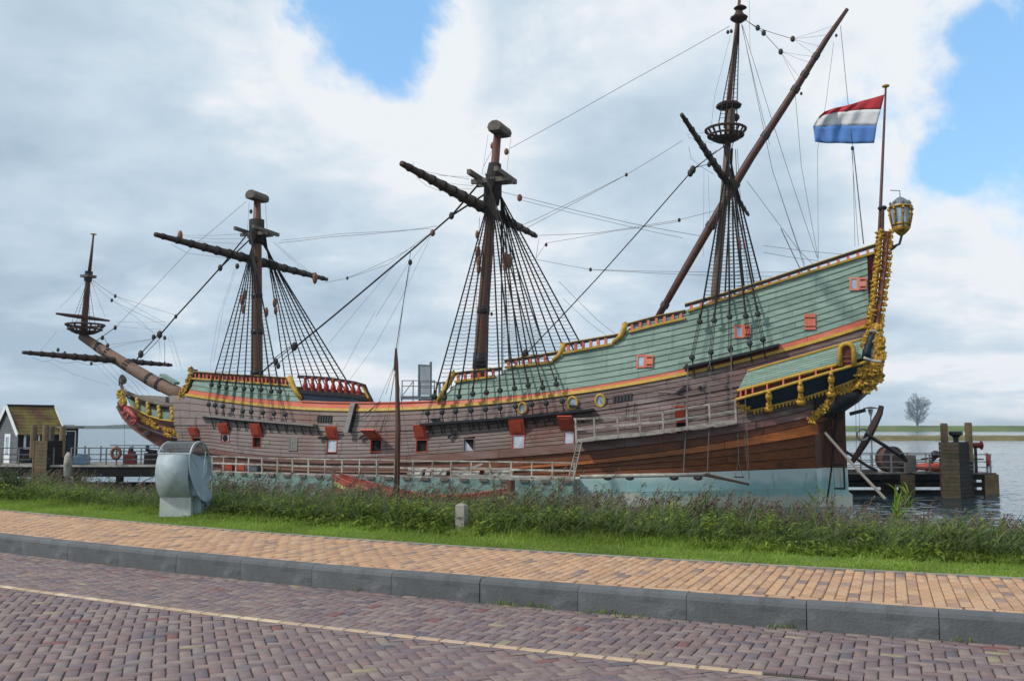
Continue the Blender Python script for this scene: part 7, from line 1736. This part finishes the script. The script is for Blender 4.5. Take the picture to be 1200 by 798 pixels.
    v, f = merge(A); pm = leafmat('reed_plumes', [(.095, .065, .055), (.13, .092, .075), (.175, .13, .10), (.11, .078, .075), (.22, .17, .125)], .8, .2)
    o = np_mesh('reed_plumes', v, f, pm); tag(o, 'purplish brown feathery plumes on top of the reeds', 'reed plumes', kind='stuff')
    # broad-leaved weeds along the front of the reeds
    n_ = 3300; r = U(-26, 16, n_); n = 3.0+1.1*U(0, 1, n_)**1.1; x, y = RDnp(r, n); keep = (np.abs(x/y) < .95) & clear(x, y) & (lumpy(r, n*3, 14, 1.1) > -.12); r, n, x, y = (q[keep] for q in (r, n, x, y)); k = len(x); z0 = bank_z(n)-.02
    h = np.clip(.10+.34*(n-3.0)+.22*lumpy(r, n, 12, 1.3)+RNG.normal(0, .07, k), .05, .62)
    A = []
    for j in range(20):
        tj = U(.12, 1, k); az = U(0, 6.28, k); L_ = U(.04, .11, k); q = np.linspace(0, 1, 4)[None]
        bx = x+RNG.normal(0, .03, k)*tj; by = y+RNG.normal(0, .03, k)*tj; bz = z0+h*tj
        lx = bx[:, None]+(np.cos(az)*L_)[:, None]*q; ly = by[:, None]+(np.sin(az)*L_)[:, None]*q; lz = bz[:, None]+(L_*U(-.1, .9, k))[:, None]*q-.4*L_[:, None]*q**2
        A.append(ribbons(np.stack([lx, ly, lz], -1), np.array([.25, 1, .8, .08])[None]*U(.016, .042, k)[:, None], az+pi/2))
    stem = np.stack([np.stack([x, y, z0], -1), np.stack([x, y, z0+h], -1)], 1); A.append(ribbons(stem, np.full((k, 2), .006), U(-.5, .5, k)))
    v, f = merge(A); wm = leafmat('weed_leaves', [(.075, .14, .022), (.13, .205, .03), (.19, .27, .04), (.28, .33, .055), (.10, .165, .035)])
    o = np_mesh('broadleaf_weeds', v, f, wm); tag(o, 'low yellow-green broad-leaved weeds in front of the reeds', 'weeds', kind='stuff')
    # a few taller bright reeds against the water on the right, tufts at the kerb foot
    A = []
    for px, py, hh in [(1040, 604, .6), (1052, 607, .5), (948, 602, .4), (1046, 602, .6), (775, 598, .45)]:
        for _ in range(4):
            n0 = U(4.4, 6.0); r0 = None
            d = pix_dir(px+U(-8, 8), py); r_, nn = to_rn(d[0]*(11.5), d[1]*11.5); x0, y0 = RDnp(r_, n0); zb = float(bank_z(n0)); h = 3.55-zb+U(-.2, .25)*hh
            t = np.linspace(0, 1, 5); az = U(-1, 1); st = np.stack([x0+.12*h*t**2*np.cos(az), y0+.1*t**2*np.sin(az), zb+h*t], -1)[None]; A.append(ribbons(st, np.full((1, 5), .008), np.array([0.])))
            for j in range(6):
                tj = U(.35, .98); L_ = U(.2, .4); a2 = U(0, 6.28); q = np.linspace(0, 1, 4); c = np.stack([x0+.12*h*tj**2+np.cos(a2)*L_*q*.6, y0+np.sin(a2)*L_*q*.6, zb+h*tj+L_*(.9*q-.5*q**2)], -1)[None]
                A.append(ribbons(c, np.array([[.5, 1, .8, .05]])*.02, np.array([a2+pi/2])))
    v, f = merge(A); o = np_mesh('bright_reed_shoots', v, f, leafmat('bright_shoots', [(.11, .2, .02), (.17, .26, .03), (.14, .2, .04)])); tag(o, 'taller bright green shoots standing out of the reeds', 'reeds', kind='stuff')
    A = []
    for px, py, s_, c_ in [(600, 708, .10, 60), (610, 711, .09, 50), (655, 712, .05, 20), (705, 719, .07, 40), (915, 736, .06, 30), (215, 668, .06, 25), (138, 662, .04, 15), (917, 700, .03, 14), (735, 724, .05, 30), (640, 714, .05, 20), (1130, 752, .05, 16), (430, 692, .05, 20)]:
        g0 = G(px, py, ZR); 
        for _ in range(c_):
            x0, y0 = g0.x+RNG.normal(0, s_*1.3), g0.y+RNG.normal(0, .012); h = U(.015, .06); az = U(0, 6.28); q = np.linspace(0, 1, 3)
            A.append(ribbons(np.stack([x0+np.cos(az)*h*q*.8, y0+np.sin(az)*h*q*.6, ZR+h*q], -1)[None], np.array([[.6, 1, .1]])*.008, np.array([U(0, 6.28)])))
    v, f = merge(A); o = np_mesh('kerb_weeds', v, f, wm); tag(o, 'small weeds sprouting at the foot of the kerb', 'weeds', kind='stuff')
plants()
def leaf_blob(c, rad, cnt, size, col, name, parent, seed=0):
    k = np.random.default_rng(seed); d = k.normal(0, 1, (cnt, 3)); d /= np.linalg.norm(d, axis=1)[:, None]; rr = k.uniform(.35, 1, cnt)**.6
    p = np.array(c)[None]+d*rr[:, None]*np.array(rad)[None]; az = k.uniform(0, 6.28, cnt); q = np.linspace(0, 1, 3)[None]
    L_ = size*k.uniform(.6, 1.3, cnt); up = k.uniform(-.4, 1, cnt)
    P = np.stack([p[:, 0:1]+(np.cos(az)*L_)[:, None]*q, p[:, 1:2]+(np.sin(az)*L_)[:, None]*q, p[:, 2:3]+(up*L_)[:, None]*q], -1)
    v, f = ribbons(P, np.array([.3, 1, .15])[None]*(L_*.45)[:, None], az+pi/2); return np_mesh(name, v, f, col, parent)
def bush_and_stand_in():
    b0 = G(2, 592, 2.9); T = thing('dark_bush', 'dark green bush at the left edge of the grass strip', 'bush', (b0.x-.35, b0.y+.6, 2.85))
    cm = leafmat('bush_leaves', [(.02, .05, .015), (.035, .064, .02), (.05, .09, .03)])
    for i, (x, y, z, r) in enumerate(((0, 0, .35, .4), (-.5, .2, .3, .45), (.25, .15, .15, .3))): leaf_blob((x, y, z), (r, r, r*.95), 1500, .06, cm, 'bush_foliage', T, i)
    for i in range(6): MB().tube([(random.uniform(-.2, .2), .1, -.1), (random.uniform(-.6, .4), .1, .55)], [.015, .006], 4).build('branch', M_['greywood'], T)
    # bare tree shape, a stand-in for the lattice sculpture far off on the dike
    Yt = 900; p = W(1075, 499, Yt); T = thing('sculpture_stand_in', 'sparse grey tree shape standing in for a lattice sculpture on the far dike at the right', 'sculpture stand-in', (p.x, Yt, 5.0))
    tm = mat('hazy_grey_twigs', (.17, .22, .26), .9, .1); hz = (W(1075, 460, Yt).z-5.0); u = hz/39.0
    rr = random.Random(3); mb = MB()
    MB().tube([(0, 0, -1), (0, 0, hz*.25), (.5, 0, hz*.55), (0, 0, hz*.95)], [1.3, .9, .5, .15], 5).build('trunk', tm, T)
    def env(z):   # half-width of the crown by height
        return float(np.interp(z/hz, [0, .12, .3, .55, .75, .9, 1], [6, 10, 15, 21, 16, 7, 2]))*u*1.0
    Tw = []
    for i in range(85):
        z0 = hz*rr.uniform(.05, .75); a = rr.uniform(0, 6.28); zz = min(hz*.99, z0+hz*rr.uniform(.08, .3)); w = env(zz)*rr.uniform(.5, 1.0)
        p0 = Vector((0, 0, z0)); p2 = Vector((cos(a)*w, sin(a)*w, zz)); p1 = (p0+p2)/2+Vector((rr.uniform(-1, 1), rr.uniform(-1, 1), -1))
        MB().tube([p0, p1, p2], [.3, .2, .09], 3, False).build('limb', tm, T); Tw.append((p1, p2))
    for i in range(2600):
        a, b = rr.choice(Tw); p0 = a.lerp(b, rr.uniform(.1, 1)); d = Vector((rr.gauss(0, 1), rr.gauss(0, 1), rr.gauss(.3, 1))).normalized()*rr.uniform(1.2, 3.2)
        mb.tube([p0, p0+d], rr.uniform(.05, .10), 3, False)
    tag(mb.build('crown', tm, T), kind='stuff')
bush_and_stand_in()

def haze():
    m = bpy.data.materials.new('thin_haze'); m.use_nodes = True; N = m.node_tree.nodes; L = m.node_tree.links; N.remove(N['Principled BSDF'])
    v = N.new('ShaderNodeVolumePrincipled'); v.inputs['Color'].default_value = (.72, .84, .95, 1); v.inputs['Density'].default_value = .00013; v.inputs['Anisotropy'].default_value = 0.0
    L.new(v.outputs[0], N['Material Output'].inputs['Volume'])
    o = MB().box((0, 4500, 22.25), (19000, 9140, 51.5)).build('haze', m); tag(o, kind='stuff'); o.location = (0, 0, 0)
haze()
